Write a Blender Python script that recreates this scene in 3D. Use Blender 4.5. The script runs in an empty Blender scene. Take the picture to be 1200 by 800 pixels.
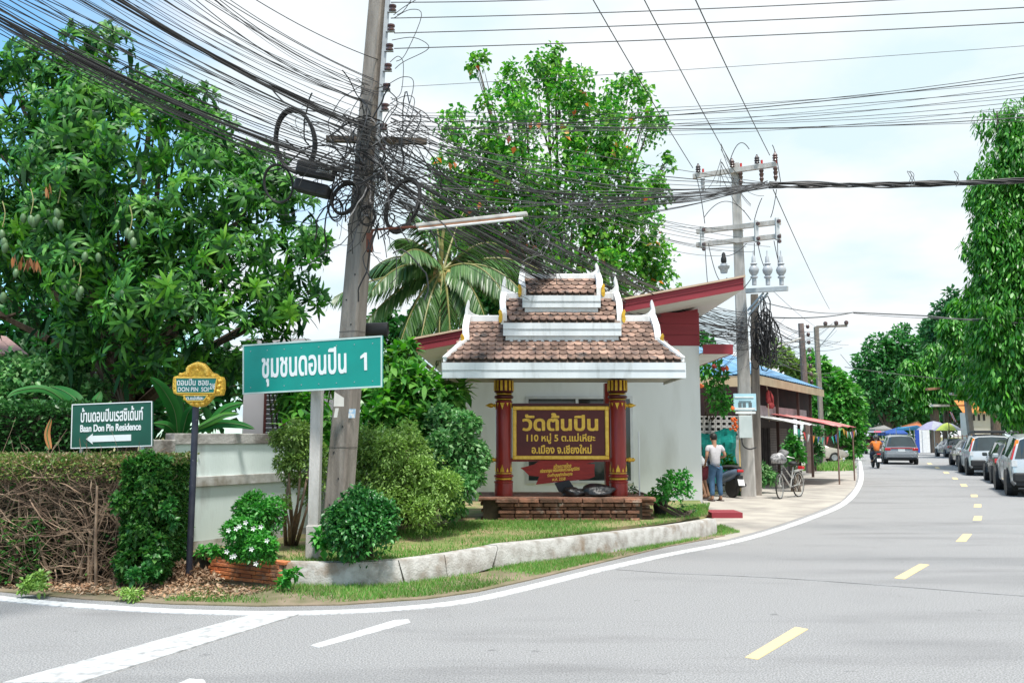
import bpy, bmesh, math, random
import numpy as np
from math import sin, cos, pi, radians, atan, sqrt
from mathutils import Vector, Matrix, Euler, Quaternion
random.seed(7); RS = np.random.RandomState(11)
SC = bpy.context.scene; COL = SC.collection
# ---------------------------------------------------------------- camera, sky, sun, exposure
TH = atan(0.11); FPX = 1000.0; CH = 1.65
cd = bpy.data.cameras.new('camera'); cam = bpy.data.objects.new('camera', cd); COL.objects.link(cam)
cam.location = (0, 0, CH); cam.rotation_euler = (pi/2+TH, 0, 0)
cd.sensor_width = 36; cd.lens = 30; cd.clip_end = 3000; cd.clip_start = 0.05
SC.camera = cam
SUN_EL, SUN_AZ = radians(70), radians(166)      # azimuth clockwise from +Y: behind the camera, a little to the right
wd = bpy.data.worlds.new("World"); SC.world = wd; wd.use_nodes = True
nt = wd.node_tree; nd = nt.nodes; lk = nt.links
bg = nd['Background']
sky = nd.new('ShaderNodeTexSky'); sky.sky_type = 'NISHITA'; sky.sun_disc = False
sky.sun_elevation = SUN_EL; sky.sun_rotation = SUN_AZ; sky.dust_density = 0.6; sky.ozone_density = 2.0
tc = nd.new('ShaderNodeTexCoord'); sep = nd.new('ShaderNodeSeparateXYZ'); lk.new(tc.outputs['Generated'], sep.inputs[0])
def vmath(op, a, b):
    n = nd.new('ShaderNodeMath'); n.operation = op
    for i, v in enumerate((a, b)):
        if isinstance(v, (int, float)): n.inputs[i].default_value = v
        else: lk.new(v, n.inputs[i])
    return n.outputs[0]
zz = vmath('ADD', vmath('MAXIMUM', sep.outputs[2], 0.0), 0.22)
cmb = nd.new('ShaderNodeCombineXYZ')
lk.new(vmath('DIVIDE', sep.outputs[0], zz), cmb.inputs[0]); lk.new(vmath('DIVIDE', sep.outputs[1], zz), cmb.inputs[1])
cmb.inputs[2].default_value = 3.3
nz = nd.new('ShaderNodeTexNoise'); nz.inputs['Scale'].default_value = 1.15; nz.inputs['Detail'].default_value = 9; nz.inputs['Roughness'].default_value = 0.52
lk.new(cmb.outputs[0], nz.inputs['Vector'])
# the cover thins out towards the west (left of the view)
cov = vmath('ADD', nz.outputs[0], vmath('MULTIPLY', vmath('ADD', sep.outputs[0], 0.30), 1.3))
rmp = nd.new('ShaderNodeValToRGB'); lk.new(cov, rmp.inputs[0])
rmp.color_ramp.elements[0].position = 0.38; rmp.color_ramp.elements[1].position = 0.53
nz2 = nd.new('ShaderNodeTexNoise'); nz2.inputs['Scale'].default_value = 2.1; nz2.inputs['Detail'].default_value = 6; lk.new(cmb.outputs[0], nz2.inputs['Vector'])
rm2 = nd.new('ShaderNodeValToRGB'); lk.new(nz2.outputs[0], rm2.inputs[0])
rm2.color_ramp.elements[0].position = 0.38; rm2.color_ramp.elements[0].color = (0.72, 0.88, 0.95, 1)
rm2.color_ramp.elements[1].position = 0.58; rm2.color_ramp.elements[1].color = (0.93, 0.97, 1, 1)
sc2 = nd.new('ShaderNodeVectorMath'); sc2.operation = 'SCALE'; lk.new(rm2.outputs[0], sc2.inputs[0]); sc2.inputs['Scale'].default_value = 3.75
skb = nd.new('ShaderNodeVectorMath'); skb.operation = 'MULTIPLY'; lk.new(sky.outputs[0], skb.inputs[0]); skb.inputs[1].default_value = (0.72, 1.0, 1.0)
mx = nd.new('ShaderNodeMix'); mx.data_type = 'RGBA'
lk.new(rmp.outputs[0], mx.inputs[0]); lk.new(skb.outputs[0], mx.inputs[6]); lk.new(sc2.outputs[0], mx.inputs[7])
lk.new(mx.outputs[2], bg.inputs[0]); bg.inputs[1].default_value = 0.10
sl = bpy.data.lights.new('sun', 'SUN'); sl.energy = 2.1; sl.angle = radians(9); sl.color = (1, 0.965, 0.90)
so = bpy.data.objects.new('sun', sl); COL.objects.link(so)
sd = Vector((sin(SUN_AZ)*cos(SUN_EL), cos(SUN_AZ)*cos(SUN_EL), sin(SUN_EL)))
so.rotation_euler = sd.to_track_quat('Z', 'Y').to_euler(); so.location = (0, -5, 30)
SC.view_settings.view_transform = 'Standard'; SC.view_settings.look = 'None'
SC.view_settings.exposure = 1.55; SC.view_settings.gamma = 1.0
SC.render.engine = 'CYCLES'; SC.cycles.max_bounces = 6; SC.cycles.transparent_max_bounces = 8
SC.cycles.use_denoising = True
# ---------------------------------------------------------------- helpers
def P(px, py, Y):                                # a point of the place at depth Y along a sight line
    u = (px-600)/FPX; v = (400-py)/FPX
    y = cos(TH)-v*sin(TH); z = sin(TH)+v*cos(TH); s = Y/y
    return Vector((u*s, Y, CH+z*s))
def G(px, py, z0=0.0):                           # a point of the ground at height z0
    u = (px-600)/FPX; v = (400-py)/FPX
    y = cos(TH)-v*sin(TH); z = sin(TH)+v*cos(TH); s = (z0-CH)/z
    return Vector((u*s, y*s, z0))
ORG = {}
def tag(o, label=None, cat=None, group=None, kind=None):
    if label: o['label'] = label
    if cat: o['category'] = cat
    if group: o['group'] = group
    if kind: o['kind'] = kind
    return o
def empty(name, loc, label, cat, group=None, rz=0):
    o = bpy.data.objects.new(name, None); COL.objects.link(o); o.empty_display_size = 0.2
    o.location = loc; o.rotation_euler = (0, 0, rz); ORG[o.name] = Vector(loc)
    return tag(o, label, cat, group)
def link(name, me, parent=None):
    o = bpy.data.objects.new(name, me); COL.objects.link(o)
    if parent is not None:
        o.parent = parent; ORG[o.name] = ORG.get(parent.name, Vector())
    return o
KIDS = {}
def dup(o, parent=None):
    c = o.copy(); COL.objects.link(c)
    if parent is not None: c.parent = parent
    for ch in o.children: dup(ch, c)
    return c
def rotz(a): return Matrix.Rotation(a, 3, 'Z')
class MB:
    def __init__(s): s.v = []; s.f = []; s.m = []
    def add(s, vs, fs, mi=0):
        b = len(s.v); s.v += [Vector(v) for v in vs]
        for f in fs: s.f.append([b+i for i in f]); s.m.append(mi)
        return s
    def box(s, c, d, R=None, mi=0):
        x, y, z = d[0]/2, d[1]/2, d[2]/2; c = Vector(c)
        vs = [Vector(p) for p in ((-x,-y,-z),(x,-y,-z),(x,y,-z),(-x,y,-z),(-x,-y,z),(x,-y,z),(x,y,z),(-x,y,z))]
        if R is not None: vs = [R @ v for v in vs]
        return s.hexa([c+v for v in vs], mi)
    def bb(s, a, b, mi=0):
        return s.box([(a[i]+b[i])/2 for i in range(3)], [abs(b[i]-a[i]) for i in range(3)], None, mi)
    def hexa(s, v, mi=0):
        return s.add(v, [(3,2,1,0),(4,5,6,7),(0,1,5,4),(1,2,6,5),(2,3,7,6),(3,0,4,7)], mi)
    def bar(s, a, b, w, h, mi=0, up=(0,0,1)):
        a = Vector(a); b = Vector(b); d = (b-a).normalized(); u = Vector(up)
        sx = d.cross(u)
        if sx.length < 1e-4: sx = d.cross(Vector((0,1,0)))
        sx.normalize(); u = sx.cross(d).normalized()
        q = lambda p: [p-sx*w/2-u*h/2, p+sx*w/2-u*h/2, p+sx*w/2+u*h/2, p-sx*w/2+u*h/2]
        A, B = q(a), q(b)
        return s.add(A+B, [(0,1,2,3),(7,6,5,4),(4,5,1,0),(5,6,2,1),(6,7,3,2),(7,4,0,3)], mi)
    def tube(s, pts, r, n=6, mi=0, cap=True):
        pts = [Vector(p) for p in pts]; k = len(pts)
        rr = r if isinstance(r, (list, tuple)) else [r]*k
        vs = []; ref = None
        for i, p in enumerate(pts):
            d = (pts[min(i+1,k-1)]-pts[max(i-1,0)])
            if d.length < 1e-9: d = Vector((0,0,1))
            d.normalize()
            if ref is None:
                ref = d.cross(Vector((0,0,1)) if abs(d.z) < 0.9 else Vector((1,0,0))).normalized()
            else:
                ref = ref - d*ref.dot(d)
                if ref.length < 1e-6: ref = d.cross(Vector((1,0,0)))
                ref.normalize()
            w = d.cross(ref)
            for j in range(n):
                a = 2*pi*j/n; vs.append(p+(ref*cos(a)+w*sin(a))*rr[i])
        fs = []
        for i in range(k-1):
            for j in range(n):
                j2 = (j+1) % n; fs.append((i*n+j, i*n+j2, (i+1)*n+j2, (i+1)*n+j))
        if cap: fs += [tuple(range(n-1,-1,-1)), tuple(range((k-1)*n, k*n))]
        return s.add(vs, fs, mi)
    def lathe(s, prof, c=(0,0,0), n=20, axis='Z', mi=0):
        c = Vector(c); vs = []; k = len(prof)
        for r, h in prof:
            for j in range(n):
                a = 2*pi*j/n
                q = (r*cos(a), r*sin(a), h) if axis == 'Z' else ((h, r*cos(a), r*sin(a)) if axis == 'X' else (r*cos(a), h, -r*sin(a)))
                vs.append(c+Vector(q))
        fs = [(i*n+j, i*n+(j+1)%n, (i+1)*n+(j+1)%n, (i+1)*n+j) for i in range(k-1) for j in range(n)]
        fs += [tuple(range(n-1,-1,-1)), tuple(range((k-1)*n, k*n))]
        return s.add(vs, fs, mi)
    def prism(s, poly, t, mi=0):                 # closed 3d polygon swept by the vector t
        a = [Vector(p) for p in poly]; t = Vector(t); n = len(a)
        fs = [tuple(range(n-1,-1,-1)), tuple(range(n, 2*n))] + [(i, (i+1)%n, n+(i+1)%n, n+i) for i in range(n)]
        return s.add(a+[p+t for p in a], fs, mi)
    def poly(s, pts, mi=0): return s.add(pts, [tuple(range(len(pts)))], mi)
    def build(s, name, mats, parent=None, smooth=False, local=False, bev=0, angle=40):
        me = bpy.data.meshes.new(name); off = Vector() if (parent is None or local) else ORG.get(parent.name, Vector())
        me.from_pydata([tuple(v-off) for v in s.v], [], s.f)
        if not isinstance(mats, (list, tuple)): mats = [mats]
        for m in mats: me.materials.append(m)
        if len(mats) > 1: me.polygons.foreach_set('material_index', s.m)
        bm = bmesh.new(); bm.from_mesh(me); bmesh.ops.recalc_face_normals(bm, faces=bm.faces); bm.to_mesh(me); bm.free()
        if smooth:
            me.polygons.foreach_set('use_smooth', [True]*len(me.polygons))
            try: me.set_sharp_from_angle(angle=radians(angle))
            except Exception: pass
        o = link(name, me, parent)
        if bev:
            b = o.modifiers.new('bevel', 'BEVEL'); b.width = bev; b.segments = 2; b.limit_method = 'ANGLE'
        return o
def npmesh(name, V, F, mats, parent=None, local=False, smooth=False):
    off = np.zeros(3) if (parent is None or local) else np.array(ORG.get(parent.name, Vector()))
    V = np.asarray(V, float)-off; F = np.asarray(F, np.int32); k = F.shape[1]
    me = bpy.data.meshes.new(name)
    me.vertices.add(len(V)); me.vertices.foreach_set('co', V.ravel())
    me.loops.add(F.size); me.loops.foreach_set('vertex_index', F.ravel())
    me.polygons.add(len(F)); me.polygons.foreach_set('loop_start', np.arange(0, F.size, k, dtype=np.int32))
    try: me.polygons.foreach_set('loop_total', np.full(len(F), k, np.int32))
    except Exception: pass
    me.update(calc_edges=True)
    for m in (mats if isinstance(mats, (list, tuple)) else [mats]): me.materials.append(m)
    if smooth: me.polygons.foreach_set('use_smooth', [True]*len(me.polygons))
    return link(name, me, parent)
# ---------------------------------------------------------------- materials
def hexc(h):
    h = h.lstrip('#'); c = [int(h[i:i+2], 16)/255 for i in (0, 2, 4)]
    return tuple((x/12.92 if x <= 0.04045 else ((x+0.055)/1.055)**2.4) for x in c)
MATS = {}
def mat(name, c1, c2=None, scale=6.0, rough=0.7, metal=0.0, bump=0.0, bscale=None, detail=5, lo=0.35, hi=0.65, spec=0.35, island=0.0, stretch=None, coat=0.0, c3=None, s3=1.0, t3=(0.55, 0.7)):
    if name in MATS: return MATS[name]
    m = bpy.data.materials.new(name); m.use_nodes = True; t = m.node_tree; N = t.nodes; L = t.links
    b = N['Principled BSDF']; b.inputs['Roughness'].default_value = rough; b.inputs['Metallic'].default_value = metal
    b.inputs['Specular IOR Level'].default_value = spec; b.inputs['Coat Weight'].default_value = coat
    co = N.new('ShaderNodeTexCoord'); vec = co.outputs['Object']
    if island: vec = N.new('ShaderNodeNewGeometry').outputs['Position']
    if stretch:
        mp = N.new('ShaderNodeMapping'); mp.inputs['Scale'].default_value = stretch; L.new(vec, mp.inputs[0]); vec = mp.outputs[0]
    if c2 is None: c2 = tuple(x*0.86 for x in c1)
    no = N.new('ShaderNodeTexNoise'); no.inputs['Scale'].default_value = scale; no.inputs['Detail'].default_value = detail; L.new(vec, no.inputs['Vector'])
    r = N.new('ShaderNodeValToRGB'); L.new(no.outputs[0], r.inputs[0])
    r.color_ramp.elements[0].position = lo; r.color_ramp.elements[0].color = (*c1, 1)
    r.color_ramp.elements[1].position = hi; r.color_ramp.elements[1].color = (*c2, 1)
    out = r.outputs[0]
    if c3 is not None:
        n3 = N.new('ShaderNodeTexNoise'); n3.inputs['Scale'].default_value = s3; n3.inputs['Detail'].default_value = 6; L.new(vec, n3.inputs['Vector'])
        r3 = N.new('ShaderNodeValToRGB'); L.new(n3.outputs[0], r3.inputs[0]); r3.color_ramp.elements[0].position = t3[0]; r3.color_ramp.elements[1].position = t3[1]
        m3 = N.new('ShaderNodeMix'); m3.data_type = 'RGBA'; L.new(r3.outputs[0], m3.inputs[0]); L.new(out, m3.inputs[6]); m3.inputs[7].default_value = (*c3, 1); out = m3.outputs[2]
    if island:
        g = N.new('ShaderNodeNewGeometry'); oi = N.new('ShaderNodeObjectInfo')
        ad = N.new('ShaderNodeMath'); ad.operation = 'ADD'; L.new(g.outputs['Random Per Island'], ad.inputs[0]); L.new(oi.outputs['Random'], ad.inputs[1])
        fr = N.new('ShaderNodeMath'); fr.operation = 'FRACT'; L.new(ad.outputs[0], fr.inputs[0])
        mr = N.new('ShaderNodeMapRange'); mr.inputs[3].default_value = 1-island; mr.inputs[4].default_value = 1+island; L.new(fr.outputs[0], mr.inputs[0])
        hs = N.new('ShaderNodeHueSaturation'); L.new(mr.outputs[0], hs.inputs['Value']); L.new(out, hs.inputs['Color']); out = hs.outputs[0]
    L.new(out, b.inputs['Base Color'])
    if bump:
        nb = N.new('ShaderNodeTexNoise'); nb.inputs['Scale'].default_value = bscale or scale*3; nb.inputs['Detail'].default_value = 6; L.new(vec, nb.inputs['Vector'])
        bp = N.new('ShaderNodeBump'); bp.inputs['Strength'].default_value = bump; bp.inputs['Distance'].default_value = 0.02; L.new(nb.outputs[0], bp.inputs['Height']); L.new(bp.outputs[0], b.inputs['Normal'])
    MATS[name] = m; return m
def leafmat(name, cols, rough=0.42, trans=0.28, spec=0.4):
    if name in MATS: return MATS[name]
    m = bpy.data.materials.new(name); m.use_nodes = True; t = m.node_tree; N = t.nodes; L = t.links
    b = N['Principled BSDF']; b.inputs['Roughness'].default_value = rough; b.inputs['Specular IOR Level'].default_value = spec
    g = N.new('ShaderNodeNewGeometry'); oi = N.new('ShaderNodeObjectInfo')
    ad = N.new('ShaderNodeMath'); ad.operation = 'ADD'; L.new(g.outputs['Random Per Island'], ad.inputs[0]); L.new(oi.outputs['Random'], ad.inputs[1])
    fr = N.new('ShaderNodeMath'); fr.operation = 'FRACT'; L.new(ad.outputs[0], fr.inputs[0])
    r = N.new('ShaderNodeValToRGB'); L.new(fr.outputs[0], r.inputs[0])
    e = r.color_ramp.elements
    while len(e) < len(cols): e.new(0.5)
    for i, c in enumerate(cols): e[i].position = i/max(1, len(cols)-1); e[i].color = (c[0]*0.84, c[1]*1.12, c[2]*0.92, 1) if c[1] > c[0] else (*c, 1)
    # clumps of older and younger growth
    co = N.new('ShaderNodeTexCoord'); no = N.new('ShaderNodeTexNoise'); no.inputs['Scale'].default_value = 0.9; L.new(co.outputs['Object'], no.inputs['Vector'])
    mr = N.new('ShaderNodeMapRange'); mr.inputs[1].default_value = 0.3; mr.inputs[2].default_value = 0.7; mr.inputs[3].default_value = 0.75; mr.inputs[4].default_value = 1.25; L.new(no.outputs[0], mr.inputs[0])
    hs = N.new('ShaderNodeHueSaturation'); L.new(mr.outputs[0], hs.inputs['Value']); L.new(r.outputs[0], hs.inputs['Color'])
    L.new(hs.outputs[0], b.inputs['Base Color'])
    tr = N.new('ShaderNodeBsdfTranslucent'); h2 = N.new('ShaderNodeHueSaturation'); h2.inputs['Saturation'].default_value = 1.15; h2.inputs['Value'].default_value = 1.5; L.new(hs.outputs[0], h2.inputs['Color']); L.new(h2.outputs[0], tr.inputs[0])
    mx = N.new('ShaderNodeMixShader'); mx.inputs[0].default_value = trans; L.new(b.outputs[0], mx.inputs[1]); L.new(tr.outputs[0], mx.inputs[2])
    L.new(mx.outputs[0], N['Material Output'].inputs[0]); MATS[name] = m; return m
def glass(name, c=(0.02, 0.03, 0.035)):
    m = mat(name, c, tuple(x*0.6 for x in c), scale=1.5, rough=0.06, spec=0.8); return m
# ---------------------------------------------------------------- leaves
def unit(a): return a/np.maximum(np.linalg.norm(a, axis=1, keepdims=True), 1e-9)
def rsph(n): return unit(RS.normal(size=(n, 3)))
def kite(Pt, D, L, W, fold=0.25):
    n = len(Pt); D = unit(D); R = rsph(n)*0.6+np.array([0, 0, 1.0]); S = unit(np.cross(D, R)); Nn = np.cross(S, D)
    L = np.broadcast_to(L, (n,))[:, None]; W = np.broadcast_to(W, (n,))[:, None]
    mid = Pt+D*L*0.45
    V = np.stack([Pt, mid+S*W/2+Nn*W*fold, Pt+D*L-np.array([0, 0, 1.0])*L*0.06, mid-S*W/2+Nn*W*fold], 1).reshape(-1, 3)
    b = np.arange(n)[:, None]*4
    F = np.concatenate([b+np.array([0, 1, 2]), b+np.array([0, 2, 3])], 0)
    return V, F
def longleaf(Pt, D, L, W, curl=0.35):
    n = len(Pt); D = unit(D); R = rsph(n)*0.35+np.array([0, 0, 1.0]); S = unit(np.cross(D, R))
    L = np.broadcast_to(L, (n,))[:, None]; W = np.broadcast_to(W, (n,))[:, None]; dn = np.array([0, 0, -1.0])
    q = lambda t: Pt+D*L*t+dn*L*curl*t*t
    V = np.stack([q(0), q(.35)+S*W*.5, q(.35)-S*W*.5, q(.7)+S*W*.4, q(.7)-S*W*.4, q(1.0)], 1).reshape(-1, 3)
    b = np.arange(n)[:, None]*6
    F = np.concatenate([b+np.array(a) for a in ((0, 1, 2), (1, 3, 4), (1, 4, 2), (3, 5, 4))], 0)
    return V, F
def merge(parts):
    Vs, Fs, k = [], [], 0
    for V, F in parts: Vs.append(V); Fs.append(F+k); k += len(V)
    return np.concatenate(Vs), np.concatenate(Fs)
def lumps_px(lst):                               # (px, py, r_px, Y) -> centre, radius
    return [(P(a, b, Y), r*Y/FPX) for a, b, r, Y in lst]
def shell(lumps, n, inner=0.55, up=0.25, flat=1.0):
    w = np.array([r*r for _, r in lumps]); idx = RS.choice(len(lumps), n, p=w/w.sum())
    C = np.array([list(c) for c, _ in lumps])[idx]; R = np.array([r for _, r in lumps])[idx]
    d = rsph(n); d[:, 2] += up; d = unit(d)
    k = 1-(1-inner)*RS.rand(n)**1.8
    d2 = d*np.array([1, 1, flat])
    return C+d2*(R*k)[:, None], d
def foliage(lumps, n, L, W, out=1.0, rnd=0.8, droop=0.3, inner=0.55, up=0.25, long=False, curl=0.35, flat=1.0):
    p, d = shell(lumps, n, inner, up, flat)
    D = d*out+rsph(n)*rnd+np.array([0, 0, -droop])
    s = 0.7+0.6*RS.rand(n)
    return longleaf(p, D, L*s, W*s, curl) if long else kite(p, D, L*s, W*s)
def clumpy(lumps, k=6, spread=.75, lo=.32, hi=.5, up=.15, zs=1.0):
    out = []
    for c, r in lumps:
        for _ in range(k):
            d = Vector(rsph(1)[0]); d.z += up; d.normalize(); out.append((c+Vector((d.x, d.y, d.z*zs))*r*spread*random.uniform(.55, 1.1), r*random.uniform(lo, hi)))
    return out
def limbs(base, fork, lumps, r0, mb=None, n=7, wob=0.12):
    mb = mb or MB(); base = Vector(base); fork = Vector(fork); H = (fork-base).length
    pts = [base.lerp(fork, t)+Vector((random.uniform(-1, 1), random.uniform(-1, 1), 0))*wob*H*0.15*(1 if 0 < t < 1 else 0) for t in (0, .1, .4, .7, 1)]
    mb.tube(pts, [r0*1.35, r0*1.05, r0*.92, r0*.85, r0*.75], n+2)
    for c, r in lumps:
        c = Vector(c); m1 = fork.lerp(c, .45)+Vector((random.uniform(-.3, .3), random.uniform(-.3, .3), .25))*r*0.6
        mb.tube([fork-Vector((0, 0, r0)), m1, c], [r0*.6, r0*.32, r0*.10], 5)
        for _ in range(3):
            e = c+Vector((random.uniform(-1, 1), random.uniform(-1, 1), random.uniform(-.3, .8)))*r*.6
            mb.tube([m1.lerp(c, .5), m1.lerp(e, .6), e], [r0*.2, r0*.12, r0*.03], 4)
    return mb
# ---------------------------------------------------------------- lettering
def glyph_loops(body, shear=0.0):
    cu = bpy.data.curves.new('lettering', 'FONT'); cu.body = body; cu.size = 1.0; cu.shear = shear
    ob = bpy.data.objects.new('lettering', cu); COL.objects.link(ob)
    dg = bpy.context.evaluated_depsgraph_get(); dg.update()
    cv = ob.evaluated_get(dg).to_curve(dg); loops = []
    for sp in cv.splines:
        bp = sp.bezier_points; k = len(bp); pts = []
        for i in range(k):
            a, b = bp[i], bp[(i+1) % k]
            for t in (0, .2, .4, .6, .8):
                u = 1-t; q = a.co*u**3+a.handle_right*3*u*u*t+b.handle_left*3*u*t*t+b.co*t**3; pts.append((q.x, q.y))
        if k: loops.append(pts)
    ob.to_curve_clear() if hasattr(ob, 'to_curve_clear') else None
    bpy.data.objects.remove(ob); return loops
def lettering(name, body, C, Rv, Uv, w, h, m, parent, bold=0.0, depth=0.004, rows=64, shear=0.0):
    """raised letters filling a w x h field centred on C, in the plane of Rv (right) and Uv (up)"""
    loops = glyph_loops(body, shear); xs = [p[0] for l in loops for p in l]; ys = [p[1] for l in loops for p in l]
    x0, x1, y0, y1 = min(xs), max(xs), min(ys), max(ys); dy = (y1-y0)/rows
    spans = []
    for r in range(rows):
        y = y0+(r+.5)*dy; ev = []
        for l in loops:
            for i in range(len(l)):
                a, b = l[i], l[(i+1) % len(l)]
                if (a[1] <= y) != (b[1] <= y):
                    ev.append((a[0]+(y-a[1])/(b[1]-a[1])*(b[0]-a[0]), 1 if b[1] > a[1] else -1))
        ev.sort(); wn = 0; sp = []
        for x, d in ev:
            if wn == 0: st = x
            wn += d
            if wn == 0 and x > st: sp.append((st, x))
        spans.append(sp)
    k = int(round(bold/dy)); res = []
    for r in range(-k, rows+k):
        al = []
        for j in range(-k, k+1):
            if 0 <= r+j < rows:
                e = sqrt(max(0, (k+.5)**2-j*j))*dy if k else 0
                al += [(a-e, b+e) for a, b in spans[r+j]]
        al.sort(); out = []
        for a, b in al:
            if out and a <= out[-1][1]: out[-1][1] = max(out[-1][1], b)
            else: out.append([a, b])
        res.append((y0+r*dy, out))
    X0, X1 = x0-bold, x1+bold; Y0, Y1 = y0-k*dy, y1+k*dy
    Rv = Vector(Rv).normalized(); Uv = Vector(Uv).normalized(); Nv = Rv.cross(Uv); C = Vector(C); mb = MB()
    fx, fy = w/(X1-X0), h/(Y1-Y0)
    for y, sp in res:
        for a, b in sp:
            q = [C+Rv*((x-(X0+X1)/2)*fx)+Uv*((yy-(Y0+Y1)/2)*fy)+Nv*depth for x, yy in ((a, y), (b, y), (b, y+dy), (a, y+dy))]
            mb.add(q+[p-Nv*depth for p in q], [(0, 1, 2, 3), (1, 0, 4, 5), (3, 2, 6, 7), (0, 3, 7, 4), (2, 1, 5, 6)])
    return mb.build(name, m, parent)
def catmull(pts, n=6):
    pts = [Vector(p) for p in pts]; out = []
    for i in range(len(pts)-1):
        p0, p1, p2, p3 = pts[max(i-1, 0)], pts[i], pts[i+1], pts[min(i+2, len(pts)-1)]
        for j in range(n):
            t = j/n; out.append(0.5*((2*p1)+(p2-p0)*t+(2*p0-5*p1+4*p2-p3)*t*t+(3*p1-p0-3*p2+p3)*t**3))
    return out+[pts[-1]]
# ================================================================ the setting
from mathutils.geometry import tessellate_polygon
def flat(name, outline, z, m, parent=None, kind='structure'):
    pts = [Vector((p[0], p[1], 0)) for p in outline]; tri = tessellate_polygon([pts]); mb = MB()
    mb.add([Vector((p.x, p.y, z(p.x, p.y) if callable(z) else z)) for p in pts], [tuple(t) for t in tri])
    if name != 'ground':                         # the sheet's edge goes down into what lies below
        top = list(mb.v); n = len(top); low = [v-Vector((0, 0, .045)) for v in top]
        mb.add(top+low, [(i, (i+1) % n, n+(i+1) % n, n+i) for i in range(n)])
    return tag(mb.build(name, m, parent), kind=kind)
def ribbon(mb, pts, w, z):
    pts = [Vector((p[0], p[1], z)) for p in pts]; vs = []
    for i, p in enumerate(pts):
        d = (pts[min(i+1, len(pts)-1)]-pts[max(i-1, 0)]).normalized(); s = Vector((-d.y, d.x, 0))*w/2; vs += [p-s, p+s]
    mb.add(vs, [(2*i, 2*i+2, 2*i+3, 2*i+1) for i in range(len(pts)-1)])
    for s in (0, 1):
        e = vs[s::2]; k = len(e); mb.add(e+[p-Vector((0, 0, .02)) for p in e], [(i, i+1, k+i+1, k+i) for i in range(k-1)])
def inpoly(outline, n):
    pts = [Vector((p[0], p[1], 0)) for p in outline]; tri = tessellate_polygon([pts])
    T = np.array([[list(pts[i])[:2] for i in t] for t in tri]); A = np.abs(np.cross(T[:, 1]-T[:, 0], T[:, 2]-T[:, 0]))
    k = RS.choice(len(T), n, p=A/A.sum()); a, b = RS.rand(n), RS.rand(n); f = a+b > 1; a[f], b[f] = 1-a[f], 1-b[f]
    return T[k, 0]+(T[k, 1]-T[k, 0])*a[:, None]+(T[k, 2]-T[k, 0])*b[:, None]
def blades(P2, z, h, w):
    n = len(P2); p = np.column_stack([P2, np.broadcast_to(z, (n,))]); d = RS.normal(size=(n, 3))*0.45; d[:, 2] = 1
    hh = h*(0.5+RS.rand(n)); a = RS.rand(n)*6.28; s = np.column_stack([np.cos(a), np.sin(a), a*0])*w
    V = np.stack([p-s, p+s, p+d*hh[:, None]], 1).reshape(-1, 3); F = np.arange(3*n).reshape(-1, 3); return V, F
soil = mat('soil', (0.20, 0.13, 0.08), (0.11, 0.10, 0.05), scale=2.5, rough=0.95, bump=0.5)
grassdirt = mat('grass_ground', (0.15, 0.19, 0.06), (0.30, 0.23, 0.13), scale=2.3, rough=0.95, bump=0.5, lo=0.40, hi=0.62)
def road_mat():
    m = mat('asphalt', (0.37, 0.368, 0.37), (0.165, 0.164, 0.167), scale=75, rough=0.86, bump=0.6, bscale=110, detail=3, lo=0.36, hi=0.66, c3=(0.19, 0.19, 0.195), s3=0.45, t3=(0.55, 1.0), spec=0.25)
    t = m.node_tree; N = t.nodes; L = t.links; b = N['Principled BSDF']; src = b.inputs['Base Color'].links[0].from_socket
    co = N.new('ShaderNodeTexCoord')
    def streak(scale, rot, lo, hi, col, amt):      # tyre polish and oil streaks lying along the traffic
        global_src = None
        mp = N.new('ShaderNodeMapping'); mp.inputs['Rotation'].default_value = (0, 0, rot); mp.inputs['Scale'].default_value = scale; L.new(co.outputs['Object'], mp.inputs[0])
        n = N.new('ShaderNodeTexNoise'); n.inputs['Scale'].default_value = 1; n.inputs['Detail'].default_value = 7; n.inputs['Roughness'].default_value = 0.6; L.new(mp.outputs[0], n.inputs['Vector'])
        r = N.new('ShaderNodeValToRGB'); r.color_ramp.elements[0].position = lo; r.color_ramp.elements[1].position = hi; r.color_ramp.elements[1].color = (amt, amt, amt, 1); L.new(n.outputs[0], r.inputs[0])
        x = N.new('ShaderNodeMix'); x.data_type = 'RGBA'; x.blend_type = 'MIX'; L.new(r.outputs[0], x.inputs[0]); x.inputs[7].default_value = (*col, 1); return x
    a = streak((0.16, 0.9, 1), radians(-62), 0.52, 0.8, (0.115, 0.115, 0.12), 0.62); L.new(src, a.inputs[6])
    c = streak((0.22, 1.1, 1), radians(24), 0.56, 0.78, (0.11, 0.105, 0.105), 0.55); L.new(a.outputs[2], c.inputs[6])
    d = streak((2.3, 2.3, 1), 0, 0.665, 0.71, (0.09, 0.09, 0.095), 0.6); L.new(c.outputs[2], d.inputs[6])
    L.new(d.outputs[2], b.inputs['Base Color']); return m
asphalt = road_mat()
white_paint = mat('white_road_paint', (0.62, 0.625, 0.63), (0.33, 0.335, 0.34), scale=16, rough=0.75, lo=0.46, hi=0.72, bump=0.2, bscale=190)
yellow_paint = mat('yellow_road_paint', (0.74, 0.56, 0.27), (0.52, 0.43, 0.28), scale=18, rough=0.7, lo=0.45, hi=0.75, bump=0.2, bscale=190)
concrete_apron = mat('apron_concrete', (0.42, 0.39, 0.345), (0.30, 0.275, 0.25), scale=1.4, rough=0.9, bump=0.25, bscale=60, c3=(0.17, 0.16, 0.155), s3=0.8, t3=(0.55, 0.8))
flat('ground', [(-900, -300), (900, -300), (900, 900), (-900, 900)], -0.03, grassdirt)
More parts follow.
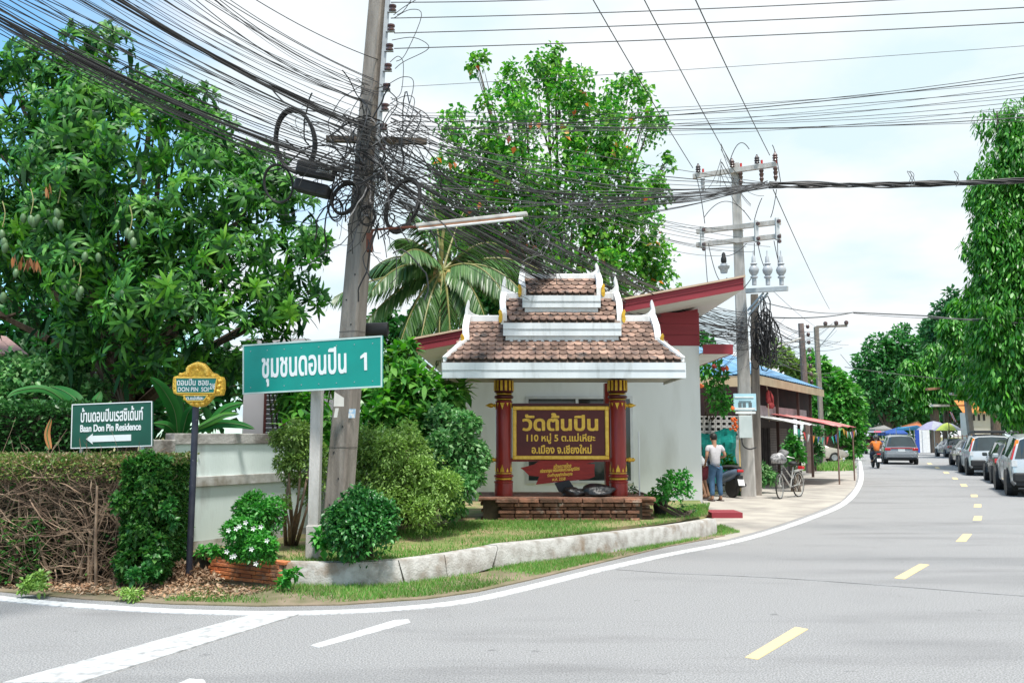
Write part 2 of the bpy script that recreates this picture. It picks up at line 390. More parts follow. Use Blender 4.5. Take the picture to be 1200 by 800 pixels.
edge_px = [(0, 694), (50, 699), (100, 703), (200, 708.5), (300, 711), (400, 709.5), (500, 702.5), (560, 694), (620, 680.5), (700, 661), (780, 643), (850, 630), (900, 617), (950, 600), (985, 585), (1001, 570), (1004, 557), (1002, 545), (1001, 536), (1000, 530)]
EDGE = [G(a-(14 if a > 820 else 0), b-(7 if a < 900 else 3)) for a, b in edge_px]
CENT = [(-3.4, -1), (-.7, 3), (2.1, 6.8), (4.86, 10.4), (7.27, 13.75), (11.0, 20), (15.1, 28.4), (19.6, 38.4), (22.8, 46), (26, 54), (30, 64), (37, 84), (44, 110), (48, 150), (46, 200)]
rt = [(x+(7.2 if y < 60 else 6.0), y-3.0) for x, y in CENT]
road_out = [(-40, -30)]+[(-40, 22)]+[(p.x, p.y) for p in EDGE]+[(33.5, 84), (38.5, 110), (41, 150), (39, 200)]+rt[::-1]+[(8, -30)]
flat('road', road_out, 0.0, asphalt)
# white edge line, stop line and dashes
line_px = [(-60, 692), (0, 701), (60, 707), (120, 711.5), (200, 716), (300, 718.5), (400, 717), (500, 710.5), (560, 702), (620, 688.5), (700, 668.5), (780, 650.5), (850, 637), (900, 624), (950, 607), (987, 591), (1004, 574), (1009.5, 559), (1008.5, 545), (1007, 536), (1006, 529)]
def marking(name, pts, w, m, z=0.004):
    mb = MB(); ribbon(mb, pts, w, z); return tag(mb.build(name, m), kind='structure')
marking('edge_line', catmull([G(*p) for p in line_px], 8), 0.17, white_paint, 0.008)
def quadmark(name, px, m, z=0.004):
    mb = MB(); mb.prism([G(a, b)+Vector((0, 0, z)) for a, b in px], (0, 0, -.02)); return tag(mb.build(name, m), kind='structure')
quadmark('stop_line', [(3, 801), (92, 801), (353, 719.5), (300, 719.5)], mat('worn_road_paint', (0.52, 0.525, 0.53), (0.28, 0.283, 0.286), scale=11, rough=0.8, lo=0.42, hi=0.72, bump=0.3, bscale=120), 0.012)
quadmark('lane_dash', [(364, 756), (374, 758.5), (481, 729), (478, 725.5), (462, 726.5)], white_paint)
quadmark('lane_dash', [(196, 806), (244, 806), (239, 796.5), (222, 795)], white_paint)
for c in [((873, 770), (888, 772.5), (947, 737), (932, 734.5)), ((1048, 677), (1060, 678.5), (1089, 661.5), (1078, 660.5)), ((1120, 634.3), (1132, 634.3), (1139, 625.5), (1129, 625.3)), ((1140, 609.5), (1150, 609.5), (1151, 604.4), (1142, 604.4)),
          ((1141, 594.0), (1150, 594.0), (1150, 590.6), (1142, 590.6)), ((1138, 582), (1146, 582), (1145, 579.3), (1137.5, 579.3)), ((1127, 569.8), (1134, 569.8), (1132, 567), (1125, 567)), ((1117, 561.4), (1123, 561.4), (1121, 559.4), (1115.5, 559.4)),
          ((1107, 554.6), (1113, 554.6), (1110.5, 552.7), (1105, 552.7)), ((1097, 548.6), (1102, 548.6), (1099.5, 547), (1095, 547)), ((1088, 543.8), (1093, 543.8), (1090.5, 542.4), (1086, 542.4))]:
    quadmark('centre_dash', c, yellow_paint)
tar = mat('tar_seal', (0.13, 0.128, 0.13), (0.22, 0.22, 0.225), scale=3, rough=0.8, lo=0.4, hi=0.62)
marking('tar_seam', catmull([G(*p) for p in [(722, 667), (790, 671.5), (850, 674), (920, 677.5), (1000, 683), (1080, 689), (1150, 694.5), (1215, 699)]], 5), 0.032, tar, 0.003)
flat('forecourt', [(p.x, p.y) for p in [G(836, 604), G(836, 632), G(852, 632), G(900, 619), G(950, 602), G(986, 587), G(1001.5, 571.5), G(1004.5, 557), G(1002.5, 545), G(1001, 538), G(930, 541), G(880, 566), G(822, 585)]], 0.004, concrete_apron)
# verge of grass and litter between kerb and asphalt
verge_px = [(0, 692), (100, 701), (200, 706.5), (300, 709), (400, 707.5), (500, 700.5), (560, 692), (620, 678.5), (700, 659), (780, 641), (850, 628), (845, 620), (790, 632), (700, 648), (560, 672), (465, 684), (330, 683), (240, 682), (215, 655), (205, 640), (120, 640), (0, 650)]
VERGE = [tuple(G(a, b+(1.5 if b > 656 and i < 11 else 0)))[:2] for i, (a, b) in enumerate(verge_px)]; VERGE = [(-12, 12)]+VERGE+[(-12, 14)]
verge_soil = mat('verge_soil', (0.25, 0.195, 0.14), (0.14, 0.13, 0.07), scale=3, rough=0.95, bump=0.6, bscale=30)
flat('verge', VERGE, 0.012, verge_soil)
grassy = leafmat('grass_blades', [(0.07, 0.19, 0.03), (0.12, 0.26, 0.045), (0.20, 0.29, 0.08), (0.34, 0.30, 0.15)], rough=0.6, trans=0.3)
gp = [tuple(G(*p))[:2] for p in [(190, 705), (300, 708), (400, 706.5), (500, 699.5), (560, 691), (620, 677.5), (700, 658.5), (780, 640.5), (868, 624), (845, 616), (790, 632), (700, 648), (560, 670), (465, 683), (330, 682), (320, 690), (255, 690)]]
pts = inpoly(gp, 30000); keep = (np.sin(pts[:, 0]*3.1+np.cos(pts[:, 1]*4.0)*1.3)+np.sin(pts[:, 0]*1.3+pts[:, 1]*2.3)+RS.rand(len(pts))*2.6) > 0.55
pts = pts[keep]
tag(npmesh('grass', *blades(pts, 0.012, 0.042, 0.0045), grassy), 'thin patchy grass verge between cracked kerb and white line', 'grass', kind='stuff')
# lawn behind the kerb
lawn_px = [(228, 652), (325, 661), (400, 661.5), (450, 661), (500, 654.5), (550, 647.5), (600, 638.5), (700, 626.5), (760, 620.5), (800, 614.5), (834, 607)]
LAWN = [tuple(G(a+(0 if a < 760 else -4), b-(6 if a < 560 else 4.5), 0.255))[:2] for a, b in lawn_px]+[(4.02, 18.6), (-1.1, 18.6), (-2.4, 13.2), (-4.35, 10.3)]
def lawn_z(x, y): return 0.235+0.055*min(1, max(0, (y-9.5)/4))
flat('lawn', LAWN, lawn_z, grassdirt)
gl = [tuple(G(a, b, 0.255))[:2] for a, b in [(330, 655), (400, 659), (450, 659), (500, 652), (550, 645), (600, 636), (700, 624), (760, 618), (800, 612), (828, 606)]]+[(4.0, 17.5), (2.5, 15.5), (2.4, 13.9), (-.6, 13.9), (-1.6, 12.6), (-2.9, 10.6)]
pts = inpoly(gl, 36000); keep = (np.sin(pts[:, 0]*2.3+np.cos(pts[:, 1]*3.3)*1.3)+np.sin(pts[:, 0]*1.1-pts[:, 1]*1.7)+RS.rand(len(pts))*3.0) > 0.95; pts = pts[keep]
zz_ = 0.235+0.055*np.clip((pts[:, 1]-9.5)/4, 0, 1)
tag(npmesh('grass', *blades(pts, zz_, 0.04, 0.005), grassy), 'short grass of the raised lawn before the temple sign', 'grass', kind='stuff')
# ---------------------------------------------------------------- cracked concrete kerb wall
old_conc = mat('kerb_concrete', (0.47, 0.46, 0.44), (0.27, 0.25, 0.225), scale=7, rough=0.9, bump=0.5, bscale=40, lo=0.4, hi=0.7, c3=(0.24, 0.18, 0.13), s3=3.4, t3=(0.54, 0.70))
kerb_px = [(331, 686), (365, 687.5), (400, 688), (430, 687.5), (458, 686.5), (500, 681.5), (530, 677), (570, 669.5), (600, 663.5), (650, 657.5), (700, 650), (760, 641), (800, 634.5), (841, 626)]
KP = catmull([G(*p) for p in kerb_px], 4)
kerb = tag(bpy.data.objects.new('retaining_kerb', None), 'low cracked white concrete kerb wall curving round the lawn', 'kerb'); COL.objects.link(kerb)
def kerb_piece(a, b, tilt=0, h0=0.29, h1=0.29, skew=0.0, l0=0.0, l1=0.0):
    mb = MB(); seg = KP[a:b+1]; k = len(seg); vs = []
    for i, p in enumerate(seg):
        d = (seg[min(i+1, k-1)]-seg[max(i-1, 0)]).normalized(); nrm = Vector((-d.y, d.x, 0)); t = i/(k-1); h = h0+(h1-h0)*t
        lift = tilt*(t); p = p+d*(.007 if i == 0 else (-.007 if i == k-1 else 0)); e = Vector()
        wob = 0; b0 = p+Vector((0, 0, lift-0.03))+d*(l0 if i == 0 else (l1 if i == k-1 else 0))
        vs += [b0-e*0.0, p+e+Vector((0, 0, h-.03))+nrm*(0.012), p+e+Vector((0, 0, h))+nrm*(0.03), p+e+Vector((0, 0, h))+nrm*0.17, p+nrm*0.19]
    fs = []
    for i in range(k-1):
        for j in range(4): fs.append((i*5+j, i*5+j+1, (i+1)*5+j+1, (i+1)*5+j))
    fs += [(4, 3, 2, 1, 0), tuple((k-1)*5+j for j in range(5))]
    mb.add(vs, fs); return mb.build('kerb_slab', old_conc, kerb, smooth=True, angle=35)
nk = len(KP)-1
kerb_piece(0, 17, 0.0, .25, .272, 0, 0, .07); kerb_piece(17, 23, .03, .268, .278, 0, .09, .035); kerb_piece(23, 30, .08, .275, .283, 0, .04, -.13); kerb_piece(30, nk, 0, .288, .262, 0, -.11, 0)
# ---------------------------------------------------------------- low wall of loose red bricks
brick_m = mat('red_brick', (0.78, 0.28, 0.11), (0.52, 0.17, 0.08), scale=7, rough=0.9, bump=0.5, island=0.35, c3=(0.40, 0.30, 0.24), s3=5, t3=(0.55, 0.75))
bw = empty('brick_edging', G(285, 684), 'low edging of stacked flat red bricks beside the dark post', 'brick edging')
A = G(243, 676); B = G(327, 686.5); dv = (B-A); Lb = dv.length; dv.normalize(); nv = Vector((-dv.y, dv.x, 0)); ang = math.atan2(dv.y, dv.x)
bm_ = MB().box((0, 0, 0), (0.165, 0.10, 0.036)); bmesh_brick = None
for r in range(6):
    x = -0.02+(0.05 if r % 2 else 0)
    while x < Lb-.05:
        w = 0.165*random.uniform(.8, 1.1); p = A+dv*(x+w/2)+nv*(0.05+random.uniform(-.010, .012)+r*0.004)+Vector((0, 0, 0.022+r*0.0445))
        if bmesh_brick is None:
            o = bm_.build('brick', brick_m, bw, local=True, bev=0.004); bmesh_brick = o
        else: o = bmesh_brick.copy(); COL.objects.link(o)
        o.location = p-Vector(bw.location); o.rotation_euler = (random.uniform(-.03, .03), random.uniform(-.025, .025), ang+random.uniform(-.05, .05)); o.scale = (w/.165, 1, random.uniform(.9, 1.05)); x += w+0.008
MB().hexa([A+nv*.03+Vector((0, 0, -.02)), B+nv*.03+Vector((0, 0, -.02)), B+nv*.09+Vector((0, 0, -.02)), A+nv*.09+Vector((0, 0, -.02)), A+nv*.03+Vector((0, 0, .26)), B+nv*.03+Vector((0, 0, .26)), B+nv*.09+Vector((0, 0, .26)), A+nv*.09+Vector((0, 0, .26))]).build('mortar', mat('old_mortar', (0.22, 0.17, 0.13)), bw)
# ---------------------------------------------------------------- mint boundary wall
mint = mat('mint_plaster', (0.70, 0.79, 0.77), (0.63, 0.72, 0.70), scale=1.2, rough=0.85, bump=0.12, bscale=25, c3=(0.42, 0.43, 0.41), s3=1.6, t3=(0.55, 0.8), stretch=(2.2, 2.2, .55))
mould = mat('mouldy_plaster', (0.42, 0.41, 0.39), (0.16, 0.145, 0.13), scale=3.5, rough=0.92, bump=0.4, bscale=30, lo=0.42, hi=0.62)
stain = mat('stained_plaster', (0.50, 0.50, 0.48), (0.26, 0.24, 0.20), scale=4.5, rough=0.92, bump=0.3, lo=0.42, hi=0.66)
A = Vector((-4.08, 10.38, 0)); d = Vector((1.0, 1.62, 0)).normalized(); n_ = Vector((-d.y, d.x, 0)); Lw = 4.4
bwall = empty('boundary_wall', A, 'pale mint boundary wall with mould stained coping and ledge', 'wall')
def slab(mb, s0, s1, t0, t1, z0, z1, mi=0):
    q = [A+d*s+n_*t for s, t in ((s0, t0), (s1, t0), (s1, t1), (s0, t1))]
    mb.hexa([p+Vector((0, 0, z0)) for p in q]+[p+Vector((0, 0, z1)) for p in q], mi)
mb = MB(); slab(mb, 0, Lw, 0, .12, .36, 1.54); mb.build('panel', mint, bwall)
mb = MB(); slab(mb, 0, Lw, -.004, .124, 0, .36); mb.build('footing', stain, bwall)
mb = MB(); slab(mb, -.02, Lw, -.03, .15, 1.54, 1.675); mb.build('coping', mould, bwall, bev=.008)
mb = MB(); slab(mb, 0, Lw, -.045, -.002, 1.02, 1.145); mb.build('ledge', stain, bwall, bev=.006)
mb = MB(); slab(mb, -.34, -.02, -.06, .2, 0, 1.60); mb.build('pillar', mould, bwall, bev=.012)
# ---------------------------------------------------------------- clipped hedge going bare on the road side
hedge = empty('hedge', G(90, 688), 'box cut hedge with bare tangled brown twigs below the residence sign', 'hedge')
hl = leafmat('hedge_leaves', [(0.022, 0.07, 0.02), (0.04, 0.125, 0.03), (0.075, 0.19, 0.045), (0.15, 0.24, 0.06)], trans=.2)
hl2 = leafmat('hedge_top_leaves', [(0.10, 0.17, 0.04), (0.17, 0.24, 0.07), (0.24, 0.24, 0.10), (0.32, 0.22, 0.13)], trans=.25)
twig = mat('dry_twig', (0.32, 0.23, 0.16), (0.13, 0.085, 0.06), scale=5, rough=0.9, island=.35)
F0, F1 = G(-60, 691), G(196, 686); fd = (F1-F0); FL = fd.length; fd.normalize(); fn = Vector((-fd.y, fd.x, 0))
def hpt(s, t, z): return F0+fd*s+fn*t+Vector((0, 0, z))
def hbox(n, s0, s1, t0, t1, z0, z1):
    s, t, z = RS.uniform(s0, s1, n), RS.uniform(t0, t1, n), RS.uniform(z0, z1, n)
    return np.array(F0)[None]+np.outer(s, np.array(fd))+np.outer(t, np.array(fn))+np.column_stack([z*0, z*0, z])
def lf(p, L, W, outv=(0, -1, .3), rnd=.9):
    return kite(p, np.array(outv)[None]+rsph(len(p))*rnd, L*(.7+.6*RS.rand(len(p))), W*(.7+.6*RS.rand(len(p))))
out = (-fn.x, -fn.y, .3)
top = 1.40
parts = [lf(hbox(6500, FL-.50, FL-.06, -.10, .08, .05, top-.02), .062, .045, out),
         lf(hbox(6000, FL-.12, FL-.02, -.08, 1.1, .05, top), .062, .045, (.8, -.3, .2)),
         lf(hbox(1500, -.2, .95, -.05, .3, .05, .75), .06, .04, out), lf(hbox(900, 0, FL-.5, .08, .4, .1, 1.3), .05, .033, out)]
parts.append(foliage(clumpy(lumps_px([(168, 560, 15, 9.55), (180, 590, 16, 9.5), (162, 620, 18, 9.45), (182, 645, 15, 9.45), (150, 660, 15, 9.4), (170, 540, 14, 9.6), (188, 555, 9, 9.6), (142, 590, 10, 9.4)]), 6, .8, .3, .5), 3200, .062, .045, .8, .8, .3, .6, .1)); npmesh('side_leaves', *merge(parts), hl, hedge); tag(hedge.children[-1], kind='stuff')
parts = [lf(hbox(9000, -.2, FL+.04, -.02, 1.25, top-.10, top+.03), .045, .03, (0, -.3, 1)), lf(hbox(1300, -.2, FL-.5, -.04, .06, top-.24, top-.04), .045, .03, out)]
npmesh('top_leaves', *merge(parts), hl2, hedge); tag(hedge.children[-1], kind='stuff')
mb = MB()
for _ in range(1300):
    s = random.uniform(-.2, FL-.42); t = random.uniform(-.03, .35); z = random.uniform(.05, top-.1)
    p = hpt(s, t, z); dr = (fd*random.uniform(-1, 1)+Vector((0, 0, random.uniform(-.5, .9)))-fn*random.uniform(-.2, .5)).normalized(); L = random.uniform(.15, .6); pts = [p]
    for k in range(4):
        dr = (dr+Vector((random.uniform(-1, 1), random.uniform(-.4, .4), random.uniform(-.8, .8)))*.45).normalized(); q = pts[-1]+dr*L/4
        t_ = (q-F0).dot(fn); q = q-fn*min(0, t_+.06); pts.append(q)
    r = random.choice((.003, .004, .005, .008)); mb.tube(pts, [r, r*.9, r*.75, r*.6, r*.35], 3, cap=False)
for _ in range(26):
    s = random.uniform(-.1, FL-.45); mb.tube([hpt(s, .1+random.uniform(-.08, .3), 0), hpt(s+random.uniform(-.2, .2), .1, .5), hpt(s+random.uniform(-.6, .6), .12, 1.2)], [.02, .015, .007], 5)
tag(mb.build('twigs', twig, hedge), kind='stuff')
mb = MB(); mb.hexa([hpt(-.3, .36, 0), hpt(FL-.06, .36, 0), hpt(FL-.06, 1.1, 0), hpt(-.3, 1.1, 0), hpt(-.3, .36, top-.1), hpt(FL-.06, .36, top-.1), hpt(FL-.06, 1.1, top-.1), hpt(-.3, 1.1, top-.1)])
mb.build('inner_shade_core', mat('hedge_shade', (0.05, 0.04, 0.03), (0.03, 0.035, 0.02), scale=9, rough=1), hedge)  # near black box added as the shade between the twigs
stake = MB().tube([hpt(FL-.74, -.08, 0)+Vector((.02, 0, 0)), hpt(FL-.75, -.09, .5), hpt(FL-.77, -.07, 1.1)], [.018, .016, .013], 7).build('wooden_stake', twig)
tag(stake, 'thin brown wooden stake standing upright against the bare hedge', 'stake')
rear = empty('hedge', (-5.9, 10.9, 0), 'taller dark leafy hedge behind the bare one at the left edge', 'hedge')
rl = leafmat('rear_hedge_leaves', [(0.025, 0.075, 0.025), (0.05, 0.12, 0.04), (0.09, 0.17, 0.06)], trans=.2)
p1 = [lf(np.column_stack([RS.uniform(-9, -5.35, 6000), RS.uniform(10.4, 10.6, 6000), RS.uniform(.9, 2.0, 6000)]), .07, .05), lf(np.column_stack([RS.uniform(-9, -5.3, 4000), RS.uniform(10.4, 11.6, 4000), RS.uniform(1.9, 2.06, 4000)]), .07, .05, (0, -.3, 1)),
      lf(np.column_stack([RS.uniform(-5.4, -5.3, 1500), RS.uniform(10.4, 11.5, 1500), RS.uniform(.9, 2.0, 1500)]), .07, .05, (1, 0, .3))]
npmesh('leaves', *merge(p1), rl, rear); tag(rear.children[-1], kind='stuff')
MB().bb((-9, 10.58, 0), (-5.42, 11.5, 1.9)).build('inner_shade_core', MATS['hedge_shade'], rear)  # same dark box, painted shade inside the rear hedge
# leaf litter under the hedge
lit = leafmat('dead_leaves', [(0.42, 0.27, 0.17), (0.30, 0.17, 0.10), (0.50, 0.38, 0.27), (0.20, 0.12, 0.08)], rough=.8, trans=.05, spec=.15)
lp = inpoly([tuple(G(*p))[:2] for p in [(0, 690), (100, 698), (200, 704), (270, 704), (320, 692), (245, 684), (225, 660), (205, 650), (190, 660), (120, 672), (0, 672)]]+[(-9, 11), ], 5200)
p3 = np.column_stack([lp, RS.uniform(.015, .045, len(lp))]); dd = rsph(len(lp)); dd[:, 2] *= .3
V, F = kite(p3, dd, .05*(.6+.9*RS.rand(len(lp))), .026*(.6+.8*RS.rand(len(lp))))
lp2 = np.column_stack([RS.normal(-3.72, .16, 900), RS.normal(9.95, .16, 900)]); z2 = .02+.20*np.exp(-((lp2[:, 0]+3.75)**2+(lp2[:, 1]-10.0)**2)/.06)*RS.rand(900)
d2 = rsph(900); V2, F2 = kite(np.column_stack([lp2, z2]), d2, .07, .03)
tag(npmesh('leaf_litter', *merge([(V, F), (V2, F2)]), lit), 'dry brown fallen leaves heaped along the hedge and dark post', 'leaf litter', kind='stuff')
# ================================================================ temple sign shrine
white_w = mat('white_gloss_paint', (0.80, 0.81, 0.82), (0.72, 0.73, 0.74), scale=2.5, rough=0.5, c3=(0.48, 0.48, 0.47), s3=4, t3=(0.56, 0.78), stretch=(2.5, 2.5, .6))
board_w = mat('eave_board_paint', (0.70, 0.74, 0.77), (0.64, 0.68, 0.71), scale=2, rough=0.55, c3=(0.46, 0.49, 0.50), s3=3, t3=(0.55, 0.78), stretch=(3, 3, .5))
gold = mat('gold_paint', (0.78, 0.50, 0.06), (0.55, 0.31, 0.03), scale=14, rough=0.35, metal=0.35, bump=0.3)
red_p = mat('maroon_pillar_paint', (0.29, 0.026, 0.019), (0.21, 0.018, 0.014), scale=4, rough=0.38, stretch=(3, 3, .7), c3=(0.30, 0.07, 0.05), s3=5, t3=(0.62, 0.8), coat=0.15)
dark_red = mat('dark_maroon', (0.10, 0.012, 0.014), (0.07, 0.01, 0.01), rough=0.4)
tile_m = mat('clay_tile', (0.33, 0.215, 0.165), (0.175, 0.11, 0.088), scale=5, rough=0.8, bump=0.4, bscale=30, island=0.42, c3=(0.085, 0.07, 0.065), s3=7, t3=(0.53, 0.68))
SX, SY = 0.825, 14.5
sh = empty('temple_sign_shrine', (SX, SY, .28), 'small temple sign shrine with three stacked clay tile roofs and maroon pillars', 'shrine')
# plinth of weathered bricks in stepped courses
br = mat('weathered_brick', (0.27, 0.13, 0.085), (0.13, 0.075, 0.05), scale=7, rough=0.92, bump=0.6, bscale=40, island=0.4, c3=(0.38, 0.33, 0.28), s3=6, t3=(0.6, 0.78))
mor = mat('plinth_core', (0.12, 0.095, 0.075), (0.07, 0.055, 0.045), scale=5, rough=1, bump=.4)
pl = MB().bb((SX-1.30, SY-.36, .2), (SX+1.30, SY+.9, .60)).build('plinth', mor, sh)
brick0 = None
def plinth_brick(c, sz):
    global brick0
    if brick0 is None:
        o = MB().box((0, 0, 0), (1, 1, 1)).build('brick', br, pl, local=True); b = o.modifiers.new('bevel', 'BEVEL'); b.width = .06; b.segments = 1; brick0 = o
    else: o = brick0.copy(); COL.objects.link(o)
    o.location = Vector(c)-Vector(sh.location); o.scale = sz; o.rotation_euler = (random.uniform(-.02, .02), random.uniform(-.015, .015), random.uniform(-.03, .03))
def course(z0, h, proud, x0, x1, yf, bl=.27):
    x = x0-proud; xe = x1+proud
    while x < xe-.03:
        w = min(bl*random.uniform(.82, 1.15), xe-x)
        if xe-x-w < .09: w = xe-x
        plinth_brick((x+w/2, yf-proud+.11+random.uniform(-.008, .008), z0+h/2), (w-.012, .22, h-.012)); x += w
for (x0, x1, yf) in ((SX-1.02, SX+1.20, SY-.50), (SX-1.30, SX-1.06, SY-.27), (SX+1.24, SX+1.46, SY-.27)):
    course(.255, .075, .04, x0, x1, yf); course(.330, .065, .0, x0, x1, yf); course(.395, .06, .035, x0, x1, yf); course(.455, .05, -.01, x0, x1, yf); course(.505, .065, .045, x0, x1, yf); course(.57, .07, .075, x0, x1, yf, .34)
MB().bb((SX-1.40, SY-.5, .618), (SX+1.5, SY+.95, .648)).build('plinth_top', br, sh)
# pillars
def pillar(cx):
    o = MB().lathe([(.155, .645), (.155, .84), (.15, .86)], (cx, SY, 0), 24).build('pillar', red_p, sh, smooth=True)
    MB().lathe([(.135, .86), (.138, 2.21), (.135, 2.215)], (cx, SY, 0), 24).build('shaft', red_p, o, smooth=True)
    for z, r, h, m in ((.875, .162, .05, red_p), (.93, .15, .035, gold), (.975, .165, .045, red_p), (1.02, .148, .02, gold), (2.215, .150, .03, red_p), (2.255, .140, .016, gold), (2.295, .165, .05, dark_red), (2.345, .145, .018, gold)):
        MB().lathe([(r*.9, z-h/2), (r, z-h*.25), (r, z+h*.25), (r*.9, z+h/2)], (cx, SY, 0), 24).build('ring', m, o, smooth=True)
    MB().lathe([(.13, 2.36), (.165, 2.38), (.16, 2.42), (.155, 2.58)], (cx, SY, 0), 24).build('capital', dark_red, o, smooth=True)
    for k in range(14):                          # gilded leaves standing round the capital and round the shaft
        a = 2*pi*k/14; d = Vector((cos(a), sin(a), 0)); s = Vector((-sin(a), cos(a), 0)); c = Vector((cx, SY, 0))
        mb = MB(); mb.prism([c+d*.162+s*.020+Vector((0, 0, 2.40)), c+d*.162-s*.020+Vector((0, 0, 2.40)), c+d*.158-s*.020+Vector((0, 0, 2.575)), c+d*.158+s*.020+Vector((0, 0, 2.575))], d*.010); mb.build('gilt_strip', gold, o)
    for k in range(10):
        a = 2*pi*k/10+.15; d = Vector((cos(a), sin(a), 0)); s = Vector((-sin(a), cos(a), 0)); c = Vector((cx, SY, 0)); w = .036 if k % 2 else .02; hh = .11 if k % 2 else .06
        MB().prism([c+d*.1375+s*w+Vector((0, 0, 2.195)), c+d*.1375-s*w+Vector((0, 0, 2.195)), c+d*.1385+Vector((0, 0, 2.195-hh))], d*.006).build('gilt_leaf', gold, o)
        q = [(1, 1.045), (-1, 1.045), (-.8, 1.045+hh*.45), (-.25, 1.045+hh*.8), (0, 1.045+hh*1.15), (.25, 1.045+hh*.8), (.8, 1.045+hh*.45)]
        MB().prism([c+d*.136+s*w*u+Vector((0, 0, z)) for u, z in q], d*.006).build('gilt_leaf', gold, o)
    for k in range(9):
        a = 2*pi*k/9; d = Vector((cos(a), sin(a), 0)); s = Vector((-sin(a), cos(a), 0)); c = Vector((cx, SY, 0))
    return o
PX0, PX1 = SX-.965, SX+.965
pillar(PX0); pillar(PX1)
for cx in (PX0, PX1): MB().bb((cx-.13, SY+.75, .64), (cx+.13, SY+1.0, 2.58)).build('rear_post', red_p, sh)
# tie beams with gilded finials
for z, r in ((2.155, .035), (1.243, .03)):
    MB().bar((PX0, SY, z), (PX1, SY, z), r*1.6, r*2).build('tie_beam', dark_red if z > 2 else red_p, sh)
    for sx, cx in ((-1, PX0), (1, PX1)):
        f = MB().lathe([(.028, .13), (.03, .16), (.022, .17), (.036, .19), (.042, .215), (.032, .25), (.012, .29), (.003, .315)] if z > 2 else [(.03, .13), (.03, .165), (.042, .175), (.044, .2), (.034, .215), (.03, .23), (.036, .25), (.024, .27), (.008, .285)], (0, 0, 0), 14, 'X')
        f.v = [Vector((cx+sx*v.x, SY+v.y, z+v.z)) for v in f.v]; f.build('gilt_finial', gold, sh, smooth=True, angle=60)
# roof: eave boards, slabs, tiles, ridges, barge boards with horn finials
def zr(tier, y):
    (y0, z0), (y1, z1) = tier; return z0+(z1-z0)*(y-y0)/(y1-y0)
T1, T2, T3 = ((13.55, 2.82), (14.5, 3.57)), ((13.93, 3.50), (14.5, 3.97)), ((14.08, 3.975), (14.5, 4.31))
SLAB = mat('roof_underlay', (0.17, 0.13, 0.11))
def slope_slab(tier, hx, hx_top, name='roof_slab'):
    (y0, z0), (y1, z1) = tier; th = Vector((0, 0, -.05)); mb = MB()
    for sgn in (1, -1):
        f = lambda y: SY+(y-SY)*sgn
        a = [Vector((SX-hx, f(y0), z0)), Vector((SX+hx, f(y0), z0)), Vector((SX+hx_top, f(y1), z1)), Vector((SX-hx_top, f(y1), z1))]
        mb.hexa([p+th for p in a]+[p-Vector((0, 0, .012)) for p in a])
    return mb.build(name, SLAB, sh)
slope_slab(T1, 1.90, 1.56); slope_slab(T2, .96, .96); slope_slab(T3, .63, .63)
mb = MB()                                       # rounded plain tile, hooked at its head
tw = .122; prof = [(-.5, 0), (.5, 0), (.5, -.62), (.36, -.88), (.12, -1.0), (-.12, -1.0), (-.36, -.88), (-.5, -.62)]
mb.prism([Vector((u*tw, v*.165, 0)) for u, v in prof], (0, 0, .020)); tile_o = None
def tiles(tier, half, rows, y_start=None, half_top=None, skip=None):
    global tile_o
    (y0, z0), (y1, z1) = tier; sl = Vector((0, y1-y0, z1-z0)); Ls = sl.length; sl.normalize(); nr = Vector((0, -sl.z, sl.y)); ang = math.atan2(sl.z, sl.y)
    pit = Ls/rows
    for r in range(rows):
        h = half(r/rows) if callable(half) else half; n = int(round(2*h/(tw+.006))); step = 2*h/n
        for i in range(n+(r % 2)):
            x = SX-h+step*(i+.5-(.5 if r % 2 else 0))
            if abs(x-SX) > h+.02: continue
            s = r*pit+.155; p = Vector((x, y0, z0))+sl*s+nr*(.016+.004*random.random())
            if skip and skip(x-SX, r): continue
            if tile_o is None:
                tile_o = mb.build('roof_tile', tile_m, sh, local=True); o = tile_o
            else: o = tile_o.copy(); COL.objects.link(o)
            o.location = p-Vector(sh.location); o.scale = (step/tw*.97, 1, 1); o.rotation_euler = (ang-.13+random.uniform(-.02, .02), random.uniform(-.02, .02), random.uniform(-.025, .025))
tiles(T1, lambda t: 1.88-.34*min(1, t/.55), 9, skip=lambda x, r: abs(x) < .88 and r >= 6)
tiles(T2, .88, 5, skip=lambda x, r: abs(x) < .55 and r >= 3); tiles(T3, .56, 4)
def eave(hx, y, z0, z1, name='eave_board'):
    hm = (z0+z1)/2
    MB().bb((SX-hx, y, z0), (SX+hx, y+.03, hm-.003)).build(name, board_w, sh); MB().bb((SX-hx, y-.012, hm+.003), (SX+hx, y+.03, z1)).build(name, board_w, sh)
eave(1.93, 13.53, 2.555, 2.80); eave(.97, 13.90, 3.275, 3.485); eave(.65, 14.05, 3.765, 3.965)
for s in (-1, 1):
    MB().bb((SX+s*1.93-.015, 13.562, 2.56), (SX+s*1.93+.015, 15.45, 2.8)).build('eave_board', board_w, sh)
    MB().bb((SX+s*.955-.014, 13.932, 3.28), (SX+s*.955+.014, 15.07, 3.48)).build('eave_board', board_w, sh)
    MB().bb((SX+s*.635-.014, 14.082, 3.77), (SX+s*.635+.014, 14.92, 3.96)).build('eave_board', board_w, sh)
MB().bb((SX-1.90, 13.58, 2.60), (SX+1.90, 15.4, 2.62)).build('soffit', mat('soffit_paint', (0.42, 0.41, 0.38)), sh)
MB().bb((SX-.93, 13.95, 3.0), (SX+.93, 15.05, 3.30)).build('inner_box', board_w, sh); MB().bb((SX-.61, 14.10, 3.5), (SX+.61, 14.9, 3.78)).build('inner_box', board_w, sh)
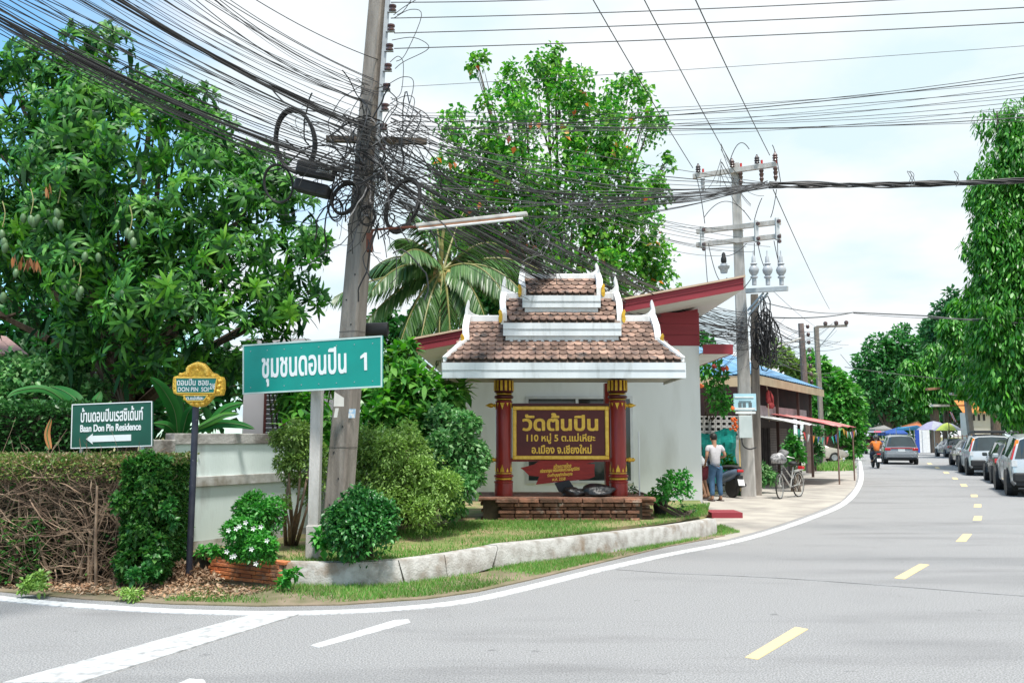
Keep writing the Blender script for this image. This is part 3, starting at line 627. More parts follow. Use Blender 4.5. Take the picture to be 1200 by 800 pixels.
def tier_ends(tier, hx, ridge_z, y_low, horn, wide=.105, low_dx=0.0):
    (y0, z0), (y1, z1) = tier
    MB().bb((SX-hx, SY-.05, z1-.02), (SX+hx, SY+.05, ridge_z)).build('ridge_cap', white_w, sh, bev=.012)
    for s in (-1, 1):
        X = SX+s*hx; zl = zr(tier, y_low)
        mb = MB()                                # barge board running down the slope, swept out at its foot
        prof = [(SY+.02, ridge_z+.02, 0), (SY-.12, zr(tier, SY-.12)+.13, .01), ((SY+y_low)/2, zr(tier, (SY+y_low)/2)+.10, .025), (y_low, zl+.09, low_dx)]
        vs = []
        for (y, z, dx) in prof:
            for dz, w in ((0.03, wide), (-.16, wide)):
                vs += [Vector((X+s*dx-wide/2, y, z+dz)), Vector((X+s*dx+wide/2, y, z+dz))]
        fs = []
        for i in range(3):
            b = i*4; c = b+4; fs += [(b, b+1, c+1, c), (b+2, b+3, c+3, c+2), (b, b+2, c+2, c), (b+1, b+3, c+3, c+1)]
        fs += [(0, 1, 3, 2), (12, 13, 15, 14)]; mb.add(vs, fs); bo = mb.build('barge_board', white_w, sh)
        MB().bar((X, SY+.02, z1+.02), (X, 2*SY-y_low, zl+.02), wide, .18).build('barge_board', white_w, sh)
        hp = [(0.0, -.10), (.0, .0), (-.14, .0)] # curved horn seen from the front: tall at the end, sweeping into the ridge
        out = [(wide/2, -.08), (wide/2-.005, horn*.35), (wide/2-.03, horn*.75), (wide/2-.055, horn), (wide/2-.075, horn*.95), (wide/2-.085, horn*.72), (-.02, horn*.40), (-.06, horn*.20), (-.12, horn*.07), (-.20, 0), (-.20, -.08)]
        MB().prism([Vector((X+s*u, SY-.045, ridge_z+v)) for u, v in out], (0, .09, 0)).build('horn_finial', white_w, sh, bev=.006)
        # gilded flame at the foot of the barge board
        Xg = X+s*(low_dx+wide/2+.0); gp = [(0, -.13), (.035, -.12), (.05, -.05), (.035, .03), (.05, .09), (.02, .14), (-.02, .10), (-.035, .02), (-.03, -.08)]
        MB().prism([Vector((Xg+s*u, y_low-.05, zl+.06+v)) for u, v in [(a*.8, b*.85) for a, b in gp]], (0, .05, 0)).build('gilt_flame', gold, sh, bev=.006)
tier_ends(T1, 1.58, 3.69, 13.95, .27); tier_ends(T2, .96, 4.085, 13.98, .28, .10); tier_ends(T3, .64, 4.41, 14.10, .19, .10)
for s in (-1, 1):                                # hip ridges of the lowest skirt
    MB().bar((SX+s*1.90, 13.56, 2.87), (SX+s*1.60, 13.97, 3.21), .09, .06).build('hip_ridge', white_w, sh, bev=.008)
    MB().bar((SX+s*1.90, 13.56, 2.84), (SX+s*1.92, 15.4, 2.84), .05, .05).build('hip_ridge', white_w, sh)
    mb = MB(); mb.hexa([Vector((SX+s*1.9, 13.6, 2.80)), Vector((SX+s*1.9, 15.4, 2.80)), Vector((SX+s*1.58, 15.05, 3.15)), Vector((SX+s*1.58, 13.95, 3.15)), Vector((SX+s*1.9, 13.6, 2.84)), Vector((SX+s*1.9, 15.4, 2.84)), Vector((SX+s*1.58, 15.05, 3.19)), Vector((SX+s*1.58, 13.95, 3.19))]); mb.build('end_skirt', tile_m, sh)
MB().tube([(SX+.66, SY, 4.62), (SX+.655, SY, 4.72)], [.012, .006], 6).build('spike', white_w, sh)
# name board
bd = MB().bb((SX-.79, 14.40, 1.275), (SX+.775, 14.44, 2.115)).build('name_board', mat('maroon_board', (0.10, 0.014, 0.016), (0.075, 0.011, 0.013), scale=5, rough=.45), sh)
fw = .065; f0, f1, g0, g1 = SX-.815, SX+.80, 1.25, 2.14
mb = MB(); mb.bb((f0, 14.375, g0), (f1, 14.43, g0+fw)); mb.bb((f0, 14.375, g1-fw), (f1, 14.43, g1)); mb.bb((f0, 14.375, g0+fw), (f0+fw, 14.43, g1-fw)); mb.bb((f1-fw, 14.375, g0+fw), (f1, 14.43, g1-fw))
mb.build('gilt_frame', gold, bd, bev=.01)
mb = MB()                                        # beaded inner edge of the frame
for i in range(70):
    t = (i+.5)/70; x = f0+fw*.5+(f1-f0-fw)*t
    for z in (g0+fw*.5, g1-fw*.5): mb.box((x, 14.372, z), (.013, .012, .045))
for i in range(36):
    z = g0+fw+(g1-g0-2*fw)*(i+.5)/36
    for x in (f0+fw*.5, f1-fw*.5): mb.box((x, 14.372, z), (.045, .012, .013))
tag(mb.build('beading', mat('pale_gold', (0.85, 0.62, 0.14), (0.7, 0.45, 0.08), rough=.35, metal=.3), bd), kind='stuff')
yel = mat('yellow_letters', (0.86, 0.56, 0.09), (0.72, 0.42, 0.05), scale=20, rough=.5)
R_, U_ = (1, 0, 0), (0, 0, 1)
bx = SX-.005
lettering('lettering', 'วัดต้นปิน', (bx-.01, 14.399, 1.875), R_, U_, 1.27, .30, yel, bd, bold=.03, depth=.012)
lettering('lettering', '110 หมู่ 5 ต.แม่เหียะ', (bx, 14.399, 1.60), R_, U_, 1.15, .175, yel, bd, bold=.022, depth=.01)
lettering('lettering', 'อ.เมือง จ.เชียงใหม่', (bx+.01, 14.399, 1.425), R_, U_, 1.0, .155, yel, bd, bold=.022, depth=.01)
# split red plank below the board
plank_m = mat('red_plank', (0.30, 0.022, 0.018), (0.22, 0.015, 0.014), scale=5, rough=.5, stretch=(1, 1, 6), bump=.3)
pp = [(610, 548), (626, 544), (633, 539), (694, 538.5), (697, 541), (686, 543), (697, 543.5), (696.5, 552), (697, 558), (690, 561), (650, 565), (628, 567.5), (632, 558), (620, 557), (614, 551)]
pk = MB().prism([P(a, b, 14.42) for a, b in pp], (0, .035, 0)).build('red_plank', plank_m, sh)
Rt = Vector((1, 0, .07)).normalized(); Ut = Vector((-.07, 0, 1)).normalized()
for body, a, b, w, h in (('สร้างถวายโดย', 659, 545.5, .30, .075), ('ศรัทธาสาธุชน พร้อมครอบครัวและญาติมิตร', 656, 550.5, .66, .085), ('ร่วมทำบุญอุทิศส่วนกุศล', 656, 556, .42, .075), ('พ.ศ. 2558', 655, 561, .22, .05)):
    lettering('lettering', body, P(a, b, 14.419), Rt, Ut, w, h, yel, pk, bold=.02, depth=.006, rows=40, shear=.2)
# black plastic bags left on the plinth
bagm = mat('black_plastic', (0.012, 0.013, 0.016), (0.02, 0.021, 0.025), rough=.32, bump=.9, bscale=14, spec=.6)
def lump_mesh(name, c, rad, m, seed, label=None, cat=None, parent=None, amp=.25, flatb=True):
    bm = bmesh.new(); bmesh.ops.create_icosphere(bm, subdivisions=3, radius=1); rr = random.Random(seed); ph = [Vector((rr.uniform(-1, 1), rr.uniform(-1, 1), rr.uniform(-1, 1)))*rr.uniform(2, 6) for _ in range(9)]
    for v in bm.verts:
        n = v.co.normalized(); k = 1+amp*sum(sin(n.dot(p)+i) for i, p in enumerate(ph))/4; q = n*k
        if flatb: q.z = max(q.z, -.55)
        v.co = Vector((q.x*rad[0], q.y*rad[1], q.z*rad[2]))
    me = bpy.data.meshes.new(name); bm.to_mesh(me); bm.free(); me.materials.append(m); me.polygons.foreach_set('use_smooth', [True]*len(me.polygons))
    o = link(name, me, parent); o.location = Vector(c)-(ORG.get(parent.name, Vector()) if parent else Vector()); return tag(o, label, cat)
lump_mesh('plastic_bag', (SX+.63, 14.35, .74), (.29, .20, .115), bagm, 3, 'long black plastic bag lying against the right maroon pillar foot', 'plastic bag')
lump_mesh('plastic_bag', (SX+.20, 14.3, .705), (.20, .16, .09), bagm, 5, 'small flat black plastic bag under the torn red plank', 'plastic bag')
st = MB().prism([P(650, 566, 14.38), P(667, 562, 14.38), P(673, 571, 14.38), P(662, 577, 14.38), P(655, 576, 14.38)], (0, .12, 0)).build('dark_board', mat('dark_slate', (0.03, 0.033, 0.04)), bev=.01)
tag(st, 'dark slab leaning between the bags and the torn red plank', 'slab')
# ================================================================ white temple hall with maroon roof
wall_w = mat('hall_plaster', (0.78, 0.82, 0.82), (0.73, 0.77, 0.77), scale=.8, rough=.85, bump=.08, bscale=20, c3=(0.56, 0.58, 0.56), s3=1.1, t3=(0.52, 0.8), stretch=(1.6, 1.6, .4))
mar = mat('maroon_board_paint', (0.29, 0.035, 0.05), (0.24, 0.03, 0.042), scale=2, rough=.55, stretch=(.3, 1, 6))
hall = empty('temple_hall', (1.5, 18.3, 0), 'white hall with rising maroon edged roof behind the sign shrine', 'hall')
WY = 18.3; WX0, WX1 = -1.1, 4.03
mb = MB(); mb.bb((WX0, WY, 0), (WX1, WY+7, 3.57)); mb.build('wall', wall_w, hall)
def roofz(x): return 3.57+(x+1.9)*.19
nb = 5
for i in range(nb):                              # maroon boards above the white wall, cut to the roof slope
    z0, z1 = 3.572+i*.24, 3.566+(i+1)*.24
    xa = max(WX0, (z1-3.572)/.19-1.9+.9)
    if xa > WX1-.1: continue
    MB().bb((xa, WY-.02-(.004 if i % 2 else 0), z0), (WX1+.012, WY+.1, z1)).build('siding_board', mar, hall)
mb = MB(); mb.hexa([Vector((WX0, WY+.02, 3.5)), Vector((WX1, WY+.02, 3.5)), Vector((WX1, WY+7, 3.5)), Vector((WX0, WY+7, 3.5)), Vector((WX0, WY+.02, roofz(WX0)-.32)), Vector((WX1, WY+.02, roofz(WX1)-.32)), Vector((WX1, WY+7, roofz(WX1)-.32)), Vector((WX0, WY+7, roofz(WX0)-.32))]); mb.build('upper_wall', mar, hall)
RY0, RY1, RX0, RX1 = 16.8, 25.6, -1.9, 4.62
def rp(x, y, dz): return Vector((x, y, roofz(x)+dz))
roof = MB().hexa([rp(RX0, RY0+.03, -.27), rp(RX1-.02, RY0+.03, -.27), rp(RX1-.02, RY1, -.27), rp(RX0, RY1, -.27), rp(RX0, RY0+.03, -.04), rp(RX1-.02, RY0+.03, -.04), rp(RX1-.02, RY1, -.04), rp(RX0, RY1, -.04)]).build('roof', mat('soffit_white', (0.66, 0.65, 0.62), (0.58, 0.57, 0.54), scale=1.5), hall)
for dz0, dz1, pr in ((-.27, -.145, 0), (-.142, -.03, .012)):
    MB().hexa([rp(RX0, RY0-pr, dz0), rp(RX1, RY0-pr, dz0), rp(RX1, RY0+.028, dz0), rp(RX0, RY0+.028, dz0), rp(RX0, RY0-pr, dz1), rp(RX1, RY0-pr, dz1), rp(RX1, RY0+.028, dz1), rp(RX0, RY0+.028, dz1)]).build('fascia_board', mar, roof)
MB().hexa([rp(RX0-.05, RY0-.05, -.028), rp(RX1+.03, RY0-.05, -.028), rp(RX1+.03, RY1, -.028), rp(RX0-.05, RY1, -.028), rp(RX0-.05, RY0-.05, .01), rp(RX1+.03, RY0-.05, .01), rp(RX1+.03, RY1, .01), rp(RX0-.05, RY1, .01)]).build('roof_sheet', mat('roof_edge_tan', (0.62, 0.47, 0.34), (0.48, 0.36, 0.27), scale=2), roof)
MB().hexa([rp(RX1-.018, RY0+.03, -.27), rp(RX1+.004, RY0+.03, -.27), rp(RX1+.004, RY1, -.27), rp(RX1-.018, RY1, -.27), rp(RX1-.018, RY0+.03, -.03), rp(RX1+.004, RY0+.03, -.03), rp(RX1+.004, RY1, -.03), rp(RX1-.018, RY1, -.03)]).build('gable_edge', white_w, roof)
can = MB().bb((WX1+.01, 18.0, 3.37), (4.66, 23.5, 3.40)).build('canopy', MATS['soffit_white'], hall)
MB().bb((WX1+.015, 17.975, 3.36), (4.68, 17.998, 3.565)).build('canopy_fascia', mar, can); MB().bb((4.662, 18.0, 3.362), (4.684, 23.5, 3.56)).build('canopy_fascia', mar, can)
fr = mat('aluminium', (0.62, 0.65, 0.66), (0.55, 0.58, 0.6), rough=.4, metal=.3)
wx0, wx1, wz0, wz1 = P(616, 463, WY).x, P(741, 463, WY).x, P(600, 566, WY).z, P(600, 464, WY).z
wn = MB().bb((wx0+.05, WY-.012, wz0+.05), (wx1-.05, WY+.03, wz1-.05)).build('window', glass('hall_glass', (0.03, 0.045, 0.045)), hall)
mb = MB(); mb.bb((wx0, WY-.04, wz1-.06), (wx1, WY, wz1)); mb.bb((wx0, WY-.04, wz0), (wx1, WY, wz0+.06)); mb.bb((wx0, WY-.04, wz0+.06), (wx0+.06, WY, wz1-.06)); mb.bb((wx1-.06, WY-.04, wz0+.06), (wx1, WY, wz1-.06)); mb.build('frame', fr, wn)
for t in (.48,): MB().bb((wx0+(wx1-wx0)*t-.03, WY-.036, wz0+.06), (wx0+(wx1-wx0)*t+.03, WY, wz1-.06)).build('mullion', fr, wn)
MB().bb((WX1-.02, WY-.9, 0), (WX1+.6, WY-.2, .11)).build('door_step', mar, hall)
ac = empty('air_conditioner', P(527, 455, 18.75), 'white air conditioner box on brackets at the left end of the hall', 'air conditioner')
c0 = P(528, 437, 18.75); MB().box(c0, (.42, .3, .56)).build('case', mat('ac_white', (0.62, 0.63, 0.62)), ac, bev=.02)
MB().lathe([(.17, -.16), (.17, -.155)], c0+Vector((0.0, 0, 0)), 20, 'Y').build('fan_grille', mat('ac_dark', (0.08, 0.08, 0.08)), ac)
for s in (-.14, .14): MB().bar(c0+Vector((s, 0, -.31)), c0+Vector((s+.4, .0, -.31)), .04, .05).build('bracket', fr, ac)
# ================================================================ house with the blue sheet roof
hs_ = empty('street_house', (8.5, 28.5, 0), 'two storey open fronted house under a blue corrugated roof', 'house')
Ac = Vector((7.75, 27.0, 0)); dr = Vector((5.5, 9.2, 0)).normalized(); pr_ = Vector((-dr.y, dr.x, 0)); LH, WH = 10.5, 6.5
ze, zt = 3.58, 4.95
def H(s, t, z): return Ac+dr*s+pr_*t+Vector((0, 0, z))
blue = mat('blue_roof_sheet', (0.06, 0.19, 0.40), (0.16, 0.33, 0.48), scale=1.5, rough=.45, c3=(0.42, 0.55, 0.62), s3=1.2, t3=(0.55, 0.8))
tan_b = mat('tan_fascia', (0.52, 0.42, 0.29), (0.43, 0.33, 0.22), scale=2)
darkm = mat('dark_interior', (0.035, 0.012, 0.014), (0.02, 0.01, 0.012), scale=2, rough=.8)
rf = MB().hexa([H(0.05, .05, ze-.02), H(LH-.05, .05, ze-.02), H(LH-.05, WH-.05, ze-.02), H(.05, WH-.05, ze-.02), H(2.2, WH/2-.1, zt-.06), H(LH-2.2, WH/2-.1, zt-.06), H(LH-2.2, WH/2+.1, zt-.06), H(2.2, WH/2+.1, zt-.06)]).build('roof', blue, hs_)
# the corrugated sheets laid over the two faces that look to the road
def corr(e0, e1, r0, r1, n, name='roof_sheet'):
    mb = MB(); k = 6
    for i in range(n):
        vs = []
        for j in range(k+1):
            t = (i+j/k*.97)/n; a = e0.lerp(e1, t); b = r0.lerp(r1, t); up = Vector((0, 0, .012+.022*(1+sin(j/k*4*pi))/2)); vs += [a+up, b+up]
        MB().add(vs, [(2*j, 2*j+2, 2*j+3, 2*j+1) for j in range(k)]).build(name, blue, rf)
corr(H(0, 0, ze), H(LH, 0, ze), H(2.2, WH/2-.1, zt), H(LH-2.2, WH/2-.1, zt), 15); corr(H(0, WH, ze), H(0, 0, ze), H(2.2, WH/2+.1, zt), H(2.2, WH/2-.1, zt), 9)
for a, b in (((0, 0), (LH, 0)), ((0, 0), (0, WH))):
    MB().bar(H(a[0], a[1], ze-.17), H(b[0], b[1], ze-.17), .04, .28).build('fascia', tan_b, rf)
ub = MB(); ub.hexa([H(.9, .9, 2.35), H(LH-.1, .5, 2.35), H(LH-.1, WH-.4, 2.35), H(.9, WH, 2.35), H(.9, .9, ze-.05), H(LH-.1, .5, ze-.05), H(LH-.1, WH-.4, ze-.05), H(.9, WH, ze-.05)]); ub.build('upper_room', darkm, hs_)  # solid dark block; the shade of the open upper floor is its colour
for s in (.15, 3.0, 6.2, 8.4): MB().bar(H(s, .12, 0), H(s, .12, ze-.3), .09, .09, up=dr).build('post', mat('dark_wood', (0.06, 0.035, 0.03)), hs_)
# low parapet of the upper floor, pinkish concrete
MB().bar(H(.0, .3, 2.46), H(8.2, .3, 2.46), .12, .36).build('parapet', mat('pink_concrete', (0.40, 0.31, 0.33), (0.30, 0.24, 0.25), scale=3, bump=.3), hs_)
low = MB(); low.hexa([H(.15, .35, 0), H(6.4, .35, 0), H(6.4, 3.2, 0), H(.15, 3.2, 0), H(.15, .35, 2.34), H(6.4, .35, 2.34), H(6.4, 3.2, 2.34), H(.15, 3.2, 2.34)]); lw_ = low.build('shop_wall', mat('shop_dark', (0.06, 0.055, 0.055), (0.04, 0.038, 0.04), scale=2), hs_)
shm = mat('roller_shutter', (0.19, 0.165, 0.15), (0.13, 0.115, 0.105), scale=3, rough=.6)
for i in range(22): MB().bar(H(2.6, .33, .08+i*.085), H(5.15, .33, .08+i*.085), .02, .07).build('shutter_slat', shm, lw_)
for i in range(10): MB().bar(H(.2+i*.24, .335, 0), H(.2+i*.24, .335, 1.9), .21, .02, up=dr).build('dark_plank', mat('dark_plank', (0.075, 0.065, 0.065), (0.045, 0.04, 0.042), island=.3), lw_)
# awning sheets
def awning(name, label, s0, s1, t0, t1, z0, z1, m):
    o = empty(name, H((s0+s1)/2, t0, 0), label, 'awning'); n = 8; vs = []
    for i in range(n+1):
        for j in range(5):
            t = j/4; vs.append(H(s0+(s1-s0)*i/n, t0+(t1-t0)*t, z0+(z1-z0)*t+.025*sin(i*2.3+j*1.1)))
    mb = MB(); mb.add(vs+[v-Vector((0, 0, .02)) for v in vs], [(i*5+j, (i+1)*5+j, (i+1)*5+j+1, i*5+j+1) for i in range(n) for j in range(4)]+[(45+i*5+j, 45+i*5+j+1, 45+(i+1)*5+j+1, 45+(i+1)*5+j) for i in range(n) for j in range(4)]+[(i*5, (i+1)*5, 45+(i+1)*5, 45+i*5) for i in range(n)])
    mb.build('sheet', m, o, smooth=True)
    for s in (s0+.3, s1-.3): MB().bar(H(s, t0-.02, z0-.03), H(s, t1, z1-.03), .03, .04).build('rafter', MATS['dark_wood'], o)
    return o
redw = mat('red_awning_cloth', (0.50, 0.10, 0.10), (0.60, 0.30, 0.28), scale=1.1, lo=.4, hi=.62)
whw = mat('white_awning_sheet', (0.66, 0.66, 0.64), (0.52, 0.52, 0.52), scale=2)
aw = awning('awning', 'faded red sheet awning on poles before the shuttered shop', 2.4, 6.9, -1.8, .2, 1.97, 2.40, redw)
for s in (3.6, 6.6): MB().tube([H(s, -1.72, 0), H(s, -1.72, 1.96)], .028, 7).build('pole', mat('rusty_pole', (0.13, 0.08, 0.065), (0.22, 0.15, 0.12), scale=8), aw)
awning('awning', 'white sheet awning left of the red one over the dark shop', -.6, 2.38, -1.3, .25, 2.0, 2.30, whw)
# bunting strung under the awnings
flagc = [(0.70, 0.45, 0.06), (0.75, 0.75, 0.74), (0.06, 0.10, 0.35), (0.03, 0.32, 0.22), (0.55, 0.05, 0.05), (0.75, 0.25, 0.05)]
fm = [mat('flag_cloth_%s' % n, c) for n, c in zip(('yellow', 'white', 'blue', 'green', 'red', 'orange'), flagc)]
bu = empty('bunting', H(2.5, -1.5, 1.9), 'string of small coloured pennants hanging under the awnings', 'bunting')
def bunt(a, b, n, sag):
    pts = [a.lerp(b, i/n)-Vector((0, 0, sag*4*(i/n)*(1-i/n))) for i in range(n+1)]
    MB().tube(pts, .008, 3).build('string', MATS['dark_wood'], bu)
    for i in range(n):
        p = pts[i].lerp(pts[i+1], .5); d = (b-a).normalized(); hgt = random.uniform(.2, .28); q = Vector((random.uniform(-.05, .05), random.uniform(-.05, .05), 0))
        MB().prism([p-d*.09, p+d*.09, p+d*random.uniform(-.04, .06)-Vector((0, 0, hgt))+q], (0.004, .004, 0)).build('pennant', random.choice(fm), bu)
bunt(H(-.4, -1.25, 1.9), H(2.4, -1.7, 1.62), 7, .12); bunt(H(2.4, -1.7, 1.62), H(3.6, -1.85, 1.92), 3, .1); bunt(H(3.6, -1.88, 1.92), H(6.8, -1.82, 1.88), 10, .12)
# hanging red lantern cloth on the upper floor
la = empty('hanging_cloth', H(1.6, .1, 3.0), 'red cloth bundle hanging from the eave of the upper floor', 'cloth')
rc = mat('red_cloth', (0.36, 0.05, 0.045), (0.25, 0.025, 0.03), scale=5)
lump_mesh('fold', H(1.55, .05, 2.95), (.07, .06, .24), rc, 9, parent=la, amp=.4, flatb=False); lump_mesh('fold', H(2.0, .05, 2.85), (.08, .07, .22), rc, 12, parent=la, amp=.4, flatb=False); lump_mesh('fold', H(1.75, .02, 2.62), (.11, .08, .09), rc, 15, parent=la, amp=.4, flatb=False)
MB().tube([H(1.6, .1, 3.4), H(1.6, .05, 2.1)], .015, 4).build('cord', tan_b, la)
# pierced block wall and its green netting, left of the service pole
blk = mat('pierced_block', (0.52, 0.51, 0.49), (0.42, 0.41, 0.40), scale=4, bump=.3)
pw = empty('block_wall', P(842, 560, 26.2).xy.to_3d(), 'pale pierced block wall behind the green netting', 'wall'); pw.location.z = 0; ORG[pw.name] = pw.location.copy()
xa, xb = P(812, 500, 26.2).x, P(866, 500, 26.2).x
zb, ztp = 1.65+.000*26, 1.65+.024*26.2
MB().bb((xa, 26.25, 0), (xb, 26.4, 1.60)).build('base', blk, pw)
hole = mat('block_hole', (0.05, 0.05, 0.05))
for r in range(4):
    for c in range(8):
        x0, z0 = xa+(xb-xa)*c/8, 1.602+r*.162
        o = MB(); w = (xb-xa)/8-.01; hh = .155; t = .035
        o.bb((x0, 26.22, z0), (x0+w, 26.38, z0+t)); o.bb((x0, 26.22, z0+hh-t), (x0+w, 26.38, z0+hh)); o.bb((x0, 26.22, z0+t), (x0+t*.8, 26.38, z0+hh-t)); o.bb((x0+w-t*.8, 26.22, z0+t), (x0+w, 26.38, z0+hh-t)); o.build('pierced_block', blk, pw)
MB().bb((xa, 26.385, 1.6), (xb, 26.40, 2.25)).build('hole_shade_sheet', hole, pw)  # dark sheet added as the shade seen through the block holes
MB().bar((xa-1, 26.6, 3.30), (xb+.6, 26.6, 3.30), .1, .28).build('beam', tan_b, hs_)
MB().bb((xa-1.2, 27.2, 2.2), (xb+.8, 27.3, 3.2)).build('opening_shade', darkm, hs_)  # dark panel painted as the shade within the open upper floor
net = mat('teal_netting', (0.015, 0.34, 0.29), (0.01, 0.22, 0.20), scale=6, rough=.6, stretch=(1, 1, 3))
vs = []; nx, nz_ = 14, 8
for i in range(nx+1):
    for j in range(nz_+1):
        px = 818+(863-818)*i/nx; py = 505+(566-505)*j/nz_; q = P(px, py, 26.0); q.y += .10*sin(i*1.3+j*.8)+.06*sin(j*2.2); q.z += -.09*sin(i/nx*pi*2)*(1-j/nz_); q.z = max(q.z, .03); vs.append(q)
tag(MB().add(vs, [(i*(nz_+1)+j, (i+1)*(nz_+1)+j, (i+1)*(nz_+1)+j+1, i*(nz_+1)+j+1) for i in range(nx) for j in range(nz_)]).build('shade_netting', net, smooth=True), 'sagging teal shade netting hung before the pierced block wall', 'netting')
# ================================================================ house behind the boundary wall and the old roof at the left edge
vh = empty('white_house', P(308, 505, 15.4), 'white house with grey louvred window behind the mint wall', 'house'); vh.location.z = 0; ORG[vh.name] = vh.location.copy()
a, b = P(284, 500, 15.4), P(345, 500, 15.4)
MB().bb((a.x, 15.4, 0), (b.x+.2, 19, 3.4)).build('wall', mat('house_white', (0.58, 0.57, 0.62), (0.52, 0.51, 0.56), scale=1.5), vh)
w0, w1 = P(313, 500, 15.4).x, P(331, 500, 15.4).x
lv = MB().bb((w0-.06, 15.36, 1.3), (w1+.06, 15.405, 2.5)).build('louvre_window', mat('dark_frame', (0.10, 0.03, 0.03)), vh)
for i in range(14): MB().box(((w0+w1)/2, 15.345, 1.36+i*.082), (w1-w0, .05, .058), Matrix.Rotation(.5, 3, 'X')).build('louvre_slat', mat('louvre_grey', (0.30, 0.31, 0.35)), lv)
orf = empty('old_roof', P(0, 425, 15.5), 'old rust streaked roof slope poking out at the left edge', 'roof')
r0 = [P(-60, 384, 16.2), P(8, 394, 16.2), P(34, 415, 15.2), P(-60, 412, 14.6)]
rust = mat('rusty_roof', (0.30, 0.19, 0.17), (0.20, 0.13, 0.12), scale=4, stretch=(6, 1, 1), rough=.8)
for i in range(6):
    q = lambda u, v: r0[0].lerp(r0[1], u).lerp(r0[3].lerp(r0[2], u), v)
    u0, u1 = i/6, (i+.96)/6; MB().prism([q(u0, 0), q(u1, 0), q(u1, 1), q(u0, 1)], (0, .0, -.05)).build('roof_sheet', rust, orf)
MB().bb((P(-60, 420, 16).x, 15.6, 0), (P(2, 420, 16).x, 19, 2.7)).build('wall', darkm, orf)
# cream temple gate wall far down the road
gt = empty('temple_gate', P(1150, 512, 70), 'small cream gatehouse with an orange tiled roof under the tall trees', 'gatehouse'); gt.location.z = 0; ORG[gt.name] = gt.location.copy()
cream = mat('cream_wall', (0.66, 0.62, 0.54), (0.56, 0.53, 0.46), scale=.8); Yg = 70
g0, g1 = P(1134, 500, Yg), P(1164, 500, Yg)
wz = P(1150, 483, Yg).z
MB().bb((g0.x, Yg, 0), (g1.x, Yg+1.1, wz)).build('wall', cream, gt)
for px in (1141, 1147, 1153): c = P(px, 489, Yg); MB().box(c-Vector((0, .02, 0)), (.16, .06, .5)).build('slit_window', hole, gt)
for k in range(6):
    MB().prism([Vector((g0.x-.6+k*.55, Yg-.5, wz-.05)), Vector((g0.x-.06+k*.55, Yg-.5, wz-.05)), Vector((g0.x+.1+k*.46, Yg+1.2, wz+.95)), Vector((g0.x-.35+k*.46, Yg+1.2, wz+.95))], (0, .03, .08)).build('roof_tile_strip', mat('orange_tile', (0.55, 0.20, 0.04), (0.42, 0.15, 0.04), scale=4), gt)
MB().bb((g0.x-.1, Yg-.03, P(1150, 500, Yg).z), (g1.x+.1, Yg, P(1150, 498.5, Yg).z)).build('moulding', cream, gt)
# ================================================================ poles, signs and cables
conc = mat('pole_concrete', (0.30, 0.265, 0.235), (0.185, 0.16, 0.14), scale=3, rough=.9, bump=.5, bscale=35, stretch=(4, 4, .5), c3=(0.17, 0.15, 0.135), s3=2.5, t3=(0.55, 0.75))
pale_conc = mat('pale_concrete', (0.50, 0.48, 0.46), (0.38, 0.365, 0.345), scale=4, rough=.9, bump=.35, bscale=40, stretch=(3, 3, .6))
steel = mat('galvanised', (0.40, 0.42, 0.44), (0.30, 0.32, 0.34), scale=6, rough=.45, metal=.6)
rustm = mat('rusted_iron', (0.16, 0.055, 0.035), (0.10, 0.04, 0.03), scale=9, rough=.85, bump=.3)
blackp = mat('black_rubber', (0.018, 0.018, 0.02), (0.03, 0.03, 0.032), rough=.55)
greyc = mat('grey_highlit_cable', (0.11, 0.11, 0.115), (0.07, 0.07, 0.075), rough=.6)  # grey cable, its colour lightened for the sky highlight on the wires
porc = mat('brown_porcelain', (0.10, 0.05, 0.045), (0.06, 0.035, 0.035), rough=.25, spec=.6)
greyporc = mat('grey_porcelain', (0.42, 0.44, 0.47), (0.34, 0.36, 0.39), rough=.35)
def tapered(name, b, t, wb, wt, ang, m, parent, ch=.18):
    vs = []
    for c, w in ((b, wb), (t, wt)):
        for (x, y) in ((-1+ch, -1), (1-ch, -1), (1, -1+ch), (1, 1-ch), (1-ch, 1), (-1+ch, 1), (-1, 1-ch), (-1, -1+ch)):
            vs.append(Vector(c)+rotz(ang) @ Vector((x*w, y*w*.85, 0)))
    return MB().add(vs, [(i, (i+1) % 8, 8+(i+1) % 8, 8+i) for i in range(8)]+[tuple(range(7, -1, -1)), tuple(range(8, 16))]).build(name, m, parent)
B1, T1_ = P(393, 645, 10.8), P(443.5, 0, 10.8)
dz1 = (T1_-B1)/(T1_.z-B1.z)
def p1(z): return B1+dz1*(z-B1.z)
pole = empty('power_pole', p1(.2), 'big leaning square concrete pole wrapped in a mess of black cables', 'power pole')
tapered('shaft', p1(.1), p1(8.6), .152, .095, -.42, conc, pole)
for z in (1.5, 2.95): tapered('band', p1(z), p1(z+.012), .147 if z < 2 else .136, .147 if z < 2 else .136, -.42, mat('joint_line', (0.16, 0.14, 0.125)), pole)
for i in range(16):
    z = .8+i*.32; w = .152-(.057)*(z/8.6); q = rotz(-.42) @ Vector((.05*(1 if i % 2 else -1), -w*.85-.002, 0)); MB().lathe([(.011, 0), (.011, .006)], p1(z)+q-rotz(-.42) @ Vector((0, .004, 0)), 8, 'Y').build('bolt_hole', blackp, pole)
q = lambda a, b, dy=0: P(a, b, 10.56+dy)
MB().prism([q(392, 459), q(403, 466), q(403, 476), q(391, 476)], (0, .008, 0)).build('paper_notice', mat('paper', (0.68, 0.68, 0.66)), pole)
MB().prism([q(393, 478), q(397, 478), q(395, 489), q(391, 489)], (0, .006, 0)).build('paper_notice', MATS['paper'], pole)
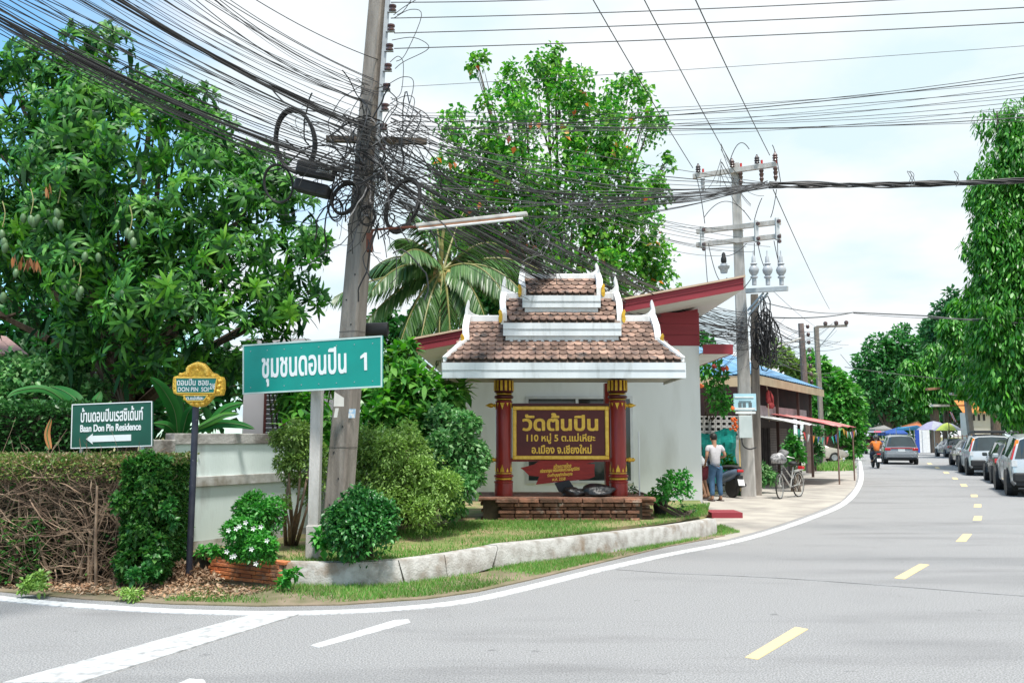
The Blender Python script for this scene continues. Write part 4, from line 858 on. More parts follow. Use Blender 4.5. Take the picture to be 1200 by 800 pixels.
s_ = MB().prism([q(409, 479, .06), q(417, 479, .1), q(416, 489.5, .1), q(408, 489.5, .06)], (0, .008, 0)).build('sticker', mat('blue_sticker', (0.30, 0.48, 0.68), (0.62, 0.66, 0.70), scale=25, lo=.45, hi=.55), pole)
# insulator rack on the road side of the pole
rk = rotz(-.42) @ Vector((1, 0, 0))
rack = MB().bar(p1(4.9)+rk*.17, p1(8.3)+rk*.14, .05, .06).build('insulator_rack', steel, pole)
for i in range(11):
    z = 5.35+i*.27; c = p1(z)+rk*.235
    MB().bb(c+Vector((-.07, -.02, -.055)), c+Vector((.05, .02, -.045))).build('clevis', steel, rack)
    MB().lathe([(.03, -.045), (.05, -.04), (.05, -.02), (.032, -.008), (.032, .008), (.05, .02), (.05, .04), (.03, .045)], c, 12).build('spool', porc, rack, smooth=True)
cr = P(382, 163, 10.85), P(500, 166, 11.1)
MB().bar(cr[0], cr[1], .08, .075).build('cross_arm', mat('old_timber', (0.14, 0.11, 0.085), (0.085, 0.065, 0.05), scale=8, stretch=(1, 6, 6), bump=.4), pole)
# tube light on an arm
tl = empty('tube_light', P(437, 275, 10.5), 'long white fluorescent street light on a rusty arm from the concrete pole', 'street light')
MB().bb(P(429, 273, 10.45), P(437, 296, 10.55)).build('ballast_box', rustm, tl, bev=.008)
MB().tube(catmull([P(435, 279, 10.5), P(436.5, 271.5, 10.5), P(442, 269, 10.5), P(492, 265.5, 10.4)]), .016, 6).build('arm', rustm, tl, smooth=True)
a, b = P(488, 264.5, 10.38), P(618, 250.5, 10.1)
MB().bar(a, b, .085, .045).build('fixture', mat('lamp_white', (0.56, 0.55, 0.53), (0.40, 0.37, 0.34), scale=6), tl, bev=.01)
MB().bar(a.lerp(b, .03)-Vector((0, .02, .036)), a.lerp(b, .9)-Vector((0, .02, .036)), .05, .022).build('rusted_tray', mat('rust_tray', (0.36, 0.20, 0.12), (0.25, 0.13, 0.08), scale=6), tl)
MB().tube([a.lerp(b, .02)-Vector((0, .04, .062)), a.lerp(b, .96)-Vector((0, .04, .062))], .016, 8).build('tube', mat('glass_tube', (0.78, 0.79, 0.79), rough=.2), tl, smooth=True)
sp_ = empty('loudspeaker', P(440, 386, 10.95), 'black cylindrical horn behind the concrete pole above the teal sign', 'loudspeaker')
c = P(440, 386, 11.0); MB().lathe([(.04, -.2), (.085, -.19), (.09, .05), (.095, .16), (.085, .165), (.05, .05), (.02, .0)], c, 18, 'X').build('horn', blackp, sp_, smooth=True)
MB().bar(c+Vector((-.25, 0, .0)), c+Vector((-.1, 0, .0)), .04, .04).build('bracket', steel, sp_)
# splice closure and coils of spare cable
bx_ = empty('splice_box', P(370, 205, 10.2), 'black cable splice boxes hung from the wires beside the concrete pole', 'splice box')
ax = Vector((1, -.1, -.12)).normalized()
MB().bar(P(349, 196, 10.2), P(392, 204, 10.2), .20, .17).build('upper_case', blackp, bx_, bev=.03)
MB().bar(P(346, 216, 10.3), P(386, 226, 10.3), .20, .15).build('lower_case', blackp, bx_, bev=.03)
for yy in (196.5, 201): lettering('lettering', 'MOULDED BY' if yy > 200 else 'SPLICE', P(380, yy, 10.09), ax, ax.cross(Vector((0, -1, 0))).normalized()*-1 if False else Vector((.12, 0, 1)), .20 if yy > 200 else .15, .035, MATS['paper'], bx_, bold=.02, depth=.004, rows=24)
MB().bar(P(385, 203, 10.25), P(408, 190, 10.6), .04, .04).build('hanger', steel, bx_)
def ring(cx, cy, rx, ry, Y, tilt, n, r, jit, label, grp='coils of spare cable at the concrete pole'):
    c = P(cx, cy, Y); k = Y/FPX
    o = empty('cable_coil', c, label, 'cable coil', grp)
    for j in range(n):
        pts = []; ph = random.random()*6; a0, b0 = rx*k*(1+random.uniform(-jit, jit)), ry*k*(1+random.uniform(-jit, jit)); oy = random.uniform(-.04, .04)
        for i in range(29):
            t = 2*pi*i/28; pts.append(c+Vector((a0*cos(t)*cos(tilt)-b0*sin(t)*sin(tilt), oy+.05*sin(t+ph), a0*cos(t)*sin(tilt)+b0*sin(t)*cos(tilt))))
        MB().tube(pts, r, 5, cap=False).build('strand', blackp, o, smooth=True)
ring(345.5, 165, 23.5, 38, 10.2, .12, 7, .013, .05, 'largest coil of thick black cable, left of the splice boxes')
ring(326, 215, 16.5, 22, 10.3, .1, 4, .010, .05, 'thin black cable coil hanging lowest left of the splice boxes')
ring(405, 232, 15, 22, 10.4, -.5, 6, .012, .12, 'black cable coil hanging against the left face of the concrete pole')
ring(393, 245, 8, 14, 10.45, .1, 3, .008, .15, 'smallest cable coil hanging below the splice boxes')
ring(472, 240, 18, 34, 10.7, -.35, 6, .012, .1, 'black cable coil hanging right of the pole above the tube light')
ring(430, 253, 9, 11, 10.45, 0, 3, .008, .15, 'small cable coil hanging on the front of the concrete pole')
# ---------------------------------------------------------------- cables
def tubeobj(name, pts, r, m, label, cat, group, n=4):
    return tag(MB().tube(pts, r, n, cap=False).build(name, m, smooth=True), label, cat, group)
def span(a, b, sag, r, label, group, m=None, n=18, s1=1.0, name='overhead_cable'):
    a = Vector(a); b = Vector(b); pts = []
    for i in range(n+1):
        s = s1*i/n; p = a.lerp(b, s) if s <= 1 else a+(b-a)*s; p = p+Vector((0, 0, 4*sag*s*(s-1))); pts.append(p)
    return tubeobj(name, pts, r, m or random.choice((blackp, greyc)), label, 'cable', group)
def along(a, tx, ty, d, sag, r, label, group, s1=1.7, m=None):
    a = Vector(a); k = P(tx, ty, 1.0).x; t = (k*a.y-a.x)/(d[0]-k*d[1]); Yt = a.y+t*d[1]
    return span(a, P(tx, ty, Yt), sag, r, label, group, m, 22, s1)
U = random.uniform
LB = 'black cable of the dense sagging bundle over the mango tree'; GB = 'cables in the dense bundle over the mango tree'
for i in range(28):
    o = random.gauss(0, 1); sy = 200+o*9
    along(P(430+U(-8, 8), sy+U(-6, 6), 10.6+U(-.15, .15)), U(-6, 6), 17+o*9+U(-7, 7), (-2.4+U(-.05, .05), -3.8), .13+U(-.05, .10), random.choice((.004, .005, .006, .008)), LB, GB)
LU = 'thin black wire fanning from the concrete pole to the upper left corner'; GU = 'wires fanning to the upper left corner'
for i in range(46):
    t = i/45; tx = 30+t*235+U(-14, 14)
    along(P(437+U(-7, 7), 190-95*t+U(-14, 14), 10.65+U(-.12, .12)), tx, 0, (-2.4+U(-.12, .12), -3.8+U(-.15, .15)), U(.03, .16), random.choice((.003, .003, .004, .005, .006)), LU, GU)
LD = 'black cable of the second dark bundle crossing the top left sky'; GD = 'cables in the second dark bundle'
for i in range(16):
    o = random.gauss(0, 1)
    along(P(438+U(-6, 6), 152+o*6, 10.6), 138+o*6, 0, (-2.4, -3.8), .10+U(-.02, .02), random.choice((.004, .005, .007)), LD, GD)
for x, y in ((300, 0), (262, 0), (240, 0)): along(P(443, 70+(300-x)*.7, 10.7), x, y, (-2.4, -3.9), .05, .006, LU, GU)
LR = 'black wire running behind the shrine roof from the big pole to the far pole'; GR = 'wires from the big pole to the service pole'
for i in range(58):
    o = random.gauss(0, 1); y0 = 196+o*24
    span(P(440+U(-6, 16), y0, 10.75+U(-.1, .2)), P(873+U(-4, 6), 388+o*11+U(-8, 8), 23.5+U(-.15, .1)), U(.1, .75), random.choice((.005, .006, .007, .009)), LR, GR)
for i in range(10): span(P(458, U(105, 165), 10.8), P(U(822, 905), U(262, 300), 23.4), U(.2, .6), .006, LR, GR)
GPt = P(905, 216, 14.0)
LG = 'black wire converging from the big pole on the thick cable over the road'; GG = 'wires converging on the thick road cable'
for i in range(20):
    span(P(455+U(-4, 10), 135+i*5.6+U(-5, 5), 10.75+U(-.1, .1)), GPt+Vector((U(-.15, .1), U(-.1, .1), U(-.03, .03))), U(.05, .55), random.choice((.005, .006, .007)), LG, GG)
for i in range(8): span(P(600+U(0, 60), 250+U(-25, 20), 14.5), GPt+Vector((U(-.1, .1), 0, U(-.03, .03))), U(0, .15), .004, LG, GG)
th = empty('road_cable', GPt, 'thick bundle of black cables strung across the road to the right', 'cable')
for i in range(7):
    a, b = GPt+Vector((-.05, U(-.03, .03), U(-.03, .03))), P(1290, 206, 13.2); pts = []
    for j in range(25):
        s = j/24; p = a.lerp(b, s); w = .035 if i else .01; pts.append(p+Vector((0, w*cos(j*.7+i), w*sin(j*.7+i)-.10*4*s*(1-s)*.6)))
    MB().tube(pts, .024 if i == 0 else .013, 6, cap=False).build('strand', blackp if i < 5 else greyc, th, smooth=True)
for px in (1065, 1068, 1120): MB().tube(catmull([P(px, 214, 13.5), P(px+3, 205, 13.5), P(px-2, 201, 13.5), P(px+4, 213, 13.5), P(px, 219, 13.5)]), .006, 3).build('tie', greyc, th)
LH_ = 'wire crossing high over the road from the big pole to the right edge'; GH = 'wires crossing the road to the right'
for i in range(13):
    y0 = U(132, 160); y1 = 86+i*4.7
    span(P(456+U(0, 6), y0, 10.75), P(1200, y1, 9.6), .10+U(-.04, .12), random.choice((.003, .003, .004, .006)), LH_, GH, s1=1.25)
LT = 'insulated line from the pole top insulators to the right edge'; GT_ = 'four insulated lines at the top'
for (x0, y0, x1, y1) in ((468, 21.5, 1050, 0), (472, 39, 1200, 9), (472, 57, 1200, 26.5), (468, 3, 800, -8)):
    span(P(x0-10, y0, 10.8), P(x1, y1, 9.8), .03, .007, LT, GT_, s1=1.4, m=greyc)
span(P(470, 102, 10.8), P(1200, 54, 9.8), .02, .0035, LH_, GH, s1=1.25, m=greyc)
LV = 'high voltage line from the far crossarm to the top edge'; GV = 'three high voltage lines'
for (x0, y0, x1) in ((858, 194, 755), (902, 182, 815), (812, 197, 695)): along(P(x0, y0, 23.6), x1, 0, (-3.8, -8.8), .05, .011, LV, GV, s1=1.5)
LL = 'loose black wire end curling round the concrete pole'; GL = 'loose wires curling round the concrete pole'
for i in range(150):
    c = P(random.gauss(434, 24), random.gauss(190, 36), 10.55+U(-.3, .3)); p = [c]; d = Vector((U(-1, 1), U(-.5, .5), U(-1, 1))).normalized()
    bend = Vector((U(-1, 1), U(-1, 1), U(-1, 1)))*.5
    for k in range(10):
        d = (d.lerp(d.cross(bend.normalized()), U(.02, .32))+Vector((U(-.3, .3), U(-.2, .2), U(-.45, .25)))).normalized(); p.append(p[-1]+d*U(.04, .16))
    tubeobj('loose_wire', catmull(p, 2), random.choice((.004, .006, .008, .011)), blackp if i % 3 else greyc, LL, 'cable', GL, 3)
for i in range(9):                               # jumpers looping from the spool insulators
    z = 5.3+i*.30; a = p1(z)+rk*.26; b = a+Vector((U(.15, .5), U(-.1, .1), U(-.1, .1))); e = a+Vector((U(-.02, .08), 0, -U(.25, .7)))
    tubeobj('loose_wire', catmull([a, a.lerp(b, .6)+Vector((0, 0, .1)), b, e+Vector((.12, 0, .1)), e], 5), .006, greyc, LL, 'cable', GL, 3)
# wire nest at the end of the tube light
nest = empty('wire_nest', P(645, 268, 13.0), 'tangled nest of thin wires hanging beyond the tube light end', 'wire tangle')
for i in range(46):
    c = P(random.gauss(648, 20), random.gauss(268, 11), 13+U(-.2, .2)); p = [c]; d = Vector((U(-1, 1), U(-.4, .4), U(-.7, .7))).normalized()
    for k in range(8): d = (d+Vector((U(-.7, .7), U(-.3, .3), U(-.7, .7)))).normalized(); p.append(p[-1]+d*.09)
    MB().tube(catmull(p, 2), .005, 3, cap=False).build('strand', greyc if i % 2 else blackp, nest)
span(P(655, 275, 13), P(870, 390, 23), .2, .012, LR, GR)
# ---------------------------------------------------------------- service pole with crossarms
P2 = empty('power_pole', G(878, 581), 'pale concrete pole with crossarms and pale blue panel beside the bicycle', 'power pole')
b2, t2 = P(877.5, 582, 23.6), P(861.5, 192, 23.6)
tapered('shaft', b2, t2, .20, .115, -.30, pale_conc, P2)
tapered('shaded_side_shaft', P(887, 580, 24.0), P(884, 345, 24.0), .13, .10, -.2, conc, P2)  # added darker shaft; the pole's shaded right side is put into its colour
xd = Vector((1.85, -1.0, 0)).normalized()
def arm(cx, cy, L, off=0): c = P(cx, cy, 23.45); return MB().bar(c-xd*L/2, c+xd*L/2, .11, .13).build('cross_arm', pale_conc, P2), c
ar, c0 = arm(860, 200, 2.35)
for t, big in ((-.9, 0), (-.05, 1), (.55, 0), (.98, 1)):
    c = c0+xd*t*1.15+Vector((0, -.05, .02))
    MB().lathe([(.02, .06), (.075, .08), (.05, .13), (.08, .15), (.05, .20), (.075, .22), (.03, .29), (.02, .33)], c, 10).build('insulator', porc if big else mat('dark_porcelain', (0.05, 0.04, 0.045), rough=.3), ar, smooth=True)
for t in (-.82, .12, .62, .95):
    c = c0+xd*t*1.15; MB().lathe([(.03, -.08), (.07, -.12), (.04, -.2), (.07, -.22), (.04, -.32), (.065, -.36), (.02, -.48)], c+Vector((.03, -.06, 0)), 10).build('fuse_cutout', porc if t > .1 else greyporc, ar, smooth=True)
    MB().box(c+Vector((.05, -.05, .1)), (.05, .05, .15)).build('red_cap', mat('red_plastic', (0.5, 0.04, 0.04)), ar)
for cy in (266, 282):
    ar2, c1 = arm(864.5, cy, 2.35)
for t in (-.88, .42, .9):
    c = P(864.5, 274, 23.4)+xd*t*1.17; o = MB().box(c+Vector((0, -.08, 0)), (.10, .10, .62)).build('fuse_carrier', mat('pale_grey_paint', (0.55, 0.57, 0.59)), P2, bev=.01)
    for dz in (-.22, .2, -.36): MB().lathe([(.02, -.05), (.055, -.03), (.055, .03), (.02, .05)], c+Vector((.03, -.14, dz)), 10).build('insulator', porc, o, smooth=True)
br_ = MB().bar(P(874, 341, 23.3), P(923, 338, 22.6), .12, .12).build('bracket', mat('grey_bracket', (0.45, 0.48, 0.50)), P2)
for px in (884, 900, 916):
    c = P(px, 334, 23.0); MB().lathe([(.06, 0), (.06, .18), (.10, .2), (.10, .23), (.06, .26), (.12, .34), (.14, .42), (.11, .5), (.06, .55), (.10, .58), (.06, .62), (.05, .78), (.02, .82), (.015, .95)], c, 14).build('surge_arrester', greyporc, br_, smooth=True)
for o_ in (0, 5): MB().bar(P(876+o_*.3, 364+o_, 23.3), P(895+o_, 343, 23.1), .05, .05).build('brace', steel, P2)
bell = empty('bell_insulator', P(848.5, 312, 23), 'grey bell shaped insulator with black cap hung left of the service pole', 'insulator')
c = P(848.5, 320, 23.0); MB().lathe([(.09, 0), (.11, .10), (.15, .14), (.16, .19), (.10, .21), (.09, .26)], c, 16).build('bell', greyporc, bell, smooth=True); MB().lathe([(.05, .26), (.08, .32), (.075, .42), (.05, .46), (.055, .52), (.02, .58)], c, 12).build('cap', blackp, bell, smooth=True)
# panel, meter box on the service pole
pn = MB().bb(P(860, 481, 23.2), P(885.5, 461, 23.23)).build('panel', mat('pale_blue_panel', (0.42, 0.66, 0.76), (0.34, 0.58, 0.70), scale=4), P2)
pf = lambda a, b, c_, d_, m: MB().bb(P(a, b, 23.185), P(c_, d_, 23.199)).build('printed_block', m, pn)
pf(861, 480, 885, 477.5, mat('print_white', (0.70, 0.74, 0.76))); pf(861, 466, 883, 464.5, MATS['print_white'])
for x in (865.5, 870.5, 877.5): pf(x, 477, x+3.4, 471.5, mat('print_dark', (0.12, 0.16, 0.18)))
pf(866, 470.5, 880, 469.6, MATS['print_dark'])
MB().bb(P(862, 484.5, 23.2), P(885, 482, 23.24)).build('panel', MATS['print_white'], P2)
mb_ = MB().bb(P(866.5, 513, 23.1), P(879.5, 487, 23.24)).build('meter_box', mat('box_grey', (0.50, 0.57, 0.58), (0.42, 0.49, 0.50), scale=3), P2, bev=.012)
MB().tube(catmull([P(869, 513, 23.15), P(871, 522, 23.1), P(878, 526, 23.1), P(886, 524, 23.3)]), .02, 5).build('conduit', blackp, P2)
ml = empty('marigold_garland', P(861, 494, 23.1), 'orange marigold garland hanging beside the meter box', 'garland'); om = mat('marigold', (0.72, 0.17, 0.03), (0.6, 0.10, 0.03), scale=20, bump=.8)
for i in range(16): lump_mesh('blossom', P(860.5+U(-3, 3)*(1+(i > 10)), 490+i*.95, 23.1+U(-.05, .05)), (.035, .035, .032), om, i, parent=ml, amp=.3, flatb=False)
# black hanging cable clump on the right of the service pole
cl = empty('cable_clump', P(897, 395, 23.2), 'heavy clump of black cable loops hung right of the service pole', 'cable clump')
for i in range(44):
    c = P(random.gauss(897, 6)+0, random.gauss(396, 14), 23.2+U(-.3, .3)); rx, rz = U(.06, .22), U(.2, .55)
    MB().tube([c+Vector((rx*cos(t*.7), .1*sin(t*1.3+i), rz*sin(t*.7))) for t in range(10)], .017, 4, cap=False).build('loop', blackp, cl)
LS = 'thin wire of the web strung around the service pole'; GS = 'web of wires around the service pole'
for i in range(38):
    span(P(U(874, 900), U(360, 420), 23.4), P(U(905, 1000), U(372, 455), U(30, 50)), U(.1, .6), .008, LS, GS)
for i in range(14): span(P(U(822, 850), U(360, 440), 22.5), P(U(872, 890), U(355, 420), 23.4), U(.05, .35), .007, LS, GS)
for (x0, y0, x1, y1, s) in ((826, 285, 829, 330, .1), (830, 285, 852, 325, .5), (884, 285, 884, 318, .05), (888, 285, 899, 315, .2), (907, 282, 916, 318, .1), (911, 282, 912, 312, .1), (815, 205, 826, 262, -.2), (825, 255, 880, 258, -.5), (884, 258, 893, 232, -.05), (903, 255, 910, 222, .1), (848, 300, 875, 285, .1), (829, 330, 884, 320, .5), (855, 190, 878, 175, -.35), (905, 170, 915, 215, -.2), (880, 240, 846, 190, .1)):
    span(P(x0, y0, 23.3), P(x1, y1, 23.2), s, .011, LS, GS)
for i in range(9): span(P(845, U(168, 205), 20), P(U(815, 905), U(205, 260), 23.3), U(.0, .3), .007, LS, GS)
LC = 'black cable over the road before the far trees'; GC = 'cables over the road before the far trees'
for (x0, y0, Y0, x1, y1, Y1, r, s) in ((906, 372, 26, 1000, 366, 40, .02, .1), (1000, 366, 40, 1085, 370, 40, .03, .0), (1085, 370, 40, 1210, 379, 38, .03, .05), (900, 380, 26, 945, 400, 38, .025, .2), (1000, 367, 40, 1210, 372, 38, .014, .15), (880, 350, 25, 1000, 366, 40, .015, .2), (990, 430, 50, 1140, 446, 66, .02, .1), (985, 415, 50, 1000, 433, 55, .015, .0), (906, 222, 14, 972, 362, 38, .008, .1), (905, 340, 23, 960, 385, 48, .008, .1)):
    span(P(x0, y0, Y0), P(x1, y1, Y1), s, r, LC, GC)
# ---------------------------------------------------------------- farther poles
P3 = empty('power_pole', P(946, 510, 38), 'thin brown leaning pole with spool insulators behind the blue roof', 'power pole'); P3.location.z = 0; ORG[P3.name] = P3.location.copy()
a, b = P(938.5, 379, 38), P(948, 512, 38); MB().tube([Vector((b.x, 38, 0)), a], [.19, .13], 8).build('shaft', mat('brown_pole', (0.22, 0.16, 0.14), (0.15, 0.11, 0.10), scale=5), P3)
for i in range(9): MB().lathe([(.04, -.09), (.08, -.04), (.08, .04), (.04, .09)], a.lerp(b, .03+i*.07)+Vector((.26, -.1, 0)), 8).build('spool', porc, P3, smooth=True)
P4 = empty('power_pole', P(958, 510, 52), 'slim grey pole with one long crossarm above the far bushes', 'power pole'); P4.location.z = 0; ORG[P4.name] = P4.location.copy()
a = P(956.5, 383, 52); MB().bar(Vector((a.x+.1, 52, 0)), a, .24, .24).build('shaft', conc, P4); e = P(993, 381.5, 51.5); MB().bar(a, e, .14, .14).build('cross_arm', conc, P4)
for t in (.3, .65, .97): MB().lathe([(.05, .05), (.13, .12), (.13, .25), (.05, .32)], a.lerp(e, t), 8).build('insulator', porc, P4, smooth=True)
MB().bar(P(960, 407, 52), a.lerp(e, .65), .05, .05).build('brace', steel, P4)
lm = empty('service_drop_arm', P(888, 412, 26), 'pale bent conduit arm over the blue roof right of the service pole', 'conduit arm')
MB().tube(catmull([P(886, 423, 26), P(887, 418, 26), P(891, 414, 26.2), P(912, 406, 27), P(938, 396, 30)]), .03, 6).build('pipe', mat('pvc', (0.48, 0.48, 0.46)), lm, smooth=True)
P5 = empty('lamp_post', P(1133, 512, 64), 'far concrete lamp post with tube lamps reaching over the market stalls', 'lamp post'); P5.location.z = 0; ORG[P5.name] = P5.location.copy()
a = P(1131, 447, 64); MB().bar(Vector((a.x+.3, 64, 0)), a, .35, .35).build('shaft', conc, P5)
for (x0, y0, x1, y1) in ((1131, 452, 1086, 456), (1141, 465, 1114, 461), (1130, 475, 1092, 475)):
    p, e = P(x0, y0, 64), P(x1, y1, 62); MB().bar(p, p.lerp(e, .5), .08, .08).build('arm', rustm, P5); MB().bar(p.lerp(e, .5), e, .24, .16).build('lamp', MATS['rust_tray'] if y0 < 460 else MATS['lamp_white'], P5)
# ================================================================ signs at the corner
teal = mat('teal_sign', (0.006, 0.27, 0.225), (0.006, 0.24, 0.20), scale=3, rough=.4)
refl = mat('reflective_white', (0.74, 0.76, 0.77), (0.68, 0.70, 0.71), rough=.45)
def plate(o, q00, q10, q11, q01, m, border, bw, name='board'):
    """q: bottom left, bottom right, top right, top left"""
    q00, q10, q11, q01 = map(Vector, (q00, q10, q11, q01)); n = (q10-q00).cross(q01-q00).normalized()
    bd_ = MB().prism([q00, q10, q11, q01], -n*.022).build(name, m, o)
    R = (q10-q00).normalized(); Uv = (q01-q00).normalized(); mb = MB()
    for a, b, i0, i1 in ((q00, q10, Uv, Uv), (q10, q11, -R, -R), (q11, q01, -Uv, -Uv), (q01, q00, R, R)):
        d = (b-a).normalized(); mb.prism([a+n*.001, b+n*.001, b-d*bw+i1*bw+n*.001, a+d*bw+i0*bw+n*.001], n*.004)
    mb.build('border', border, bd_); return bd_, R, Uv, n
cs = empty('community_sign', G(366, 650, .24), 'wide teal community sign with white Thai letters on a concrete post', 'sign')
q00, q10, q11, q01 = P(284.5, 462, 10.15), P(448, 453.5, 9.55), P(448, 393, 9.55), P(284.5, 404, 10.15)
bd_, R, Uv, n = plate(cs, q00, q10, q11, q01, teal, mat('aged_white_edge', (0.50, 0.62, 0.60)), .018)
def on(q, u, v): return q00.lerp(q10, u).lerp(q01.lerp(q11, u), v)+n*.001
lettering('lettering', 'ชุมชนดอนปิน', on(0, .45, .485), R, Uv, 1.13, .41, refl, bd_, bold=.020, depth=.004)
o1 = on(0, .875, .515); MB().prism([o1+R*a*.1+Uv*b*.1 for a, b in ((.05, -1), (.4, -1), (.4, 1), (.12, 1), (-.42, .62), (-.42, .32), (.05, .52))], n*.004).build('lettering', refl, bd_)
for v in (.13, .86):
    for k in range(8): c = on(0, .06+k*.125, v); MB().lathe([(.006, -.003), (.006, .004)], c, 8, 'Y').build('rivet', steel, bd_)
pb = P(367, 652, 10.08); MB().bb((pb.x-.062, 10.02, .2), (pb.x+.062, 10.15, 2.3)).build('post', pale_conc, cs, bev=.008)
MB().bb((pb.x-.075, 10.0, .2), (pb.x+.075, 10.17, .62)).build('post_foot', pale_conc, cs, bev=.01)
# residence sign standing on the hedge
rs = empty('residence_sign', P(131, 524, 9.75), 'dark green residence sign with white arrow standing on the clipped hedge', 'sign')
dg = mat('dark_green_sign', (0.010, 0.085, 0.055), (0.008, 0.07, 0.045), scale=4, rough=.4)
q00, q10, q11, q01 = P(83, 525.5, 9.9), P(178.5, 522.5, 9.65), P(178.5, 469.8, 9.65), P(84.5, 473.5, 9.9)
bd2, R, Uv, n = plate(rs, q00, q10, q11, q01, dg, refl, .011)
lettering('lettering', 'บ้านดอนปินเรสซิเด้นท์', on(0, .505, .745), R, Uv, .82, .165, refl, bd2, bold=.016)
lettering('lettering', 'Baan Don Pin Residence', on(0, .49, .445), R, Uv, .80, .082, refl, bd2, bold=.02)
c = lambda u, v: on(0, u, v)
MB().prism([c(.19, .205), c(.275, .325), c(.27, .275), c(.745, .275), c(.745, .135), c(.27, .135), c(.275, .085)], n*.004).build('arrow', refl, bd2)
for u in (.12, .88): MB().bar(c(u, 0)+Vector((0, .03, -.05)), c(u, .9)+Vector((0, .03, 0)), .03, .03).build('post', steel, rs)
# golden street name sign
ss = empty('street_name_sign', G(221, 682), 'golden carved street name sign on a dark blue post', 'street sign')
pt_, pbm = P(229.5, 476, 9.6), G(221, 682)
MB().tube([pbm-Vector((0, 0, .02)), pt_], .036, 12).build('post', mat('dark_blue_paint', (0.035, 0.04, 0.065), (0.06, 0.065, 0.09), scale=6, rough=.5, c3=(0.25, 0.26, 0.28), s3=14, t3=(.66, .74)), ss, smooth=True)
Yp = 9.52; gp_ = [(231, 423.5), (237, 425.5), (242, 431), (246, 436), (251, 437.5), (254, 440.5), (259, 441.5), (260.5, 446), (260.5, 456), (259, 463), (252, 463.5), (248, 464), (244, 470), (238, 475.5), (231, 477), (224, 475.5), (218, 471), (213.5, 464), (208, 463), (203, 461), (201.5, 455), (202, 445), (203, 441), (208, 440), (212, 437), (218, 434.5), (222, 429), (226, 425)]
tilt = Vector((.0, 0, 0))
fr_ = MB().prism([P(a, b, Yp) for a, b in gp_], (0.02, .07, 0)).build('carved_frame', mat('gold_leaf', (0.72, 0.45, 0.05), (0.48, 0.27, 0.03), scale=30, rough=.4, metal=.2, bump=.9, bscale=60), ss, bev=.01)
t2_ = mat('sign_teal', (0.01, 0.19, 0.17), (0.01, 0.165, 0.15), rough=.4)
p1_ = MB().prism([P(a, b, Yp-.012) for a, b in ((205.5, 442.5), (254.5, 442.5), (251, 460.5), (206.5, 460.5))], (0, .012, 0)).build('name_plate', t2_, fr_)
p2_ = MB().prism([P(a, b, Yp-.012) for a, b in ((215, 463), (243.5, 463), (238.5, 469.5), (219, 469.5))], (0, .012, 0)).build('name_plate', t2_, fr_)
gl_ = mat('gold_bright', (0.85, 0.58, 0.12), (0.7, 0.42, 0.06), rough=.35, metal=.2)
def rim(px):
    c_ = [P(a, b, Yp-.012) for a, b in px]; mb = MB()
    for i in range(len(c_)): mb.tube([c_[i], c_[(i+1) % len(c_)]], .008, 5)
    mb.build('rim', gl_, fr_, smooth=True)
rim([(205.5, 442.5), (254.5, 442.5), (251, 460.5), (206.5, 460.5)]); rim([(215, 463), (243.5, 463), (238.5, 469.5), (219, 469.5)])
for i in range(16):
    t = -pi*.06+i/15*pi*1.12; a, b = 231+11*cos(t)*1.0, 434.5-7.5*sin(t)
    lump_mesh('scroll', P(a, b, Yp), (.022, .018, .022), gl_, i, parent=fr_, amp=.2, flatb=False)
for i, (a, b) in enumerate(((231, 434), (231, 429), (206, 447), (205, 453), (257, 446), (256.5, 452), (256, 458), (205, 458), (212, 439.5), (250, 440), (225, 472.5), (231, 473.5), (237, 472.5), (217, 467), (244, 467), (219, 438.5), (243, 438.5))):
    lump_mesh('scroll', P(a, b, Yp), (.02, .018, .02), gl_, i+30, parent=fr_, amp=.3, flatb=False)
Rr = Vector((1, 0, 0)); Ut = Vector((0, 0, 1)); fz = Yp-.0135
lettering('lettering', 'ดอนปิน ซอย', P(226, 447.6, fz), Rr, Ut, .35, .075, refl, p1_, bold=.012)
lettering('lettering', 'DON PIN  SOI', P(226.5, 456, fz), Rr, Ut, .34, .05, refl, p1_, bold=.015)
lettering('lettering', '2/6', P(249, 452.5, fz), Rr, Ut, .065, .065, refl, p1_, bold=.012)
lettering('lettering', 'ต.แม่เหียะ', P(228.5, 466, fz), Rr, Ut, .19, .045, refl, p2_, bold=.03, rows=40)
# two thin survey stakes on the lawn
for (x, y0, y1, z, lab) in ((750, 606, 505, .28, 'tall thin white stake standing before the right maroon pillar'), (503, 606, 529, .28, 'thin grey stake standing in front of the big bush')):
    g = G(x, y0, z); tag(MB().tube([g, Vector((g.x, g.y, P(x, y1, g.y).z))], .011, 6).build('stake', refl if x > 600 else pale_conc), lab, 'stake')
# ================================================================ vegetation
bark = mat('bark', (0.15, 0.11, 0.08), (0.085, 0.065, 0.05), scale=7, rough=.95, bump=.7, bscale=25, stretch=(3, 3, .8))
def plant(name, label, cat, loc, group=None): return empty(name, loc, label, cat, group)
def crown(parent, parts, m, name='crown'):
    o = npmesh(name, *merge(parts), m, parent); return tag(o, kind='stuff')
def ground(px, py, Y): p = P(px, py, Y); return Vector((p.x, Y, 0))
